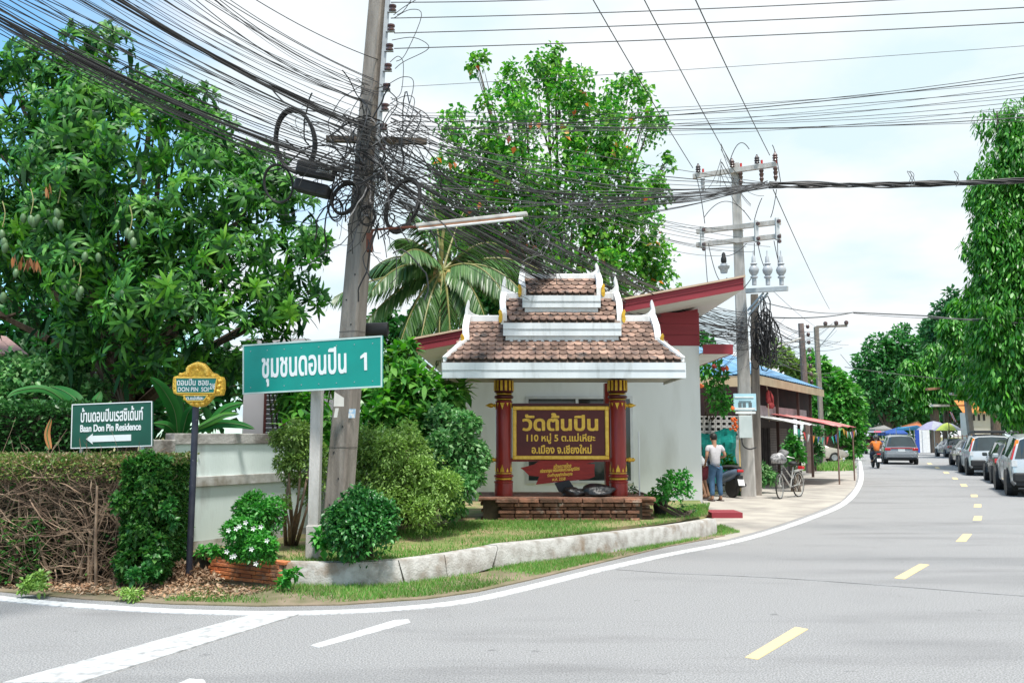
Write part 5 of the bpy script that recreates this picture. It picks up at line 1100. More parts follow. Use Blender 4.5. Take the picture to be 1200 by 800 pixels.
# ---------------------------------------------------------------- mango tree
mango = plant('mango_tree', 'large dense mango tree with hanging green fruit behind the hedge', 'tree', ground(150, 400, 14.2))
mg_px = [(60, 110, 60, 13.5), (130, 95, 55, 13.5), (20, 170, 70, 13), (105, 170, 75, 12.6), (190, 150, 62, 13), (245, 185, 55, 13.2), (-30, 250, 80, 13), (60, 250, 80, 12.2), (150, 240, 80, 11.9), (230, 250, 70, 12.2), (292, 240, 56, 12.8), (32, 322, 66, 12.4), (120, 330, 75, 11.9), (205, 330, 68, 11.7), (280, 315, 60, 12.1), (335, 300, 48, 12.6), (352, 345, 30, 12.7), (372, 292, 20, 12.8),
         (170, 395, 55, 11.6), (240, 385, 52, 11.8), (305, 375, 48, 12.2), (345, 390, 30, 12.6), (110, 400, 45, 12), (80, 388, 30, 12.4), (-60, 340, 80, 13), (-60, 160, 70, 14), (140, 440, 34, 11.7), (190, 430, 26, 11.8), (100, 70, 26, 13.6), (62, 84, 30, 13.6), (180, 120, 40, 14), (235, 150, 36, 14), (300, 200, 34, 13.5), (340, 250, 30, 13), (20, 95, 40, 14), (200, 290, 60, 13.5), (110, 270, 90, 14), (280, 420, 34, 12.8), (230, 440, 30, 12.6)]
mgl = lumps_px(mg_px)
mango_trunk = limbs(mango.location, Vector(mango.location)+Vector((.1, 0, 2.2)), [l for i, l in enumerate(mgl) if i % 2 == 0], .20).build('trunk', bark, mango, smooth=True)
mleaf = leafmat('mango_leaves', [(0.016, 0.06, 0.022), (0.032, 0.105, 0.026), (0.055, 0.16, 0.03), (0.095, 0.235, 0.04), (0.15, 0.31, 0.055)], rough=.48, trans=.22, spec=.3)
mnew = leafmat('mango_young_leaves', [(0.09, 0.24, 0.03), (0.15, 0.32, 0.04), (0.24, 0.38, 0.06)], rough=.55, trans=.3, spec=.2)
def rosette(k, L):
    D = []; Pt = []
    for i in range(k):
        a = i*2.4+RS.rand()*.5; e = .15+.85*RS.rand(); D.append((cos(a)*e, sin(a)*e, 1.0-e*.85)); Pt.append((0, 0, RS.rand()*.10))
    D = np.array(D); return longleaf(np.array(Pt), D, L*(.75+.4*RS.rand(k)), L*.20, .55)
def rot_to(z):
    return Vector(z).to_track_quat('Z', 'Y')
ros = []
for j in range(5):
    V, F = rosette(12+j, .235)
    me = npmesh('leaf_cluster', V, F, mleaf if j < 4 else mnew, local=True); ros.append((V, F, me.data)); bpy.data.objects.remove(me)
mgs = clumpy(mgl, 5, .72, .36, .5, .1)
p_, d_ = shell(mgs, 2500, .8, .45)
ax_ = unit(d_+np.array([0, -.35, -.05])+rsph(len(p_))*.35)
camv = np.array([0, 0, CH])-p_; vis = -p_[:, 1]*.55+(d_*unit(camv)).sum(1)*.8
pxs = p_[:, 0]/p_[:, 1]; vis = np.where(pxs < -.63, -99, vis); order = np.argsort(-vis)
V0, F0 = [], []; off = 0
for n, k in enumerate(order):
    j = int(RS.choice(5, p=[.215, .215, .215, .215, .14])); z = ax_[k].copy(); z[2] -= .15
    q = rot_to(z); s = .8+.45*RS.rand()
    if n < 285:
        o = link('leaf_cluster', ros[j][2], mango); o.location = Vector(p_[k])-Vector(mango.location); o.rotation_mode = 'QUATERNION'; o.rotation_quaternion = q @ Quaternion((0, 0, 1), RS.rand()*6.28); o.scale = (s,)*3
    else:
        M = np.array((q @ Quaternion((0, 0, 1), RS.rand()*6.28)).to_matrix()); Vv = (ros[j % 4][0]*s) @ M.T+p_[k]
        Fv = ros[j % 4][1]; V0.append(Vv); F0.append(Fv+off); off += len(Vv)
tag(npmesh('foliage', np.concatenate(V0), np.concatenate(F0), mleaf, mango), kind='stuff')
p2, d2 = shell(mgl, 1300, .3, 0)                  # leaves coloured dark to paint the shade deep in the crown
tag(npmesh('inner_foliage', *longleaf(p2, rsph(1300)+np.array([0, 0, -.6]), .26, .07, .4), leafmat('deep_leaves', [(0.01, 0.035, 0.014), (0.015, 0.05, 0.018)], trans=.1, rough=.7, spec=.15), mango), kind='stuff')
fruit_m = mat('green_mango', (0.075, 0.15, 0.065), (0.11, 0.19, 0.085), scale=5, rough=.45, spec=.4)
fb = MB().lathe([(.001, .0), (.02, -.008), (.036, -.04), (.040, -.075), (.030, -.115), (.012, -.138), (.001, -.142)], (0, 0, 0), 12)
fo = None
for a, b in ((36, 255), (40, 257), (27, 253), (45, 254), (66, 247), (65, 257), (72, 260), (2, 272), (4, 281), (7, 287), (150, 270), (155, 273), (156, 281), (100, 298), (115, 299), (85, 326), (80, 331), (76, 334), (88, 336), (95, 338), (92, 344), (4, 345), (19, 318)):
    c = P(a, b-3, 11.15)-Vector(mango.location)
    if fo is None: fo = fb.build('mango', fruit_m, mango, local=True, smooth=True)
    else: fo = fo.copy(); COL.objects.link(fo); fo.parent = mango
    fo.location = c; fo.scale = (U(.9, 1.15),)*3; fo.rotation_euler = (U(-.2, .2), U(-.2, .2), 0)
mb = MB()
for a, b in ((36, 235), (68, 222), (3, 250), (152, 255), (84, 310), (92, 318)): mb.tube(catmull([P(a, b-14, 11.3), P(a+3, b, 11.2), P(a, b+16, 11.15)]), .007, 4)
mb.build('fruit_stalk', mat('stalk', (0.25, 0.24, 0.10)), mango)
dead = leafmat('dead_hanging_leaves', [(0.30, 0.13, 0.05), (0.22, 0.09, 0.04), (0.38, 0.2, 0.1)], trans=.1)
pp_ = np.array([list(P(a+U(-3, 3), b+U(-4, 2), 11.2)) for a, b in ((16, 300), (27, 302), (34, 305), (42, 306), (55, 218)) for _ in range(6)])
tag(npmesh('dead_leaves', *longleaf(pp_, np.array([[0, 0, -1.0]])+rsph(len(pp_))*.3, .16, .04, .1), dead, mango), kind='stuff')
bt = plant('tree', 'dark leafy tree standing behind the mango at the left edge', 'tree', ground(40, 450, 21)); bl_ = lumps_px([(-60, 300, 90, 21), (20, 330, 80, 21), (80, 390, 70, 21), (20, 420, 70, 20), (140, 420, 70, 21), (220, 430, 50, 21), (-60, 420, 90, 20), (60, 260, 50, 21), (270, 440, 30, 21), (180, 360, 60, 22), (100, 310, 50, 22), (255, 470, 30, 18), (238, 445, 32, 18), (275, 450, 22, 18), (225, 480, 26, 17), (200, 492, 24, 16), (178, 485, 26, 16), (215, 500, 20, 15), (150, 490, 26, 16)])
limbs(bt.location, Vector(bt.location)+Vector((0, 0, 1.6)), bl_, .2).build('trunk', bark, bt); crown(bt, [foliage(bl_, 6500, .30, .17, .6, 1.0, .4, .3, .2)], leafmat('shade_tree_leaves', [(0.02, 0.07, 0.025), (0.03, 0.10, 0.03), (0.05, 0.14, 0.04)], rough=.5))
# ---------------------------------------------------------------- sacred fig behind the shrine
fig = plant('fig_tree', 'tall airy fig tree with scattered orange leaves behind the shrine', 'tree', ground(655, 400, 27))
fg = lumps_px([(640, 85, 32, 27), (600, 100, 26, 27), (560, 75, 16, 27), (670, 120, 45, 26.5), (600, 140, 48, 26), (735, 118, 34, 27), (760, 150, 26, 27), (700, 160, 50, 26), (560, 185, 46, 26), (640, 200, 62, 25.5), (715, 215, 52, 26), (760, 225, 28, 26.5), (590, 245, 55, 26), (670, 262, 58, 25.5), (735, 265, 46, 26), (700, 310, 48, 26), (765, 300, 28, 26.5), (530, 150, 24, 26.5), (525, 215, 30, 26.5), (780, 190, 12, 27), (770, 330, 26, 26.5), (650, 60, 14, 27), (740, 330, 34, 26), (610, 300, 45, 27), (560, 295, 45, 27), (520, 265, 34, 27), (545, 240, 40, 27)])
limbs(fig.location, Vector(fig.location)+Vector((0, 0, 3.6)), fg, .20).build('trunk', bark, fig, smooth=True)
fleaf = leafmat('fig_leaves', [(0.03, 0.115, 0.03), (0.06, 0.19, 0.04), (0.11, 0.27, 0.05), (0.20, 0.36, 0.07), (0.28, 0.38, 0.11)], rough=.4, trans=.32)
crown(fig, [foliage(fg, 8000, .17, .125, .35, 1.0, .55, .2, .1), foliage(clumpy(fg, 8, .85, .22, .4), 13000, .175, .13, .35, 1.0, .55, .35, .15)], fleaf)
of = leafmat('orange_leaves', [(0.52, 0.17, 0.08), (0.62, 0.26, 0.09), (0.50, 0.11, 0.07), (0.6, 0.38, 0.12)], trans=.35)
cc, dd_ = shell(fg, 70, .8, 0); cc = cc[dd_[:, 1] < .3]
Q = np.repeat(cc, 2, 0)+RS.normal(size=(len(cc)*2, 3))*.11
tag(npmesh('orange_leaves', *kite(Q, rsph(len(Q))+np.array([0, 0, -.9]), .24, .17), of, fig), kind='stuff')
bt = plant('tree', 'dense dark tree filling the gap behind the coconut palm', 'tree', ground(565, 420, 31)); bl_ = lumps_px([(565, 330, 36, 31), (610, 310, 36, 31), (605, 355, 36, 31), (500, 385, 34, 31), (545, 375, 34, 31), (470, 400, 28, 31), (520, 270, 26, 31), (560, 285, 32, 31), (450, 385, 22, 31)])
limbs(bt.location, Vector(bt.location)+Vector((0, 0, 2.2)), bl_, .2).build('trunk', bark, bt); crown(bt, [foliage(clumpy(bl_, 6, .8, .3, .5)+bl_, 6000, .26, .17, .6, 1.0, .4, .3, .2)], leafmat('gap_tree_leaves', [(0.02, 0.075, 0.025), (0.035, 0.11, 0.03), (0.06, 0.16, 0.04)], rough=.5))
# ---------------------------------------------------------------- coconut palm
palm = plant('coconut_palm', 'coconut palm with drooping fronds between the big pole and the shrine', 'palm', ground(524, 400, 20.5))
pc = P(519, 322, 20.5)
MB().tube(catmull([palm.location, Vector(palm.location)+Vector((.2, .0, 1.5)), pc-Vector((.02, 0, 1.0)), pc], 5), [.2]*6+[.16]*6+[.15]*4, 10).build('trunk', bark, palm, smooth=True)
pleaf = leafmat('palm_leaflets', [(0.04, 0.085, 0.032), (0.065, 0.12, 0.042), (0.105, 0.165, 0.06), (0.17, 0.21, 0.10)], rough=.35, trans=.3)
prib = mat('palm_rib', (0.17, 0.19, 0.06), (0.22, 0.19, 0.07), rough=.5)
def frond(dirv, L, droop, width=.62, roll=0):
    d = Vector(dirv).normalized(); pts = []; n = 12
    for i in range(n+1): t = i/n; pts.append(pc+Vector((0, 0, .1))+d*L*t*(1-.12*t)+Vector((0, 0, -droop*L*t**2.2)))
    fr = MB().tube(pts, [.035*(1-.85*i/n)+.004 for i in range(n+1)], 5).build('frond', prib, palm)
    Pt, D, Ls = [], [], []
    for i in range(84):
        t = .13+.86*i/83; k = min(int(t*n), n-1); p = pts[k].lerp(pts[k+1], t*n-k); tn = (pts[k+1]-pts[k]).normalized(); s = tn.cross(Vector((0, 0, 1)))
        if s.length < .05: s = Vector((1, 0, 0))
        s.normalize(); ll = width*L/2.6*(1-.55*abs(2*t-.85)**2)
        for sg in (-1, 1): Pt.append(p); D.append(s*sg*(1-.1*t)+tn*.75+Vector((0, 0, -.55+U(-.25, .15)))); Ls.append(max(.15, ll*U(.85, 1.1)))
    o = npmesh('leaflets', *longleaf(np.array([list(p) for p in Pt]), np.array([list(p) for p in D]), np.array(Ls), .042, .45), pleaf, fr); tag(o, kind='stuff')
for (px, py, dY, L, dr_) in ((425, 335, -.6, 2.6, .10), (430, 300, .5, 2.3, .35), (455, 365, -.5, 2.1, .3), (470, 395, -1.2, 1.8, .55), (600, 330, -.8, 2.2, .40), (640, 300, .4, 2.7, .25), (570, 360, -1.3, 1.7, .6), (530, 400, -1.4, 1.5, .7), (505, 215, .3, 2.4, .02), (545, 235, .8, 2.2, .05), (460, 265, .9, 2.4, .22), (600, 262, 1.0, 2.4, .25), (500, 390, -.9, 1.7, .6), (560, 300, 1.5, 2.2, .3), (485, 245, -.4, 2.1, .15), (610, 350, .6, 2.0, .5), (450, 330, -1.0, 2.0, .45), (585, 335, -1.0, 2.0, .55), (515, 400, -.9, 1.5, .8), (545, 390, -.7, 1.6, .75), (480, 300, -1.1, 1.9, .35)):
    t = P(px, py, 20.5+dY); v = t-pc; v.z += dr_*L*.9; frond(v, L*1.14, dr_+.1)
MB().tube(catmull([pc+Vector((-.05, 0, .3)), pc+Vector((-.03, -.1, .7)), pc+Vector((.02, -.1, 1.1))]), [.06]*7+[.04]*6, 6).build('spear', prib, palm)
for i in range(7): a = i*.9; lump_mesh('coconut', pc+Vector((cos(a)*.28, -abs(sin(a))*.28, -.05-.12*(i % 3))), (.11, .11, .14), mat('coconut_husk', (0.30, 0.27, 0.08), (0.34, 0.2, 0.08)), i, parent=palm, amp=.1, flatb=False)
mb = MB()
for i in range(22): a = U(0, 6.28); q = pc+Vector((cos(a)*.15, sin(a)*.15, -.1)); mb.tube([q, q+Vector((cos(a)*.25, sin(a)*.2, -.35)), q+Vector((cos(a)*.3, sin(a)*.2, -1.0+U(-.3, .3)))], [.02, .015, .006], 4)
mb.build('dry_fibre', mat('palm_fibre', (0.27, 0.18, 0.10)), palm)
# ---------------------------------------------------------------- bushes round the corner
def bush(name, label, cat, base, lumps, n, L, W, m, stem=True, group=None, droop=.15, rnd=.85, inner=.72, up=.25, long=False, stemr=.03, rough=6):
    b = plant(name, label, cat, base, group)
    if stem:
        mb = MB()
        for c, r in lumps:
            for _ in range(3):
                q = Vector(base)+Vector((U(-.12, .12), U(-.06, .06), 0)); mb.tube([q, q.lerp(c, .5)+Vector((U(-.08, .08), U(-.08, .08), 0)), c+Vector((U(-1, 1), U(-1, 1), U(-.3, .6)))*r*.5], [stemr, stemr*.7, stemr*.3], 5)
        mb.build('stems', bark, b, smooth=True)
    sub_ = clumpy(lumps, rough, .66, .36, .56) if rough else lumps
    crown(b, [foliage(sub_, n, L, W, .8, rnd, droop, inner, up, long), foliage(lumps, n//4, L, W, .2, 1, .3, .3, 0, long)], m, 'leaves'); return b
bl1 = leafmat('clipped_bush_leaves', [(0.02, 0.085, 0.028), (0.035, 0.12, 0.035), (0.06, 0.17, 0.045), (0.09, 0.22, 0.06)], rough=.38, trans=.2)
bl2 = leafmat('fine_bush_leaves', [(0.13, 0.18, 0.05), (0.20, 0.26, 0.07), (0.28, 0.34, 0.10), (0.38, 0.44, 0.16)], rough=.45, trans=.25)
bl3 = leafmat('bright_bush_leaves', [(0.03, 0.13, 0.03), (0.05, 0.19, 0.04), (0.085, 0.26, 0.05), (0.14, 0.32, 0.08)], rough=.4, trans=.28)
bl4 = leafmat('variegated_leaves', [(0.05, 0.13, 0.05), (0.09, 0.20, 0.07), (0.16, 0.28, 0.11), (0.30, 0.38, 0.20)], rough=.42, trans=.25)
lz = .24
bush('clipped_bush', 'round clipped dark green bush hiding the foot of the big pole', 'bush', G(425, 655, lz), lumps_px([(426, 606, 32, 9.75), (408, 618, 30, 9.7), (440, 618, 30, 9.7), (424, 628, 33, 9.6), (425, 592, 26, 9.8), (404, 602, 18, 9.75), (447, 600, 20, 9.75)]), 7500, .055, .036, bl1, inner=.8, rough=9)
fb_ = bush('flowering_bush', 'rounded light green bush with small white flowers by the mint wall', 'bush', G(290, 655, lz), lumps_px([(302, 600, 26, 9.9), (290, 596, 16, 9.9), (315, 610, 20, 9.95), (300, 588, 15, 9.95), (288, 630, 24, 9.5), (272, 622, 12, 9.55), (300, 640, 22, 9.5), (278, 645, 14, 9.45), (310, 650, 12, 9.45), (250, 648, 9, 9.5), (238, 646, 7, 9.5)]), 7000, .05, .028, bl3, inner=.8)
wf = mat('white_petals', (0.78, 0.78, 0.76), rough=.6)
for a, b in ((268, 621), (281, 616), (277, 619), (297, 619), (306, 617), (313, 633), (272, 652), (275, 651), (300, 660), (295, 643), (288, 612), (266, 646)):
    c = P(a, b, 9.22); mb = MB()
    for k in range(5): t = k*1.257; mb.prism([c, c+Vector((cos(t-.4)*.02, -.008, sin(t-.4)*.02)), c+Vector((cos(t)*.03, -.012, sin(t)*.03)), c+Vector((cos(t+.4)*.02, -.008, sin(t+.4)*.02))], (0, .002, 0))
    mb.build('flower', wf, fb_)
tb = bush('tiered_shrub', 'tiered shrub with bare trunks between the mint wall and the sign post', 'shrub', G(345, 640, lz), lumps_px([(345, 510, 17, 10.6), (330, 516, 15, 10.7), (360, 520, 20, 10.8), (350, 540, 20, 10.6), (335, 545, 16, 10.6), (375, 545, 16, 11), (368, 575, 18, 11), (345, 565, 12, 10.8), (332, 590, 9, 10.5)]), 5200, .05, .024, bl2, stem=False, inner=.7)
mb = MB()
for (x0, x1, y1) in ((335, 340, 555), (338, 352, 540), (345, 338, 520), (342, 362, 550), (340, 333, 590), (347, 366, 575)):
    mb.tube(catmull([G(x0, 640, lz), P((x0+x1)/2+U(-5, 5), (640+y1)/2, 10.6), P(x1, y1, 10.7)], 4), [.024]*4+[.015]*4+[.008], 6)
mb.build('trunks', mat('shrub_bark', (0.22, 0.15, 0.10), (0.13, 0.09, 0.065), scale=12, bump=.5), tb, smooth=True)
bush('big_bush', 'broad soft green bush between the big pole and the maroon pillar', 'bush', G(480, 612, lz), lumps_px([(440, 525, 30, 12.2), (425, 550, 30, 12), (465, 540, 36, 12), (495, 560, 38, 12), (455, 580, 34, 11.6), (500, 595, 30, 11.7), (475, 510, 22, 12.3), (430, 590, 28, 11.8), (520, 580, 26, 12)]), 15000, .06, .026, bl2, inner=.7)
bush('leafy_bush', 'brighter leafy bush touching the left maroon pillar', 'bush', G(535, 606, lz), lumps_px([(535, 510, 28, 12.9), (520, 490, 20, 13), (545, 540, 26, 12.8), (535, 570, 26, 12.6), (515, 530, 26, 12.7), (550, 500, 14, 13), (530, 592, 18, 12.6), (556, 560, 12, 12.7), (558, 525, 9, 12.8)]), 6500, .085, .055, bl4, inner=.7)
bl5 = leafmat('broad_leaves', [(0.04, 0.12, 0.03), (0.07, 0.19, 0.035), (0.12, 0.27, 0.05), (0.22, 0.34, 0.08)], rough=.35, trans=.3)
bush('broadleaf_shrub', 'broad leaved green shrub rising behind the bushes under the palm', 'shrub', ground(480, 470, 14.2), lumps_px([(470, 445, 28, 14), (495, 458, 30, 13.8), (455, 470, 26, 13.6), (458, 425, 20, 14.5), (520, 470, 22, 13.8), (440, 490, 25, 13.2), (485, 490, 26, 13.4), (432, 450, 18, 14), (478, 412, 14, 14.6), (540, 455, 10, 14)]), 1900, .26, .085, bl5, long=True, inner=.5)
bush('broadleaf_shrub', 'glossy shrub filling the gap between the teal sign post and the big pole', 'shrub', ground(360, 480, 13), lumps_px([(365, 480, 22, 12.6), (350, 500, 18, 12.4), (375, 500, 20, 12.2), (340, 470, 16, 13), (385, 440, 16, 13), (345, 440, 22, 13.2), (310, 430, 22, 13.4), (380, 520, 16, 12)]), 1100, .20, .08, bl5, long=True, inner=.5)
# banana like plants behind the wall
bn = leafmat('heliconia_leaf', [(0.025, 0.11, 0.03), (0.04, 0.16, 0.035)], rough=.55, trans=.25, spec=.2); bnl = leafmat('heliconia_leaf_light', [(0.12, 0.25, 0.05), (0.16, 0.30, 0.06)], rough=.3, trans=.35)
def bigleaf(parent, pts, w, m=bn):
    c = catmull([P(*p) for p in pts], 6); k = len(c); mb = MB(); vs = []
    for i, p in enumerate(c):
        t = i/(k-1); ww = w*sin(pi*min(1, .06+t*.94))**.7*(1-.25*t)+.003; tn = (c[min(i+1, k-1)]-c[max(i-1, 0)]).normalized(); s = tn.cross(Vector((.2, -1, .35))).normalized(); nn = tn.cross(s)
        vs += [p+s*ww/2+nn*ww*.16, p, p-s*ww/2+nn*ww*.16]
    mb.add(vs, [(i*3+j, i*3+j+1, i*3+j+4, i*3+j+3) for i in range(k-1) for j in (0, 1)]); o = mb.build('leaf', m, parent, smooth=True)
    MB().tube(c, .006, 4).build('midrib', mat('heliconia_rib', (0.08, 0.16, 0.05)), o); return o
he = plant('heliconia', 'broad paddle leaved plant behind the wall between the two green signs', 'plant', ground(212, 500, 11.6))
for pts, w in (([(208, 508, 11.6), (204, 480, 11.5), (190, 455, 11.3), (176, 442, 11.1)], .20), ([(210, 508, 11.7), (207, 470, 11.7), (204, 440, 11.8)], .16), ([(214, 508, 11.6), (220, 485, 11.5), (228, 475, 11.3)], .16), ([(206, 508, 11.6), (195, 498, 11.4), (180, 496, 11.2)], .15), ([(214, 512, 11.6), (216, 490, 11.8), (214, 470, 11.9)], .14)): bigleaf(he, pts, w)
for pts, w, m in (([(228, 503, 11.3), (245, 494, 11.2), (263, 486, 11.1), (280, 485, 11.0)], .11, bnl), ([(230, 505, 11.3), (255, 496, 11.2), (280, 497, 11.1), (298, 502, 11)], .13, bn), ([(240, 505, 11.5), (262, 480, 11.5), (285, 472, 11.5)], .16, bn)): bigleaf(he, pts, w, m)
he2 = plant('heliconia', 'arching paddle leaved plant above the dark hedge at the left edge', 'plant', ground(80, 500, 11.3))
for pts, w in (([(88, 492, 11), (75, 470, 10.9), (50, 455, 10.8), (20, 458, 10.7), (8, 466, 10.6)], .11), ([(95, 490, 11.2), (90, 470, 11.2), (75, 458, 11.3), (60, 453, 11.4)], .2), ([(100, 492, 11.3), (112, 470, 11.3), (118, 458, 11.4)], .15)): bigleaf(he2, pts, w)
dl = plant('dead_leaf', 'curled orange brown dead leaf standing up from the hedge top', 'leaf', P(58, 524, 9.9)); bigleaf(dl, [(59, 526, 9.8), (55, 508, 9.8), (60, 490, 9.8)], .07, leafmat('dry_orange', [(0.50, 0.22, 0.08), (0.42, 0.17, 0.06)], trans=.2))
bush('leafy_shrub', 'shrub with small grey green leaves under the old roof at the left edge', 'shrub', ground(30, 480, 12.2), lumps_px([(20, 440, 34, 12.2), (55, 450, 32, 12), (85, 440, 26, 12.3), (10, 475, 26, 11.9), (-30, 460, 40, 12.2), (60, 425, 20, 12.8), (110, 465, 22, 12.2)]), 3800, .10, .06, bl4, inner=.6)
bush('weeds', 'low green weeds growing at the foot of the wall beside the dark post', 'weeds', G(185, 672), lumps_px([(176, 668, 10, 9.25), (186, 655, 9, 9.4), (158, 676, 8, 9.1), (192, 640, 6, 9.5), (194, 600, 6, 9.4), (200, 590, 5, 9.5), (203, 612, 5, 9.5)]), 700, .07, .045, bl1, stem=False)
bush('weeds', 'small bright weed tuft on the dirt below the bare hedge', 'weeds', G(40, 692), lumps_px([(45, 678, 9, 9), (32, 686, 8, 8.95), (48, 688, 6, 8.9)]), 200, .06, .035, bl2, stem=False)
bush('weeds', 'low tuft of grass like weeds at the edge of the asphalt', 'weeds', G(152, 698), lumps_px([(145, 695, 6, 8.75), (155, 698, 7, 8.7), (165, 694, 5, 8.8)]), 220, .05, .018, bl2, stem=False)
bush('weeds', 'weed sprouting from the joint of brick edging and kerb', 'weeds', G(338, 684), lumps_px([(338, 676, 6, 9.25), (345, 672, 4, 9.25), (333, 682, 5, 9.25)]), 90, .08, .05, bl3, stem=False)
bush('weeds', 'broad leaved weed beside the foot of the sign post', 'weeds', G(374, 648, lz), lumps_px([(376, 632, 8, 9.9), (382, 640, 7, 9.8)]), 110, .10, .07, bl3, stem=False)
# potted plant right of the shrine
pot = plant('potted_plant', 'leafy plant in a black pot right of the brick plinth', 'potted plant', G(774, 603, .29)); pz = Vector(pot.location)
MB().lathe([(.10, 0), (.15, .30), (.16, .33), (.145, .33), (.13, .27), (.02, .26)], pz, 16).build('pot', mat('black_pot', (0.03, 0.03, 0.033), rough=.5), pot, smooth=True)
pl_l = lumps_px([(787, 572, 16, 14.4), (775, 575, 12, 14.4), (800, 565, 11, 14.4), (790, 562, 10, 14.5), (803, 556, 6, 14.5), (766, 583, 8, 14.4), (806, 575, 8, 14.5)])
mb = MB()
for c, r in pl_l: mb.tube([pz+Vector((0, 0, .25)), pz.lerp(c, .6)+Vector((0, 0, .1)), c], [.015, .01, .006], 5)
mb.build('stems', bark, pot); crown(pot, [foliage(pl_l, 700, .075, .055, .6, .9, .2, .35, .2)], bl3, 'leaves')
bush('low_plant', 'thin straggly plant at the white wall corner beside the pot', 'plant', G(800, 606, .28), lumps_px([(798, 596, 8, 14.8), (812, 598, 6, 14.8), (742, 573, 6, 14.9)]), 120, .05, .03, bl1)
# ---------------------------------------------------------------- along the far road
ash_m = leafmat('weeping_leaves', [(0.025, 0.10, 0.018), (0.05, 0.17, 0.025), (0.085, 0.24, 0.035), (0.16, 0.33, 0.05)], rough=.38, trans=.3)
def weeping(label, px, Y, cols, n, L, seed=0):
    t = plant('weeping_tree', label, 'tree', ground(px, 500, Y), 'tall weeping columnar trees')
    lm_ = lumps_px([(a, b, r, Y+o) for a, b, r, o in cols]); lm_ = lm_+[(c+Vector((U(-1, 1), U(-1, 1), U(-1, 1)))*r*.8, r*U(.26, .42)) for c, r in lm_ for _ in range(9)]; top = max(c.z for c, _ in lm_)
    base = Vector(t.location); MB().tube([base, base+Vector((.1, 0, top*.5)), base+Vector((0, 0, top))], [.26*Y/42, .18*Y/42, .03], 9).build('trunk', bark, t, smooth=True)
    p, d = shell(lm_, n, .45, -.1, 1.25); D = d*.6+rsph(n)*.35+np.array([0, 0, -.95]); p2, d2 = shell(lm_, n//3, .2, -.1, 1.25)
    crown(t, [longleaf(p, D, L*(.7+.6*RS.rand(n)), L*.26, .1), longleaf(p2, rsph(n//3)*.8+np.array([0, 0, -1.0]), L*1.5, L*.55, .1)], ash_m)
weeping('tallest weeping columnar tree filling the right edge', 1192, 40, [(1190, 150, 26, 0), (1215, 180, 60, 0), (1175, 215, 36, 0), (1200, 250, 50, -.5), (1180, 290, 42, -.5), (1170, 330, 34, 0), (1200, 340, 55, -1), (1225, 300, 60, 0), (1175, 380, 40, -.5), (1165, 420, 36, 0), (1195, 420, 44, -1), (1230, 400, 55, 0), (1180, 455, 30, -1), (1205, 465, 34, -1), (1160, 455, 20, 0), (1160, 250, 22, 0), (1240, 200, 50, 1), (1158, 235, 22, 0), (1153, 290, 20, 0), (1150, 345, 20, 0), (1152, 390, 18, 0), (1185, 175, 24, 0), (1210, 290, 60, 1), (1190, 360, 50, 1), (1182, 480, 14, -1)], 46000, .25)
weeping('yellow green weeping tree left of the tallest one', 1166, 62, [(1140, 370, 18, 0), (1128, 360, 12, 0), (1135, 400, 24, 0), (1125, 430, 22, 0), (1145, 440, 22, 0), (1112, 385, 14, 0), (1150, 400, 20, 1)], 9500, .42)
weeping('shorter weeping tree over the stalls beside the lamp post', 1095, 82, [(1095, 420, 16, 0), (1088, 440, 16, 0), (1098, 455, 18, 0), (1085, 465, 12, 0), (1065, 430, 9, 0), (1062, 450, 12, 0), (1110, 460, 14, 0)], 6500, .48)
fart = leafmat('far_leaves', [(0.03, 0.11, 0.04), (0.05, 0.155, 0.05), (0.075, 0.20, 0.06), (0.11, 0.25, 0.08)], rough=.5, trans=.25)
fard = leafmat('far_dark_leaves', [(0.025, 0.085, 0.04), (0.04, 0.12, 0.05), (0.065, 0.16, 0.065)], rough=.5, trans=.2)
def fartree(name, label, px, Y, cols, n, L, m, tr=.35, inner=.5):
    t = plant(name, label, 'tree', ground(px, 505, Y)); lm_ = lumps_px([(a, b, r, Y+o) for a, b, r, o in cols])
    limbs(t.location, Vector(t.location)+Vector((0, 0, min(c.z for c, _ in lm_)*.6)), lm_, tr).build('trunk', bark, t)
    crown(t, [foliage(lm_+clumpy(lm_, 5, .85, .25, .4), n, L, L*.6, .6, .9, .25, inner, .25)], m)
fartree('rain_tree', 'wide spreading tree where the road bends away', 1040, 112, [(1015, 425, 14, 0), (1030, 410, 18, 0), (1050, 405, 18, 0), (1070, 412, 18, 0), (1010, 445, 14, 0), (1035, 440, 24, 0), (1060, 440, 26, 0), (1020, 465, 20, 0), (1045, 470, 24, 0), (1075, 460, 22, 0), (1030, 490, 18, 2), (1060, 490, 20, 2), (1085, 440, 18, 0), (1055, 390, 10, 1), (1080, 485, 18, 2), (1085, 405, 14, 2), (1095, 395, 12, 2), (1085, 385, 8, 3), (1075, 425, 16, 1)], 11000, .62, fart)
fartree('casuarina', 'dark feathery tree rising behind the weeping trees', 1108, 92, [(1108, 365, 14, 0), (1098, 385, 16, 0), (1115, 385, 18, 0), (1105, 410, 22, 0), (1125, 400, 18, 0), (1095, 425, 18, 0), (1118, 430, 22, 0), (1115, 345, 8, 0), (1120, 465, 24, 0), (1145, 480, 20, -4), (1165, 485, 18, -8)], 7000, .6, fard)
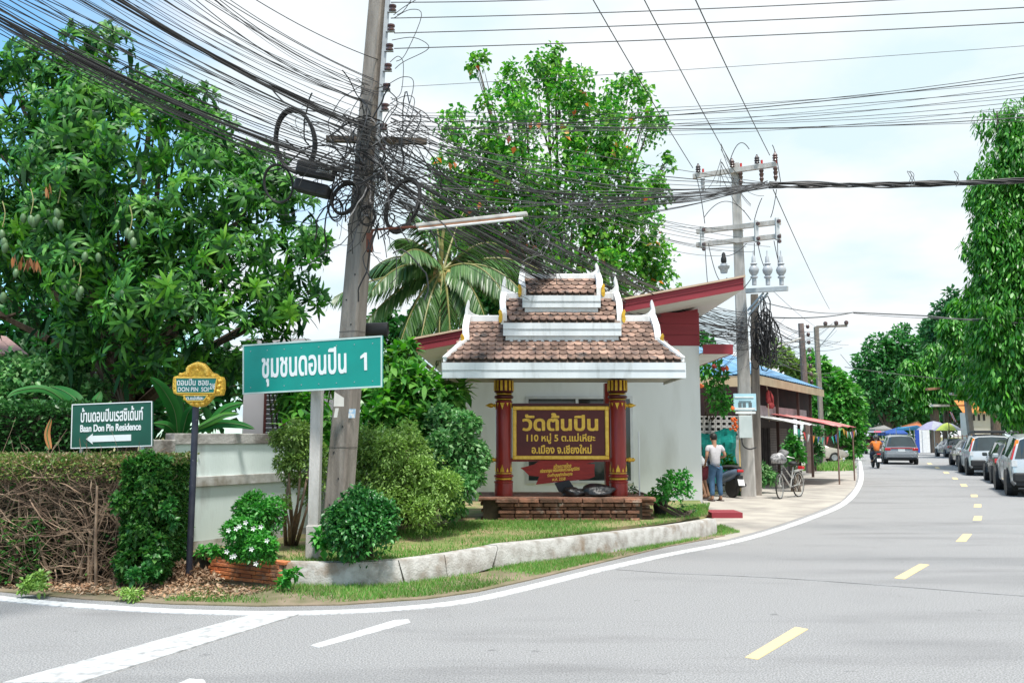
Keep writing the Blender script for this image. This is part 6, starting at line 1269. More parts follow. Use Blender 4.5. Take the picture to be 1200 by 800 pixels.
fartree('roadside_tree', 'bushy bright green tree beside the blue roofed house', 970, 57, [(960, 430, 12, 0), (955, 450, 16, 0), (975, 450, 18, 0), (990, 465, 18, 0), (970, 475, 22, 0), (1000, 480, 14, 0), (985, 495, 20, 0), (960, 490, 16, 0), (1003, 500, 12, 0), (950, 420, 8, 0), (1005, 518, 10, 0), (998, 528, 9, 0), (985, 515, 10, 0), (945, 440, 10, 1)], 7500, .36, leafmat('roadside_leaves', [(0.05, 0.17, 0.04), (0.08, 0.24, 0.05), (0.13, 0.30, 0.07), (0.22, 0.36, 0.10)], trans=.3))
fartree('small_tree', 'yellowish small tree peeping over the blue roof', 905, 42, [(905, 412, 12, 0), (895, 418, 10, 0), (918, 422, 12, 0), (930, 432, 10, 0), (940, 440, 10, 0)], 1800, .3, bl2, .12)
fartree('screening_trees', 'dark mass of trees closing the view behind the stalls', 1090, 125, [(1000, 480, 24, 0), (1040, 495, 22, 0), (1075, 490, 26, 0), (1105, 480, 30, 0), (1140, 470, 34, 0), (1180, 470, 36, 0), (1210, 470, 36, 0), (985, 490, 20, 0)], 5200, 1.0, fard)
fartree('small_tree', 'green foliage behind the right corner of the temple hall', 830, 30, [(822, 440, 12, 0), (828, 400, 8, 2), (822, 395, 6, 2)], 500, .2, bl3, .08)
hb = plant('flowering_shrub', 'sprawling green branches with red flowers before the dark upper opening', 'shrub', G(829, 570)); hb.location.z = 0; ORG[hb.name] = hb.location.copy()
hl_ = lumps_px([(825, 435, 8, 23), (838, 430, 9, 23), (848, 438, 6, 23), (836, 450, 8, 23), (845, 458, 8, 23), (850, 470, 7, 23), (840, 475, 7, 23), (850, 478, 6, 23), (833, 462, 6, 23)])
mb = MB(); hb0 = Vector(hb.location)
for c, r in hl_: mb.tube([hb0, hb0+Vector((0, 0, 1.9)), c.lerp(hb0+Vector((0, 0, 2.0)), .4), c], [.04, .03, .018, .008], 5)
mb.build('branches', bark, hb); crown(hb, [foliage(hl_, 520, .17, .09, .5, .9, .3, .4, .1)], bl3, 'leaves')
for i, (a, b) in enumerate(((847, 432), (837, 429), (822, 452), (859, 478), (852, 431))): lump_mesh('flower', P(a, b, 22.75), (.05, .04, .05), MATS['red_cloth'] if i < 2 else om, i, parent=hb, amp=.4, flatb=False)
bush('low_plant', 'leafy green plant growing between the bicycle and the shutter', 'plant', ground(932, 540, 25.5), lumps_px([(930, 525, 9, 25.5), (936, 535, 8, 25.5), (926, 540, 7, 25.5), (928, 512, 5, 25.5)]), 420, .15, .09, bl3)
bush('low_plant', 'low grey green plants at the dark shop front right of the pole', 'plant', ground(895, 555, 25.2), lumps_px([(890, 550, 8, 25), (898, 555, 8, 25), (905, 560, 7, 24.8), (893, 562, 7, 24.8)]), 420, .13, .07, bl4, stem=False)
bush('low_plant', 'green plants between the scooter and the teal netting', 'plant', ground(852, 560, 24.6), lumps_px([(850, 540, 8, 25), (856, 548, 8, 24.8), (866, 566, 7, 24), (858, 560, 8, 24.4), (868, 574, 5, 23.8)]), 500, .12, .06, bl3, stem=False)
bush('low_plant', 'dark potted greenery behind the bicycle near the white car', 'plant', ground(953, 530, 40), lumps_px([(953, 520, 8, 40), (958, 530, 8, 40), (950, 540, 6, 39), (957, 505, 9, 42), (950, 510, 8, 42)]), 500, .22, .12, bl1)
pts = inpoly([tuple(G(*p))[:2] for p in [(940, 552), (1000, 552), (1003, 548), (998, 541), (960, 545), (935, 548)]], 2600)
tag(npmesh('grass', *blades(pts, .01, .16, .03), grassy), 'small grass strip before the white car', 'grass', kind='stuff')
pts = inpoly([tuple(G(*p))[:2] for p in [(990, 530), (1004, 530), (1003, 521), (985, 522)]], 2500)
tag(npmesh('grass', *blades(pts, .01, .3, .07), grassy), 'rough grass at the far road edge under the roadside tree', 'grass', kind='stuff')
pts = inpoly([tuple(G(*p))[:2] for p in [(880, 562), (938, 556), (936, 550), (882, 555)]], 1200)
tag(npmesh('grass', *blades(pts, .01, .12, .02), grassy), 'thin grass line before the shuttered shop', 'grass', kind='stuff')
# ================================================================ vehicles
tyre_m = mat('tyre', (0.022, 0.022, 0.022), (0.035, 0.033, 0.03), scale=6, rough=.85); rim_m = mat('alloy', (0.50, 0.51, 0.53), rough=.35, metal=.7)
gl_m = glass('car_glass', (0.035, 0.05, 0.055)); clad = mat('dark_cladding', (0.025, 0.026, 0.028), rough=.6); tl_m = mat('tail_light_red', (0.55, 0.02, 0.025), (0.42, 0.01, 0.015), scale=9, rough=.2, spec=.6); or_m = mat('amber_lens', (0.75, 0.22, 0.03), rough=.25)
plate_m = mat('number_plate', (0.66, 0.67, 0.68), (0.58, 0.59, 0.6), scale=14)
SUVP = [(0.0, .42, .60, .64, .84, .70), (.05, .34, .96, 1.0, .87, .80), (.32, .28, 1.0, 1.60, .885, .62), (.95, .26, 1.0, 1.68, .89, .63), (1.85, .26, .99, 1.70, .89, .64), (2.65, .26, .98, 1.63, .89, .62), (3.35, .27, .96, 1.03, .88, .74), (4.05, .30, .86, .90, .86, .70), (4.40, .36, .70, .74, .80, .62), (4.52, .44, .56, .60, .66, .5)]
SEDP = [(0.0, .40, .66, .70, .76, .60), (.05, .33, .88, .92, .83, .72), (.60, .25, .93, .97, .85, .72), (1.15, .23, .92, 1.36, .86, .56), (1.75, .23, .91, 1.44, .86, .57), (2.45, .23, .90, 1.40, .86, .56), (3.25, .23, .88, .96, .86, .70), (3.95, .27, .76, .80, .84, .66), (4.30, .33, .62, .66, .76, .58), (4.42, .40, .50, .54, .62, .46)]
HATP = [(0.0, .40, .62, .66, .76, .60), (.05, .33, .88, .93, .82, .74), (.38, .25, .93, 1.38, .84, .58), (.9, .23, .92, 1.47, .84, .58), (1.6, .23, .91, 1.50, .84, .59), (2.3, .23, .90, 1.43, .84, .57), (3.0, .24, .88, .95, .84, .68), (3.55, .28, .76, .80, .82, .64), (3.82, .34, .62, .66, .74, .56), (3.92, .42, .50, .54, .6, .44)]
def car(label, prof, paint, loc, heading, rear='suv', cladding=False, cat='car', lights='high', rails=False, group='cars on the road and along its edge'):
    """local +Y is the nose, the origin is on the ground under the tail; heading turns clockwise from +Y"""
    o = empty('car', loc, label, cat, group, -heading)
    L = prof[-1][0]; cross = []
    for (y, zs, zb, zr_, wb, wr) in prof:
        cab = zr_-zb > .2
        h = [(wb*.90, zs), (wb*.99, zs+.10), (wb, zs+(zb-zs)*.6), (wb*.965, zb), (wr+.03, zr_-.07 if cab else zb+(zr_-zb)*.6), (wr*.82, zr_-.01), (0, zr_+.015)]
        cross.append([Vector((x, y, z)) for x, z in h]+[Vector((-x, y, z)) for x, z in h[-2::-1]])
    n = len(cross[0]); body = MB(); glass_parts = {}; low = MB()
    body.v = [v for c in cross for v in c]
    cabs = [p[3]-p[2] > .2 for p in prof]
    for i in range(len(prof)-1):
        for j in range(n-1):
            f = [i*n+j, i*n+j+1, (i+1)*n+j+1, (i+1)*n+j]; side = j in (3, n-5); topf = 4 <= j <= n-6
            if side and cabs[i] and cabs[i+1]: glass_parts.setdefault(('side_window', i, j), []).append(f)
            elif topf and (cabs[i] != cabs[i+1]): glass_parts.setdefault(('rear_window' if cabs[i+1] else 'windscreen', i), []).append(f)
            body.f.append(f); body.m.append(0)
    body.f += [list(range(n-1, -1, -1)), [(len(prof)-1)*n+j for j in range(n)]]; body.m += [0, 0]
    bo = body.build('body', paint, o, smooth=True, local=True, angle=32)
    for k, fs in glass_parts.items():
        mb = MB()
        for f in fs:
            q = [body.v[i] for i in f]; c = sum(q, Vector())/4; nn = (q[1]-q[0]).cross(q[3]-q[0]).normalized()
            ins = .93 if k[0] == 'side_window' else 1.0
            if nn.dot(c-Vector((0, L*.45, .8))) < 0: nn = -nn
            mb.poly([c+(p-c)*ins+nn*.006 for p in q])
        if k[0] != 'side_window':
            vs = mb.v; c = sum(vs, Vector())/len(vs); mb.v = [Vector((c.x+(v.x-c.x)*.93, c.y+(v.y-c.y)*.90, c.z+(v.z-c.z)*.90))+Vector((0, 0, .012))+Vector((0, -.012 if k[0] == 'rear_window' else .012, 0)) for v in vs]
        mb.build(k[0], gl_m, bo, local=True)
    W = max(p[4] for p in prof); r = .345 if rear == 'suv' else .30
    wy = (.80 if rear == 'suv' else .78, L-.86)
    for y in wy:
        for s in (-1, 1):
            w = MB().lathe([(r*.62, -.10), (r*.94, -.105), (r, -.07), (r, .07), (r*.94, .105), (r*.62, .10)], (s*(W-.10), y, r), 22, 'X').build('wheel', tyre_m, o, smooth=True, local=True)
            MB().lathe([(r*.64, -.03), (r*.60, .09*1), (r*.18, .075), (.03, .085)], (s*(W-.075), y, r), 16, 'X').build('rim', rim_m, w, local=True) if s > 0 else MB().lathe([(r*.64, .03), (r*.60, -.09), (r*.18, -.075), (.03, -.085)], (s*(W-.075), y, r), 16, 'X').build('rim', rim_m, w, local=True)
            for a in range(5):
                t = a*2*pi/5; MB().bar((s*(W+.006), y+.06*cos(t), r+.06*sin(t)), (s*(W+.012), y+r*.58*cos(t), r+r*.58*sin(t)), .02, .05, up=(1, 0, 0)).build('spoke', rim_m, w, local=True)
            mb = MB(); k = 12                    # dark arch lip standing a little proud of the body
            for i in range(k):
                t0, t1 = pi*i/k, pi*(i+1)/k; ra, rb = r*1.06, r*1.24
                q = [Vector((s*(W+.004), y+ra*cos(t0), r+ra*sin(t0))), Vector((s*(W+.004), y+rb*cos(t0), r+rb*sin(t0))), Vector((s*(W+.004), y+rb*cos(t1), r+rb*sin(t1))), Vector((s*(W+.004), y+ra*cos(t1), r+ra*sin(t1)))]
                mb.prism(q, (s*-.12, 0, 0))
            mb.build('arch', clad if cladding else paint, o, local=True)
            MB().lathe([(r*1.07, -.1), (r*1.07, .02)], (s*(W-.03), y, r), 20, 'X').build('wheel_well', clad, o, local=True)
    bm_ = clad if cladding else paint
    MB().box((0, .02, .52), (W*1.9, .16, .26)).build('bumper', bm_, o, local=True, bev=.05)
    MB().box((0, .06, .36), (W*1.75, .16, .12)).build('bumper_skirt', clad, o, local=True, bev=.02)
    MB().box((0, L-.06, .48), (W*1.5, .16, .2)).build('bumper', bm_, o, local=True, bev=.04)
    MB().bb((-W*.9, .5, .22), (W*.9, L-.5, .3)).build('underbody', clad, o, local=True)
    MB().box((0, -.012 if rear != 'suv' else .012, .80), (.36, .02, .16)).build('number_plate', plate_m, o, local=True)
    zb = prof[1][2]
    for s in (-1, 1):
        if lights == 'high':
            t_ = MB().hexa([Vector((s*(W-.13), .10, 1.0)), Vector((s*(W-.03), .10, 1.0)), Vector((s*(W-.02), .30, 1.0)), Vector((s*(W-.13), .30, 1.0)), Vector((s*(W-.27), .31, 1.52)), Vector((s*(W-.21), .31, 1.52)), Vector((s*(W-.19), .44, 1.52)), Vector((s*(W-.27), .44, 1.52))]).build('tail_light', tl_m, o, local=True, bev=.01)
            MB().hexa([Vector((s*(W-.235), .248, 1.36)), Vector((s*(W-.145), .248, 1.36)), Vector((s*(W-.145), .30, 1.36)), Vector((s*(W-.235), .30, 1.36)), Vector((s*(W-.272), .30, 1.53)), Vector((s*(W-.2), .30, 1.53)), Vector((s*(W-.2), .36, 1.53)), Vector((s*(W-.272), .36, 1.53))]).build('amber_lens', or_m, t_, local=True)
            MB().box((s*(W-.10), .05, .90), (.13, .08, .16)).build('reverse_lens', plate_m, t_, local=True)
        else:
            MB().box((s*(W-.17), .055, zb-.09), (.30, .10, .15)).build('tail_light', tl_m, o, local=True, bev=.02)
        m_ = MB().box((s*(W+.07), L-1.55 if rear != 'suv' else L-1.62, prof[4][2]+.06), (.16, .1, .13)).build('mirror', paint, o, local=True, bev=.03)
        MB().box((s*(W*.72), L-.13, .66), (.32, .16, .12)).build('headlight', mat('headlight_lens', (0.6, 0.62, 0.64), rough=.15), o, local=True, bev=.03)
        for y in (L*.42, L*.63): MB().box((s*(W+.004), y, .86), (.02, .14, .03)).build('door_handle', paint, o, local=True)
        for y in (L*.36, L*.58): MB().bb((s*W*.998-.003, y-.006, .42), (s*W*.998+.003, y+.006, .93)).build('door_seam', clad, o, local=True)
        if rails: MB().tube([(s*.60, .5, 1.70), (s*.60, .6, 1.75), (s*.60, 2.5, 1.74), (s*.60, 2.6, 1.68)], .02, 6).build('roof_rail', clad, o, local=True)
    return o
silver = mat('silver_paint', (0.58, 0.60, 0.61), (0.54, 0.56, 0.57), scale=2, rough=.28, metal=.45, coat=.5)
silver2 = mat('pale_silver_paint', (0.62, 0.64, 0.65), (0.57, 0.59, 0.60), scale=2, rough=.28, metal=.4, coat=.5)
darkc = mat('dark_car_paint', (0.05, 0.055, 0.06), (0.04, 0.044, 0.048), rough=.22, coat=.6); brownc = mat('brown_car_paint', (0.12, 0.095, 0.09), rough=.25, coat=.5, metal=.3)
greyc2 = mat('grey_car_paint', (0.34, 0.33, 0.33), (0.30, 0.29, 0.29), rough=.25, metal=.4, coat=.5); goldc = mat('champagne_paint', (0.55, 0.51, 0.44), (0.5, 0.46, 0.4), rough=.3, metal=.3, coat=.4); greys = mat('steel_grey_paint', (0.25, 0.26, 0.28), (0.22, 0.23, 0.25), rough=.25, metal=.4, coat=.5)
def tail_at(px, py, hd, W, yw):                  # tail centre on the ground from the contact of the left rear wheel
    g = G(px, py); d = Vector((sin(hd), cos(hd), 0)); s = Vector((cos(hd), -sin(hd), 0)); return g+s*(W-.1)-d*yw
r_ = radians
car('silver SUV with dark lower cladding parked nearest at the right edge', SUVP, silver, tail_at(1187, 580, r_(24), .89, .8), r_(24), 'suv', True, rails=True)
car('dark compact hatchback squeezed between the two silver SUVs', HATP, darkc, tail_at(1167.5, 566, r_(24), .84, .78), r_(24), 'hatch', lights='low')
car('silver SUV with a black roof box parked in the middle of the row', SUVP, silver2, tail_at(1137.5, 556.5, r_(22), .89, .8), r_(22), 'suv', True, rails=True)
bx = MB().box((0, 1.5, 1.80), (1.15, 1.7, .12)).build('roof_box', clad, bpy.data.objects['car.002'], local=True, bev=.04)
car('brown car half hidden behind the silver SUV with the roof box', SEDP, brownc, tail_at(1125.5, 546.5, r_(20), .86, .78), r_(20), 'sedan', lights='low')
car('grey sedan parked last in the row beside the market umbrellas', SEDP, greyc2, tail_at(1109.5, 535.5, r_(14), .86, .78), r_(14), 'sedan', lights='low')
sv = car('grey SUV driving away in the left lane beside the motorbike', SUVP, greys, tail_at(1038.5, 543.5, r_(20), .89, .8), r_(20), 'suv', False, lights='low')
MB().box((0, .028, .93), (1.1, .05, .05)).build('light_bar', tl_m, sv, local=True); MB().box((0, .03, .74), (1.5, .04, .05)).build('chrome_strip', rim_m, sv, local=True)
cg = car('champagne sedan parked beside the road left of the white line', SEDP, goldc, Vector((0, 0, 0)), r_(100), 'sedan', lights='low')
d_ = Vector((sin(r_(100)), cos(r_(100)), 0)); s_ = Vector((cos(r_(100)), -sin(r_(100)), 0)); cg.location = G(978, 541.5)-d_*(4.42-.86)-s_*(.76)
# songthaew pickup in front of the motorbike
pk_ = empty('pickup_truck', G(1027, 532), 'dark pickup truck with canopy ahead of the orange shirted rider', 'pickup truck', None, -r_(14))
MB().bb((-.82, 0, .45), (.82, 2.2, 1.0)).build('cargo_bed', mat('truck_red', (0.10, 0.03, 0.03), rough=.4), pk_, local=True, bev=.03)
MB().hexa([Vector(v) for v in ((-.8, 2.2, .45), (.8, 2.2, .45), (.8, 4.6, .45), (-.8, 4.6, .45), (-.68, 2.3, 1.6), (.68, 2.3, 1.6), (.66, 3.2, 1.55), (-.66, 3.2, 1.55))]).build('cab', MATS['truck_red'], pk_, local=True, bev=.05)
for s in (-1, 1):
    for y in (.1, 2.1): MB().bb((s*.78-.02, y-.02, 1.0), (s*.78+.02, y+.02, 1.85)).build('canopy_post', clad, pk_, local=True)
    for y in (.7, 3.8): MB().lathe([(.2, -.1), (.36, -.1), (.36, .1), (.2, .1)], (s*.74, y, .36), 16, 'X').build('wheel', tyre_m, pk_, local=True)
    MB().box((s*.7, -.01, .8), (.14, .04, .2)).build('tail_light', tl_m, pk_, local=True)
MB().bb((-.86, -.1, 1.85), (.86, 2.3, 1.93)).build('canopy', clad, pk_, local=True, bev=.02); MB().box((0, -.02, .6), (.34, .02, .16)).build('number_plate', plate_m, pk_, local=True)
# ---------------------------------------------------------------- scooters and the bicycle
def scooter(label, loc, hd, paint, group=None, lean=0):
    o = empty('scooter', loc, label, 'scooter', group, -hd); o.rotation_euler = (0, lean, -hd)
    for y in (.0, 1.23):
        w = MB().lathe([(.17, -.045), (.25, -.05), (.275, -.02), (.275, .02), (.25, .05), (.17, .045)], (0, y, .275), 20, 'X').build('wheel', tyre_m, o, smooth=True, local=True)
        MB().lathe([(.18, -.03), (.05, -.04), (.05, .04), (.18, .03)], (0, y, .275), 14, 'X').build('rim', rim_m, w, local=True)
    def loft(st, name, m):
        vs = []; n = 10
        for (y, z, w, h) in st:
            for j in range(n): t = 2*pi*j/n; vs.append(Vector((w*cos(t), y, z+h*sin(t))))
        k = len(st); return MB().add(vs, [(i*n+j, i*n+(j+1) % n, (i+1)*n+(j+1) % n, (i+1)*n+j) for i in range(k-1) for j in range(n)]+[tuple(range(n-1, -1, -1)), tuple(range((k-1)*n, k*n))]).build(name, m, o, smooth=True, local=True)
    loft([(-.32, .72, .05, .05), (-.22, .68, .14, .12), (.0, .62, .17, .16), (.35, .52, .15, .16), (.55, .40, .12, .12)], 'rear_body', paint)
    loft([(-.28, .80, .08, .03), (-.1, .82, .15, .05), (.25, .80, .15, .06), (.5, .78, .10, .05)], 'seat', clad)
    MB().bb((-.15, .5, .28), (.15, .95, .34)).build('footboard', clad, o, local=True, bev=.02)
    loft([(.92, .32, .14, .06), (1.0, .55, .19, .08), (1.04, .80, .17, .08), (1.05, .95, .12, .08), (1.02, 1.05, .08, .05)], 'leg_shield', paint)
    loft([(1.02, .5, .05, .04), (1.2, .57, .07, .05), (1.4, .50, .06, .03)], 'front_fender', paint)
    MB().tube([(0, 1.2, .3), (0, 1.02, .95)], .03, 6).build('fork', clad, o, local=True)
    MB().tube([(-.33, .92, 1.02), (-.12, 1.0, 1.05), (.12, 1.0, 1.05), (.33, .92, 1.02)], .018, 6).build('handlebar', clad, o, local=True)
    for s in (-1, 1): MB().tube([(s*.24, .98, 1.05), (s*.30, .98, 1.25)], .008, 4).build('mirror_stem', clad, o, local=True); MB().lathe([(.05, -.01), (.055, .0), (.05, .01)], (s*.32, .98, 1.28), 10, 'Y').build('mirror', clad, o, local=True)
    MB().box((0, -.31, .72), (.20, .06, .07)).build('tail_light', tl_m, o, local=True, bev=.02)
    MB().box((0, -.36, .42), (.20, .015, .17), Matrix.Rotation(-.35, 3, 'X')).build('number_plate', plate_m, o, local=True)
    MB().bb((-.07, -.34, .30), (.07, -.2, .6)).build('mudguard', clad, o, local=True)
    MB().tube([(.16, .25, .3), (.18, -.1, .32), (.18, -.3, .36)], .045, 8).build('exhaust', clad, o, local=True)
    return o
sc_blue = mat('blue_grey_scooter', (0.10, 0.14, 0.20), (0.08, 0.11, 0.16), rough=.25, coat=.5)
scooter('blue grey scooter parked beside the man in jeans', G(858, 583), r_(-24), sc_blue, None, .06)
scooter('dark scooter ridden by the person in the orange shirt', G(1029, 548.5), r_(12), darkc)
bike = empty('bicycle', G(925, 583), 'silver ladies bicycle with bags in its basket on the forecourt', 'bicycle', None, 0)
fh, rh = P(912.5, 570, 22.55), P(935.5, 568.5, 23.35); fdr = (fh-rh); fdr.z = 0; fdr.normalize(); sd_ = Vector((-fdr.y, fdr.x, 0))
fh.z = rh.z = .335; fh = rh+fdr*1.06
bike.location = ((fh+rh)/2).xy.to_3d(); ORG[bike.name] = bike.location.copy()
chrome = mat('bicycle_silver', (0.55, 0.55, 0.53), (0.45, 0.44, 0.42), rough=.35, metal=.5)
def bwheel(c, dirv):
    pts = [c+(dirv*cos(t*2*pi/24)+Vector((0, 0, sin(t*2*pi/24))))*.32 for t in range(25)]
    w = MB().tube(pts, .018, 6, cap=False).build('wheel', tyre_m, bike, smooth=True)
    MB().tube([c+(p-c)*.94 for p in pts], .012, 5, cap=False).build('rim', chrome, w, smooth=True)
    mb = MB()
    for k in range(18): t = k*2*pi/18; mb.tube([c+sd_*.02*(1 if k % 2 else -1), c+(dirv*cos(t)+Vector((0, 0, sin(t))))*.30], .0025, 3)
    mb.build('spokes', chrome, w); MB().tube([c-sd_*.05, c+sd_*.05], .025, 8).build('hub', chrome, w)
fd2 = (fdr+sd_*.18).normalized(); bwheel(fh, fd2); bwheel(rh, fdr)
bbk = rh+fdr*.45+Vector((0, 0, -.05)); st_t = bbk-fdr*.18+Vector((0, 0, .52)); hd_b = fh-fdr*.13+Vector((0, 0, .35)); hd_t = fh-fdr*.20+Vector((0, 0, .62))
mb = MB()
for a, b, r in ((bbk, st_t, .017), (hd_b, hd_t, .018), (bbk, hd_b, .02), (hd_t-Vector((0, 0, .08)), bbk+(st_t-bbk)*.45, .016), (rh, bbk, .011), (rh, st_t-Vector((0, 0, .08)), .009)): mb.tube([a, b], r, 7)
mb.tube([hd_b, fh+Vector((0, 0, .18)), fh], .012, 6); mb.build('frame', chrome, bike, smooth=True)
MB().tube(catmull([hd_t+Vector((0, 0, .1))-fdr*.12+sd_*.28, hd_t+Vector((0, 0, .14))+sd_*.14, hd_t+Vector((0, 0, .12)), hd_t+Vector((0, 0, .14))-sd_*.14, hd_t+Vector((0, 0, .1))-fdr*.12-sd_*.28], 4), .012, 6).build('handlebar', chrome, bike, smooth=True)
lump_mesh('saddle', st_t+Vector((0, 0, .10)), (.12, .12, .06), clad, 4, parent=bike, amp=.1, flatb=False)
for rr, m, nme in ((.345, chrome, 'rear_mudguard'), ):
    pts = [rh+(fdr*cos(t)+Vector((0, 0, sin(t))))*.355 for t in [pi*(.15+.8*i/12) for i in range(13)]]; mb = MB(); mb.tube(pts, .014, 5); mb.build(nme, chrome, bike, smooth=True)
MB().bar(rh+Vector((0, 0, .40))-fdr*.2, st_t-Vector((0, 0, .12))+fdr*.02, .14, .02).build('carrier', chrome, bike)
MB().bar(rh+Vector((0, 0, .44))-fdr*.28, rh+Vector((0, 0, .44))-fdr*.14, .14, .09).build('red_reflector', tl_m, bike, bev=.02)
bc = hd_t+fdr*.2+Vector((0, 0, -.06)); mb = MB()
for z, k in ((-.14, .8), (0, .92), (.13, 1.0)):
    q = [bc+fdr*u*.15*k+sd_*v*.19*k+Vector((0, 0, z)) for u, v in ((-1, -1), (1, -1), (1, 1), (-1, 1), (-1, -1))]; mb.tube(q, .007, 4)
for i in range(20):
    t = i/20*4; e = int(t); u = t-e; cs = [(-1, -1), (1, -1), (1, 1), (-1, 1), (-1, -1)]; a = cs[e]; b = cs[e+1]; x, y = a[0]+(b[0]-a[0])*u, a[1]+(b[1]-a[1])*u
    mb.tube([bc+fdr*x*.12+sd_*y*.152-Vector((0, 0, .14)), bc+fdr*x*.15+sd_*y*.19+Vector((0, 0, .13))], .004, 3)
mb.build('basket', clad, bike)
MB().tube([bbk-sd_*.1-fdr*.12, bbk-sd_*.1, bbk+sd_*.1, bbk+sd_*.1+fdr*.12], .01, 5).build('crank', clad, bike)
gb = mat('grey_plastic_bag', (0.48, 0.47, 0.48), (0.16, 0.16, 0.17), scale=9, rough=.4, bump=.8, lo=.42, hi=.55)
lump_mesh('carrier_bag', bc+Vector((0, 0, .12)), (.19, .17, .17), gb, 21, 'crumpled grey and white bags piled in the bicycle basket', 'bag')
lump_mesh('carrier_bag', bc-fdr*.25+Vector((0, 0, .26)), (.13, .13, .12), mat('dark_bag', (0.10, 0.10, 0.105), (0.2, 0.2, 0.2), scale=8, rough=.5, bump=.6), 25, 'dark grey bag slung over the bicycle handlebar', 'bag')
# ================================================================ people
def skin(name, V, E, R, m, parent, sub=1, root=0):
    me = bpy.data.meshes.new(name); me.from_pydata([tuple(v) for v in V], E, []); me.materials.append(m)
    o = link(name, me, parent); s = o.modifiers.new('skin', 'SKIN'); s.use_smooth_shade = True; s.branch_smoothing = .4
    if not me.skin_vertices: me.skin_vertices.new() if hasattr(me.skin_vertices, 'new') else None
    for i, r in enumerate(R): me.skin_vertices[0].data[i].radius = (r if isinstance(r, tuple) else (r, r)); me.skin_vertices[0].data[i].use_root = (i == root)
    if sub: o.modifiers.new('subsurf', 'SUBSURF').levels = sub; o.modifiers[-1].render_levels = sub
    return o
sk_m = mat('skin', (0.36, 0.20, 0.13), (0.32, 0.175, 0.11), rough=.55); hair_m = mat('black_hair', (0.012, 0.011, 0.011), rough=.5)
def person(label, loc, hd, J, shirt, trousers, shorts=False, sleeve=.6, hair='hair', hairm=None, group=None, fingers=True, scale=1.0, bare=False):
    """J: joints in the figure's own frame (+Y ahead): pelvis, chest, neck, head, and elbow/hand/knee/ankle for L and R"""
    o = empty('person', loc, label, 'person', group, -hd); o.scale = (scale,)*3
    g = {k: Vector(v) for k, v in J.items()}; V, E, R = [], [], []
    def add(v, r, p=None): V.append(Vector(v)); R.append(r); (E.append((p, len(V)-1)) if p is not None else None); return len(V)-1
    pel = add(g['pelvis'], (.10, .07)); wst = add(g['pelvis'].lerp(g['chest'], .45), (.10, .07), pel); ch = add(g['chest'], (.115, .075), wst); nb = add(g['neck'], .055, ch)
    up = (g['head']-g['neck']).normalized(); add(g['head']-up*.05, (.07, .08), nb); hh = add(g['head']+up*.04, (.078, .095), len(V)-1); add(g['head']+up*.11, (.055, .065), hh)
    sh_r = {}
    for s, k in ((-1, 'L'), (1, 'R')):
        fw = (g['chest']-g['pelvis']).normalized(); sp = g['neck']-fw*.06+Vector((s*.18, 0, 0)); a = add(sp, .055, ch); b = add(g['elbow'+k], .04, a); hd_ = g['hand'+k]; d = (hd_-g['elbow'+k]).normalized(); c = add(hd_-d*.03, .028, b); pa = add(hd_+d*.04, (.034, .018), c); sh_r[k] = sp
        if fingers:
            lat = d.cross(Vector((0, 1, .3))).normalized()
            for q, L in ((-.027, .06), (-.009, .07), (.009, .066), (.027, .052)): f1 = add(hd_+d*.075+lat*q, .009, pa); add(hd_+d*(.075+L*.6)+lat*q+Vector((0, .015, -.004)), .008, f1); add(hd_+d*(.075+L)+lat*q+Vector((0, .035, -.008)), .007, len(V)-1)
            t1 = add(hd_+d*.03+lat*.042*-s+Vector((0, .02, 0)), .010, c); add(hd_+d*.07+lat*.05*-s+Vector((0, .04, 0)), .008, t1)
        hip = add(g['pelvis']+Vector((s*.08, 0, -.06)), .07, pel); kn = add(g['knee'+k], .055, hip); an = add(g['ankle'+k], .036, kn)
        heel = add(g['ankle'+k]+Vector((0, -.03, -.05)), .03, an); add(g['ankle'+k]+Vector((s*.02, .17, -.065)), (.035, .02), an)
    body = skin('body', V, E, R, sk_m, o)
    V, E, R = [], [], []
    pel = add(g['pelvis'].lerp(g['chest'], -.22), (.168, .13)); w = add(g['pelvis'].lerp(g['chest'], .45), (.150, .115), pel); ch = add(g['chest'], (.175, .125), w); nk = add(g['neck']-Vector((0, 0, .03)), (.075, .07), ch)
    for k in 'LR': a = add(sh_r[k], .075, ch); add(sh_r[k].lerp(g['elbow'+k], sleeve), .063, a)
    skin('shirt', V, E, R, shirt, o)
    V, E, R = [], [], []
    pel = add(g['pelvis']+Vector((0, 0, .09)), (.160, .122))
    for s, k in ((-1, 'L'), (1, 'R')):
        hip = add(g['pelvis']+Vector((s*.085, 0, -.08)), (.115, .118), pel); kn = add(g['knee'+k], .082 if not shorts else .09, hip)
        if not shorts: add(g['ankle'+k]+(g['knee'+k]-g['ankle'+k])*.08, .066, kn)
    skin('shorts' if shorts else 'trousers', V, E, R, trousers, o)
    bm = bmesh.new(); bmesh.ops.create_icosphere(bm, subdivisions=3, radius=1)
    for v in bm.verts:
        if v.co.y > .35 and v.co.z < .35 and hair == 'hair': v.co.z = max(v.co.z, .3)
        v.co = Vector((v.co.x*.092, v.co.y*.108-.008, max(v.co.z, -1.15 if v.co.y < -.1 else -.75)*.115+.03)) if hair == 'hair' else Vector((v.co.x*.125, v.co.y*.14, v.co.z*.135+.02))
    me = bpy.data.meshes.new(hair); bm.to_mesh(me); bm.free(); me.materials.append(hairm or hair_m); me.polygons.foreach_set('use_smooth', [True]*len(me.polygons))
    h = link(hair, me, o); h.location = g['head']+up*.02; h.rotation_euler = Vector((0, 0, 1)).rotation_difference(up).to_euler()
    fc = MB()                                    # face: nose, eyes, mouth, ears
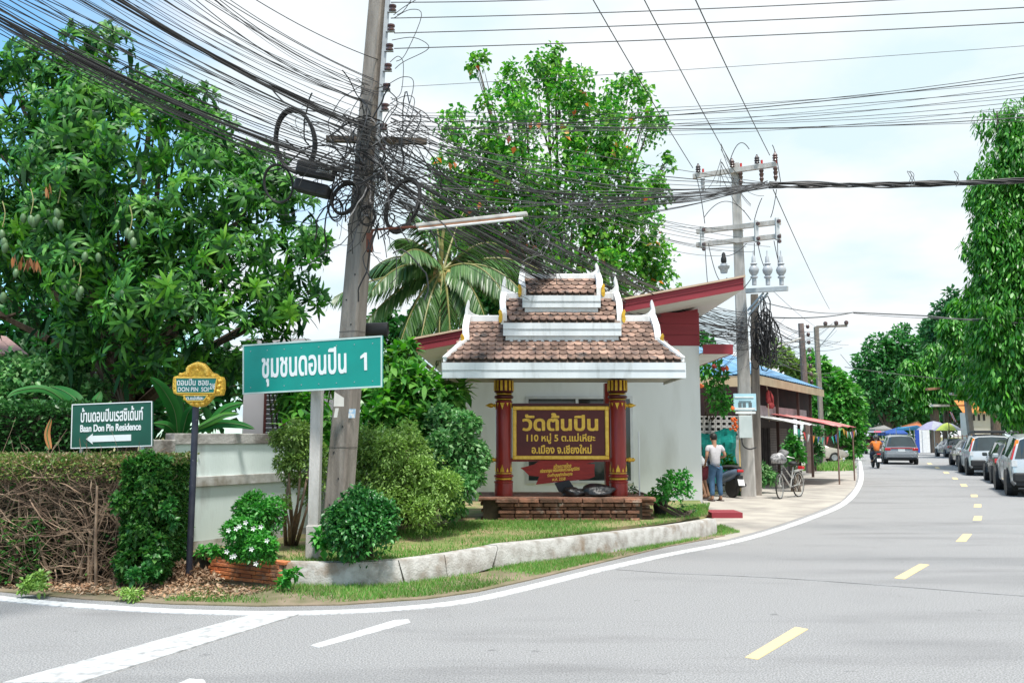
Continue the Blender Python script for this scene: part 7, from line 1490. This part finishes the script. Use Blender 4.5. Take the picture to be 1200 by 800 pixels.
    f = g['head']+Vector((0, .088, -.015)); n_o = MB().tube([f+Vector((0, -.01, .03)), f+Vector((0, .016, -.005)), f+Vector((0, -.006, -.012))], [.006, .011, .008], 6).build('nose', sk_m, o, local=True, smooth=True)
    for s in (-1, 1):
        lump_mesh('eye', f+Vector((s*.03, -.006, .028)), (.011, .006, .007), hair_m, 2, parent=None, amp=.02, flatb=False); e = bpy.context.scene.collection.objects[-1]; e.parent = o
        lump_mesh('ear', g['head']+Vector((s*.082, 0, .0)), (.012, .022, .032), sk_m, 3, amp=.05, flatb=False); e = bpy.context.scene.collection.objects[-1]; e.parent = o
        MB().box(J['ankle'+('L' if s < 0 else 'R')] and Vector(J['ankle'+('L' if s < 0 else 'R')])+Vector((s*.01, .06, -.075)), (.095, .27, .03)).build('sandal', MATS['dark_wood'], o, local=True, bev=.012)
    MB().box(f+Vector((0, -.004, -.035)), (.035, .008, .007)).build('mouth', mat('lips', (0.28, 0.11, 0.09)), o, local=True)
    return o
jean = mat('blue_denim', (0.035, 0.085, 0.17), (0.06, 0.13, 0.23), scale=7, rough=.85, bump=.3); tee = mat('heather_tee', (0.47, 0.46, 0.48), (0.41, 0.40, 0.43), scale=9, rough=.9, bump=.25)
wtee = mat('white_tee', (0.72, 0.73, 0.75), rough=.9); msh = mat('maroon_shorts', (0.13, 0.018, 0.03), (0.09, 0.012, 0.02), rough=.9)
oran = mat('orange_shirt', (0.72, 0.20, 0.04), (0.6, 0.15, 0.03), rough=.85); navy = mat('navy_cloth', (0.03, 0.035, 0.06), rough=.9)
stand = dict(pelvis=(0, 0, .90), chest=(0, .01, 1.24), neck=(0, .03, 1.43), head=(0, .07, 1.56), elbowL=(-.25, -.04, 1.13), handL=(-.22, .12, .95), elbowR=(.27, -.03, 1.13), handR=(.17, .19, 1.07), kneeL=(-.10, .03, .48), ankleL=(-.11, -.02, .09), kneeR=(.10, .02, .48), ankleR=(.13, 0, .09))
person('man in grey T-shirt and blue jeans standing with his back turned', G(839.5, 587), r_(-12), stand, tee, jean)
bend = dict(pelvis=(0, 0, .84), chest=(0, .16, 1.10), neck=(0, .30, 1.24), head=(0, .42, 1.30), elbowL=(-.24, .30, .98), handL=(-.15, .46, .86), elbowR=(.24, .30, .98), handR=(.15, .46, .86), kneeL=(-.10, .10, .46), ankleL=(-.11, -.02, .09), kneeR=(.12, .02, .46), ankleR=(.14, -.08, .09))
person('person in white top and maroon shorts leaning behind the hall corner', G(826.5, 584), r_(-75), bend, wtee, msh, True)
rid = dict(pelvis=(0, .02, .86), chest=(0, .07, 1.20), neck=(0, .11, 1.38), head=(0, .14, 1.52), elbowL=(-.30, .30, 1.10), handL=(-.32, .62, 1.02), elbowR=(.30, .30, 1.10), handR=(.32, .62, 1.02), kneeL=(-.20, .45, .72), ankleL=(-.17, .42, .36), kneeR=(.20, .45, .72), ankleR=(.17, .42, .36))
person('rider in orange shirt and black helmet on the dark scooter', G(1029, 548.5)+Vector((sin(r_(12))*.1, cos(r_(12))*.1, 0)), r_(12), rid, oran, navy, hair='helmet', hairm=darkc)
walk = dict(stand, kneeL=(-.09, .14, .50), ankleL=(-.09, .22, .10), kneeR=(.09, -.02, .48), ankleR=(.09, -.25, .12))
for lab, px, py, hd, a, b in (('person in dark blue clothes walking by the white stall sheets', 1088, 526, 30, navy, navy), ('shopper in dark top standing between the stall and parked motorbikes', 1080.5, 524.5, -60, navy, jean), ('vendor in red top under the lilac umbrella', 1094, 522, 150, mat('red_top', (0.4, 0.03, 0.04)), jean)):
    person(lab, G(px, py), r_(hd), walk if px > 1085 else stand, a, b, fingers=False, group='people at the market stalls')
# ================================================================ market stalls where the road bends
def umbrella(label, px, py, r_px, Y, cols, hgt):
    top = P(px, py, Y); R = r_px*Y/FPX; o = empty('market_umbrella', Vector((top.x, Y, 0)), label, 'umbrella', 'market umbrellas')
    MB().tube([Vector((top.x, Y, 0)), top-Vector((0, 0, .05))], .03, 6).build('pole', rim_m, o)
    for k in range(8):
        a0, a1 = k*pi/4+.2, (k+1)*pi/4+.2; am = (a0+a1)/2; q = lambda t, a: top+Vector((R*t*cos(a), R*t*sin(a), -hgt*(t**1.7)))
        vs = [q(0, a0), q(.35, a0), q(.35, am)-Vector((0, 0, .03)), q(.35, a1), q(.7, a0), q(.7, am)-Vector((0, 0, .05)), q(.7, a1), q(1, a0), q(.97, am)-Vector((0, 0, .02)), q(1, a1)]
        MB().add(vs, [(0, 1, 2), (0, 2, 3), (1, 4, 5, 2), (2, 5, 6, 3), (4, 7, 8, 5), (5, 8, 9, 6)]).build('panel', cols[k % len(cols)], o, smooth=True)
lil = mat('lilac_cloth', (0.28, 0.27, 0.38), (0.24, 0.23, 0.33)); lim = mat('lime_cloth', (0.38, 0.46, 0.09), (0.32, 0.38, 0.07)); gr_c = mat('greyish_cloth', (0.30, 0.31, 0.36)); blu = mat('blue_tarp', (0.02, 0.08, 0.30), (0.02, 0.06, 0.24), scale=1.2)
umbrella('large lilac market umbrella left of the lime striped one', 1094, 493, 19, 72, [lil, lil, gr_c], .75); umbrella('lime and grey striped market umbrella behind the grey sedan', 1110, 495, 16, 67, [lim, lim, gr_c, lil], .62)
umbrella('small faded pink and grey umbrella at the bend', 1026, 500, 11, 110, [gr_c, gr_c, mat('pink_cloth', (0.6, 0.12, 0.2))], .7); umbrella('small tan umbrella farthest left at the bend', 1017, 503, 7, 116, [tan_b, gr_c], .5)
def tent(label, x0, x1, ytop, yeave, Y, m, legs=True):
    a, b = P(x0, yeave, Y), P(x1, yeave, Y); t = P((x0+x1)/2, ytop, Y+1.5); o = empty('stall_tent', Vector(((a.x+b.x)/2, Y, 0)), label, 'tent', 'market stall tents'); D = 3.0
    q = [a, b, b+Vector((0, D, 0)), a+Vector((0, D, 0))]; v = Vector((0, 0, -.22)); mb = MB(); mb.add(q+[t], [(0, 1, 4), (1, 2, 4), (2, 3, 4), (3, 0, 4)]); mb.build('roof', m, o)
    for i in range(4): MB().prism([q[i], q[(i+1) % 4], q[(i+1) % 4]+v, q[i]+v], ((0, -.02, 0) if i % 2 == 0 else (.02, 0, 0))).build('valance', m, o)
    for p in q: MB().tube([Vector((p.x, p.y, 0)), p], .035, 5).build('leg', rim_m, o)
    tb_ = MB().bb((a.x+.2, Y+.2, .72), (b.x-.2, Y+1.2, .78)).build('table', tan_b, o)
    for i in range(6): lump_mesh('goods', Vector((a.x+.4+(b.x-a.x-.8)*i/5, Y+.6, .88)), (.16, .2, .12), random.choice(fm+[tee, om]), i, parent=o, amp=.3)
    return o
tent('blue peaked stall tent above the grey SUV', 1043, 1064, 500, 507.5, 88, blu); tent('orange stall awning between the blue tent and lilac umbrella', 1071, 1081, 493, 499, 92, mat('faded_orange', (0.48, 0.15, 0.05))); tent('sky blue stall canopy under the orange awning', 1066, 1083, 498, 501, 84, mat('sky_blue_cloth', (0.08, 0.32, 0.55)))
tent('grey stall roof left of the blue tent at the bend', 1026, 1046, 498, 502.5, 104, mat('drab_sheet', (0.24, 0.23, 0.22))); tent('dull tan stall roof farthest back at the bend', 1030, 1058, 494, 499, 118, mat('dull_sheet', (0.33, 0.31, 0.28)))
sheet = empty('stall_sheet', P(1084, 520, 78).xy.to_3d(), 'white sheet hung down the back of the lilac umbrella stall', 'sheet'); sheet.location.z = 0; ORG[sheet.name] = sheet.location.copy()
for i in range(4):
    a, b = P(1073+i*4.2, 518, 78), P(1077+i*4.2, 503, 78); MB().hexa([Vector((a.x, 78, .1)), Vector((b.x, 78+.1*(i % 2), .1)), Vector((b.x, 78.03+.1*(i % 2), .1)), Vector((a.x, 78.03, .1)), Vector((a.x, 78, b.z)), Vector((b.x, 78+.1*(i % 2), b.z)), Vector((b.x, 78.03+.1*(i % 2), b.z)), Vector((a.x, 78.03, b.z))]).build('panel', wtee if i else mat('stall_blue', (0.03, 0.08, 0.4)), sheet)
for i, (px, py) in enumerate(((1084, 527), (1091, 528), (1097, 528.5), (1101, 529))):
    scooter(('dark motorbike standing first in the row before the stalls', 'dark motorbike second in the row before the stalls', 'dark motorbike third in the row under the lilac umbrella', 'dark motorbike last in the row next to the grey sedan')[i], G(px, py), r_(60+i*5), darkc, 'motorbikes parked before the stalls', .1)
fl = empty('flag', P(1113, 505, 66).xy.to_3d(), 'small red white and blue striped flag hanging by the lamp post', 'flag'); fl.location.z = 0; ORG[fl.name] = fl.location.copy()
a = P(1111, 481, 66); MB().tube([Vector((a.x, 66, 0)), a], .03, 5).build('staff', MATS['dark_wood'], fl)
for i, m in enumerate((fm[4], fm[1], mat('flag_navy', (0.03, 0.04, 0.2)), mat('flag_navy', (0.03, 0.04, 0.2)), fm[1], fm[4])):
    u0, u1 = i/6, (i+1)/6; q = lambda u, v: a+Vector((.10+u*.22+v*.30, 0, -.05-.75*v-u*.12)); MB().prism([q(u0, 0), q(u1, 0), q(u1, .9), q(u0, 1)], (0, .01, 0)).build('stripe', m, fl)
hd2 = empty('railing', P(1150, 512, 68).xy.to_3d(), 'brown railing of thin posts before the cream gatehouse', 'railing'); hd2.location.z = 0; ORG[hd2.name] = hd2.location.copy()
for i in range(12): p = P(1118+i*5, 510, 68); MB().bb((p.x-.03, 68, 0), (p.x+.03, 68.06, 1.7)).build('rail_post', MATS['rusty_pole'], hd2)
for z in (.8, 1.6): MB().bar((P(1118, 510, 68).x, 68.03, z), (P(1176, 510, 68).x, 68.03, z), .04, .05).build('rail', MATS['rusty_pole'], hd2)
# pole shaped brick stack and jars beside the shop shutter
jr = empty('water_jar', G(958, 546), 'dark round water jar beside the reddish brick pillar', 'jar'); MB().lathe([(.12, 0), (.26, .2), (.28, .4), (.2, .56), (.17, .6), (.15, .58)], jr.location, 16).build('jar', mat('dark_glaze', (0.05, 0.055, 0.06), rough=.3), jr, smooth=True)
bp = empty('brick_pillar', G(952.5, 549.5), 'short reddish brick pillar at the corner of the shuttered shop', 'pillar')
for i in range(9): b = Vector(bp.location); MB().box(b+Vector((U(-.01, .01), 0, .1+i*.2)), (.34, .3, .185)).build('brick', br, bp, bev=.012)
scn = tag(MB().lathe([(.15, 0), (.20, .10), (.21, .42), (.19, .44), (.17, .42)], G(871, 580)+Vector((0, 0, 0)), 16).build('old_bucket', mat('dusty_bucket', (0.25, 0.21, 0.17), rough=.8), smooth=True), 'dusty brown bucket at the foot of the service pole', 'bucket')
bmst = MB().tube([P(868, 575, 23), P(866.5, 515, 23.3)], .018, 5).build('bamboo_stick', mat('bamboo', (0.55, 0.40, 0.16))); tag(bmst, 'yellow bamboo stick leaning beside the meter box', 'stick')
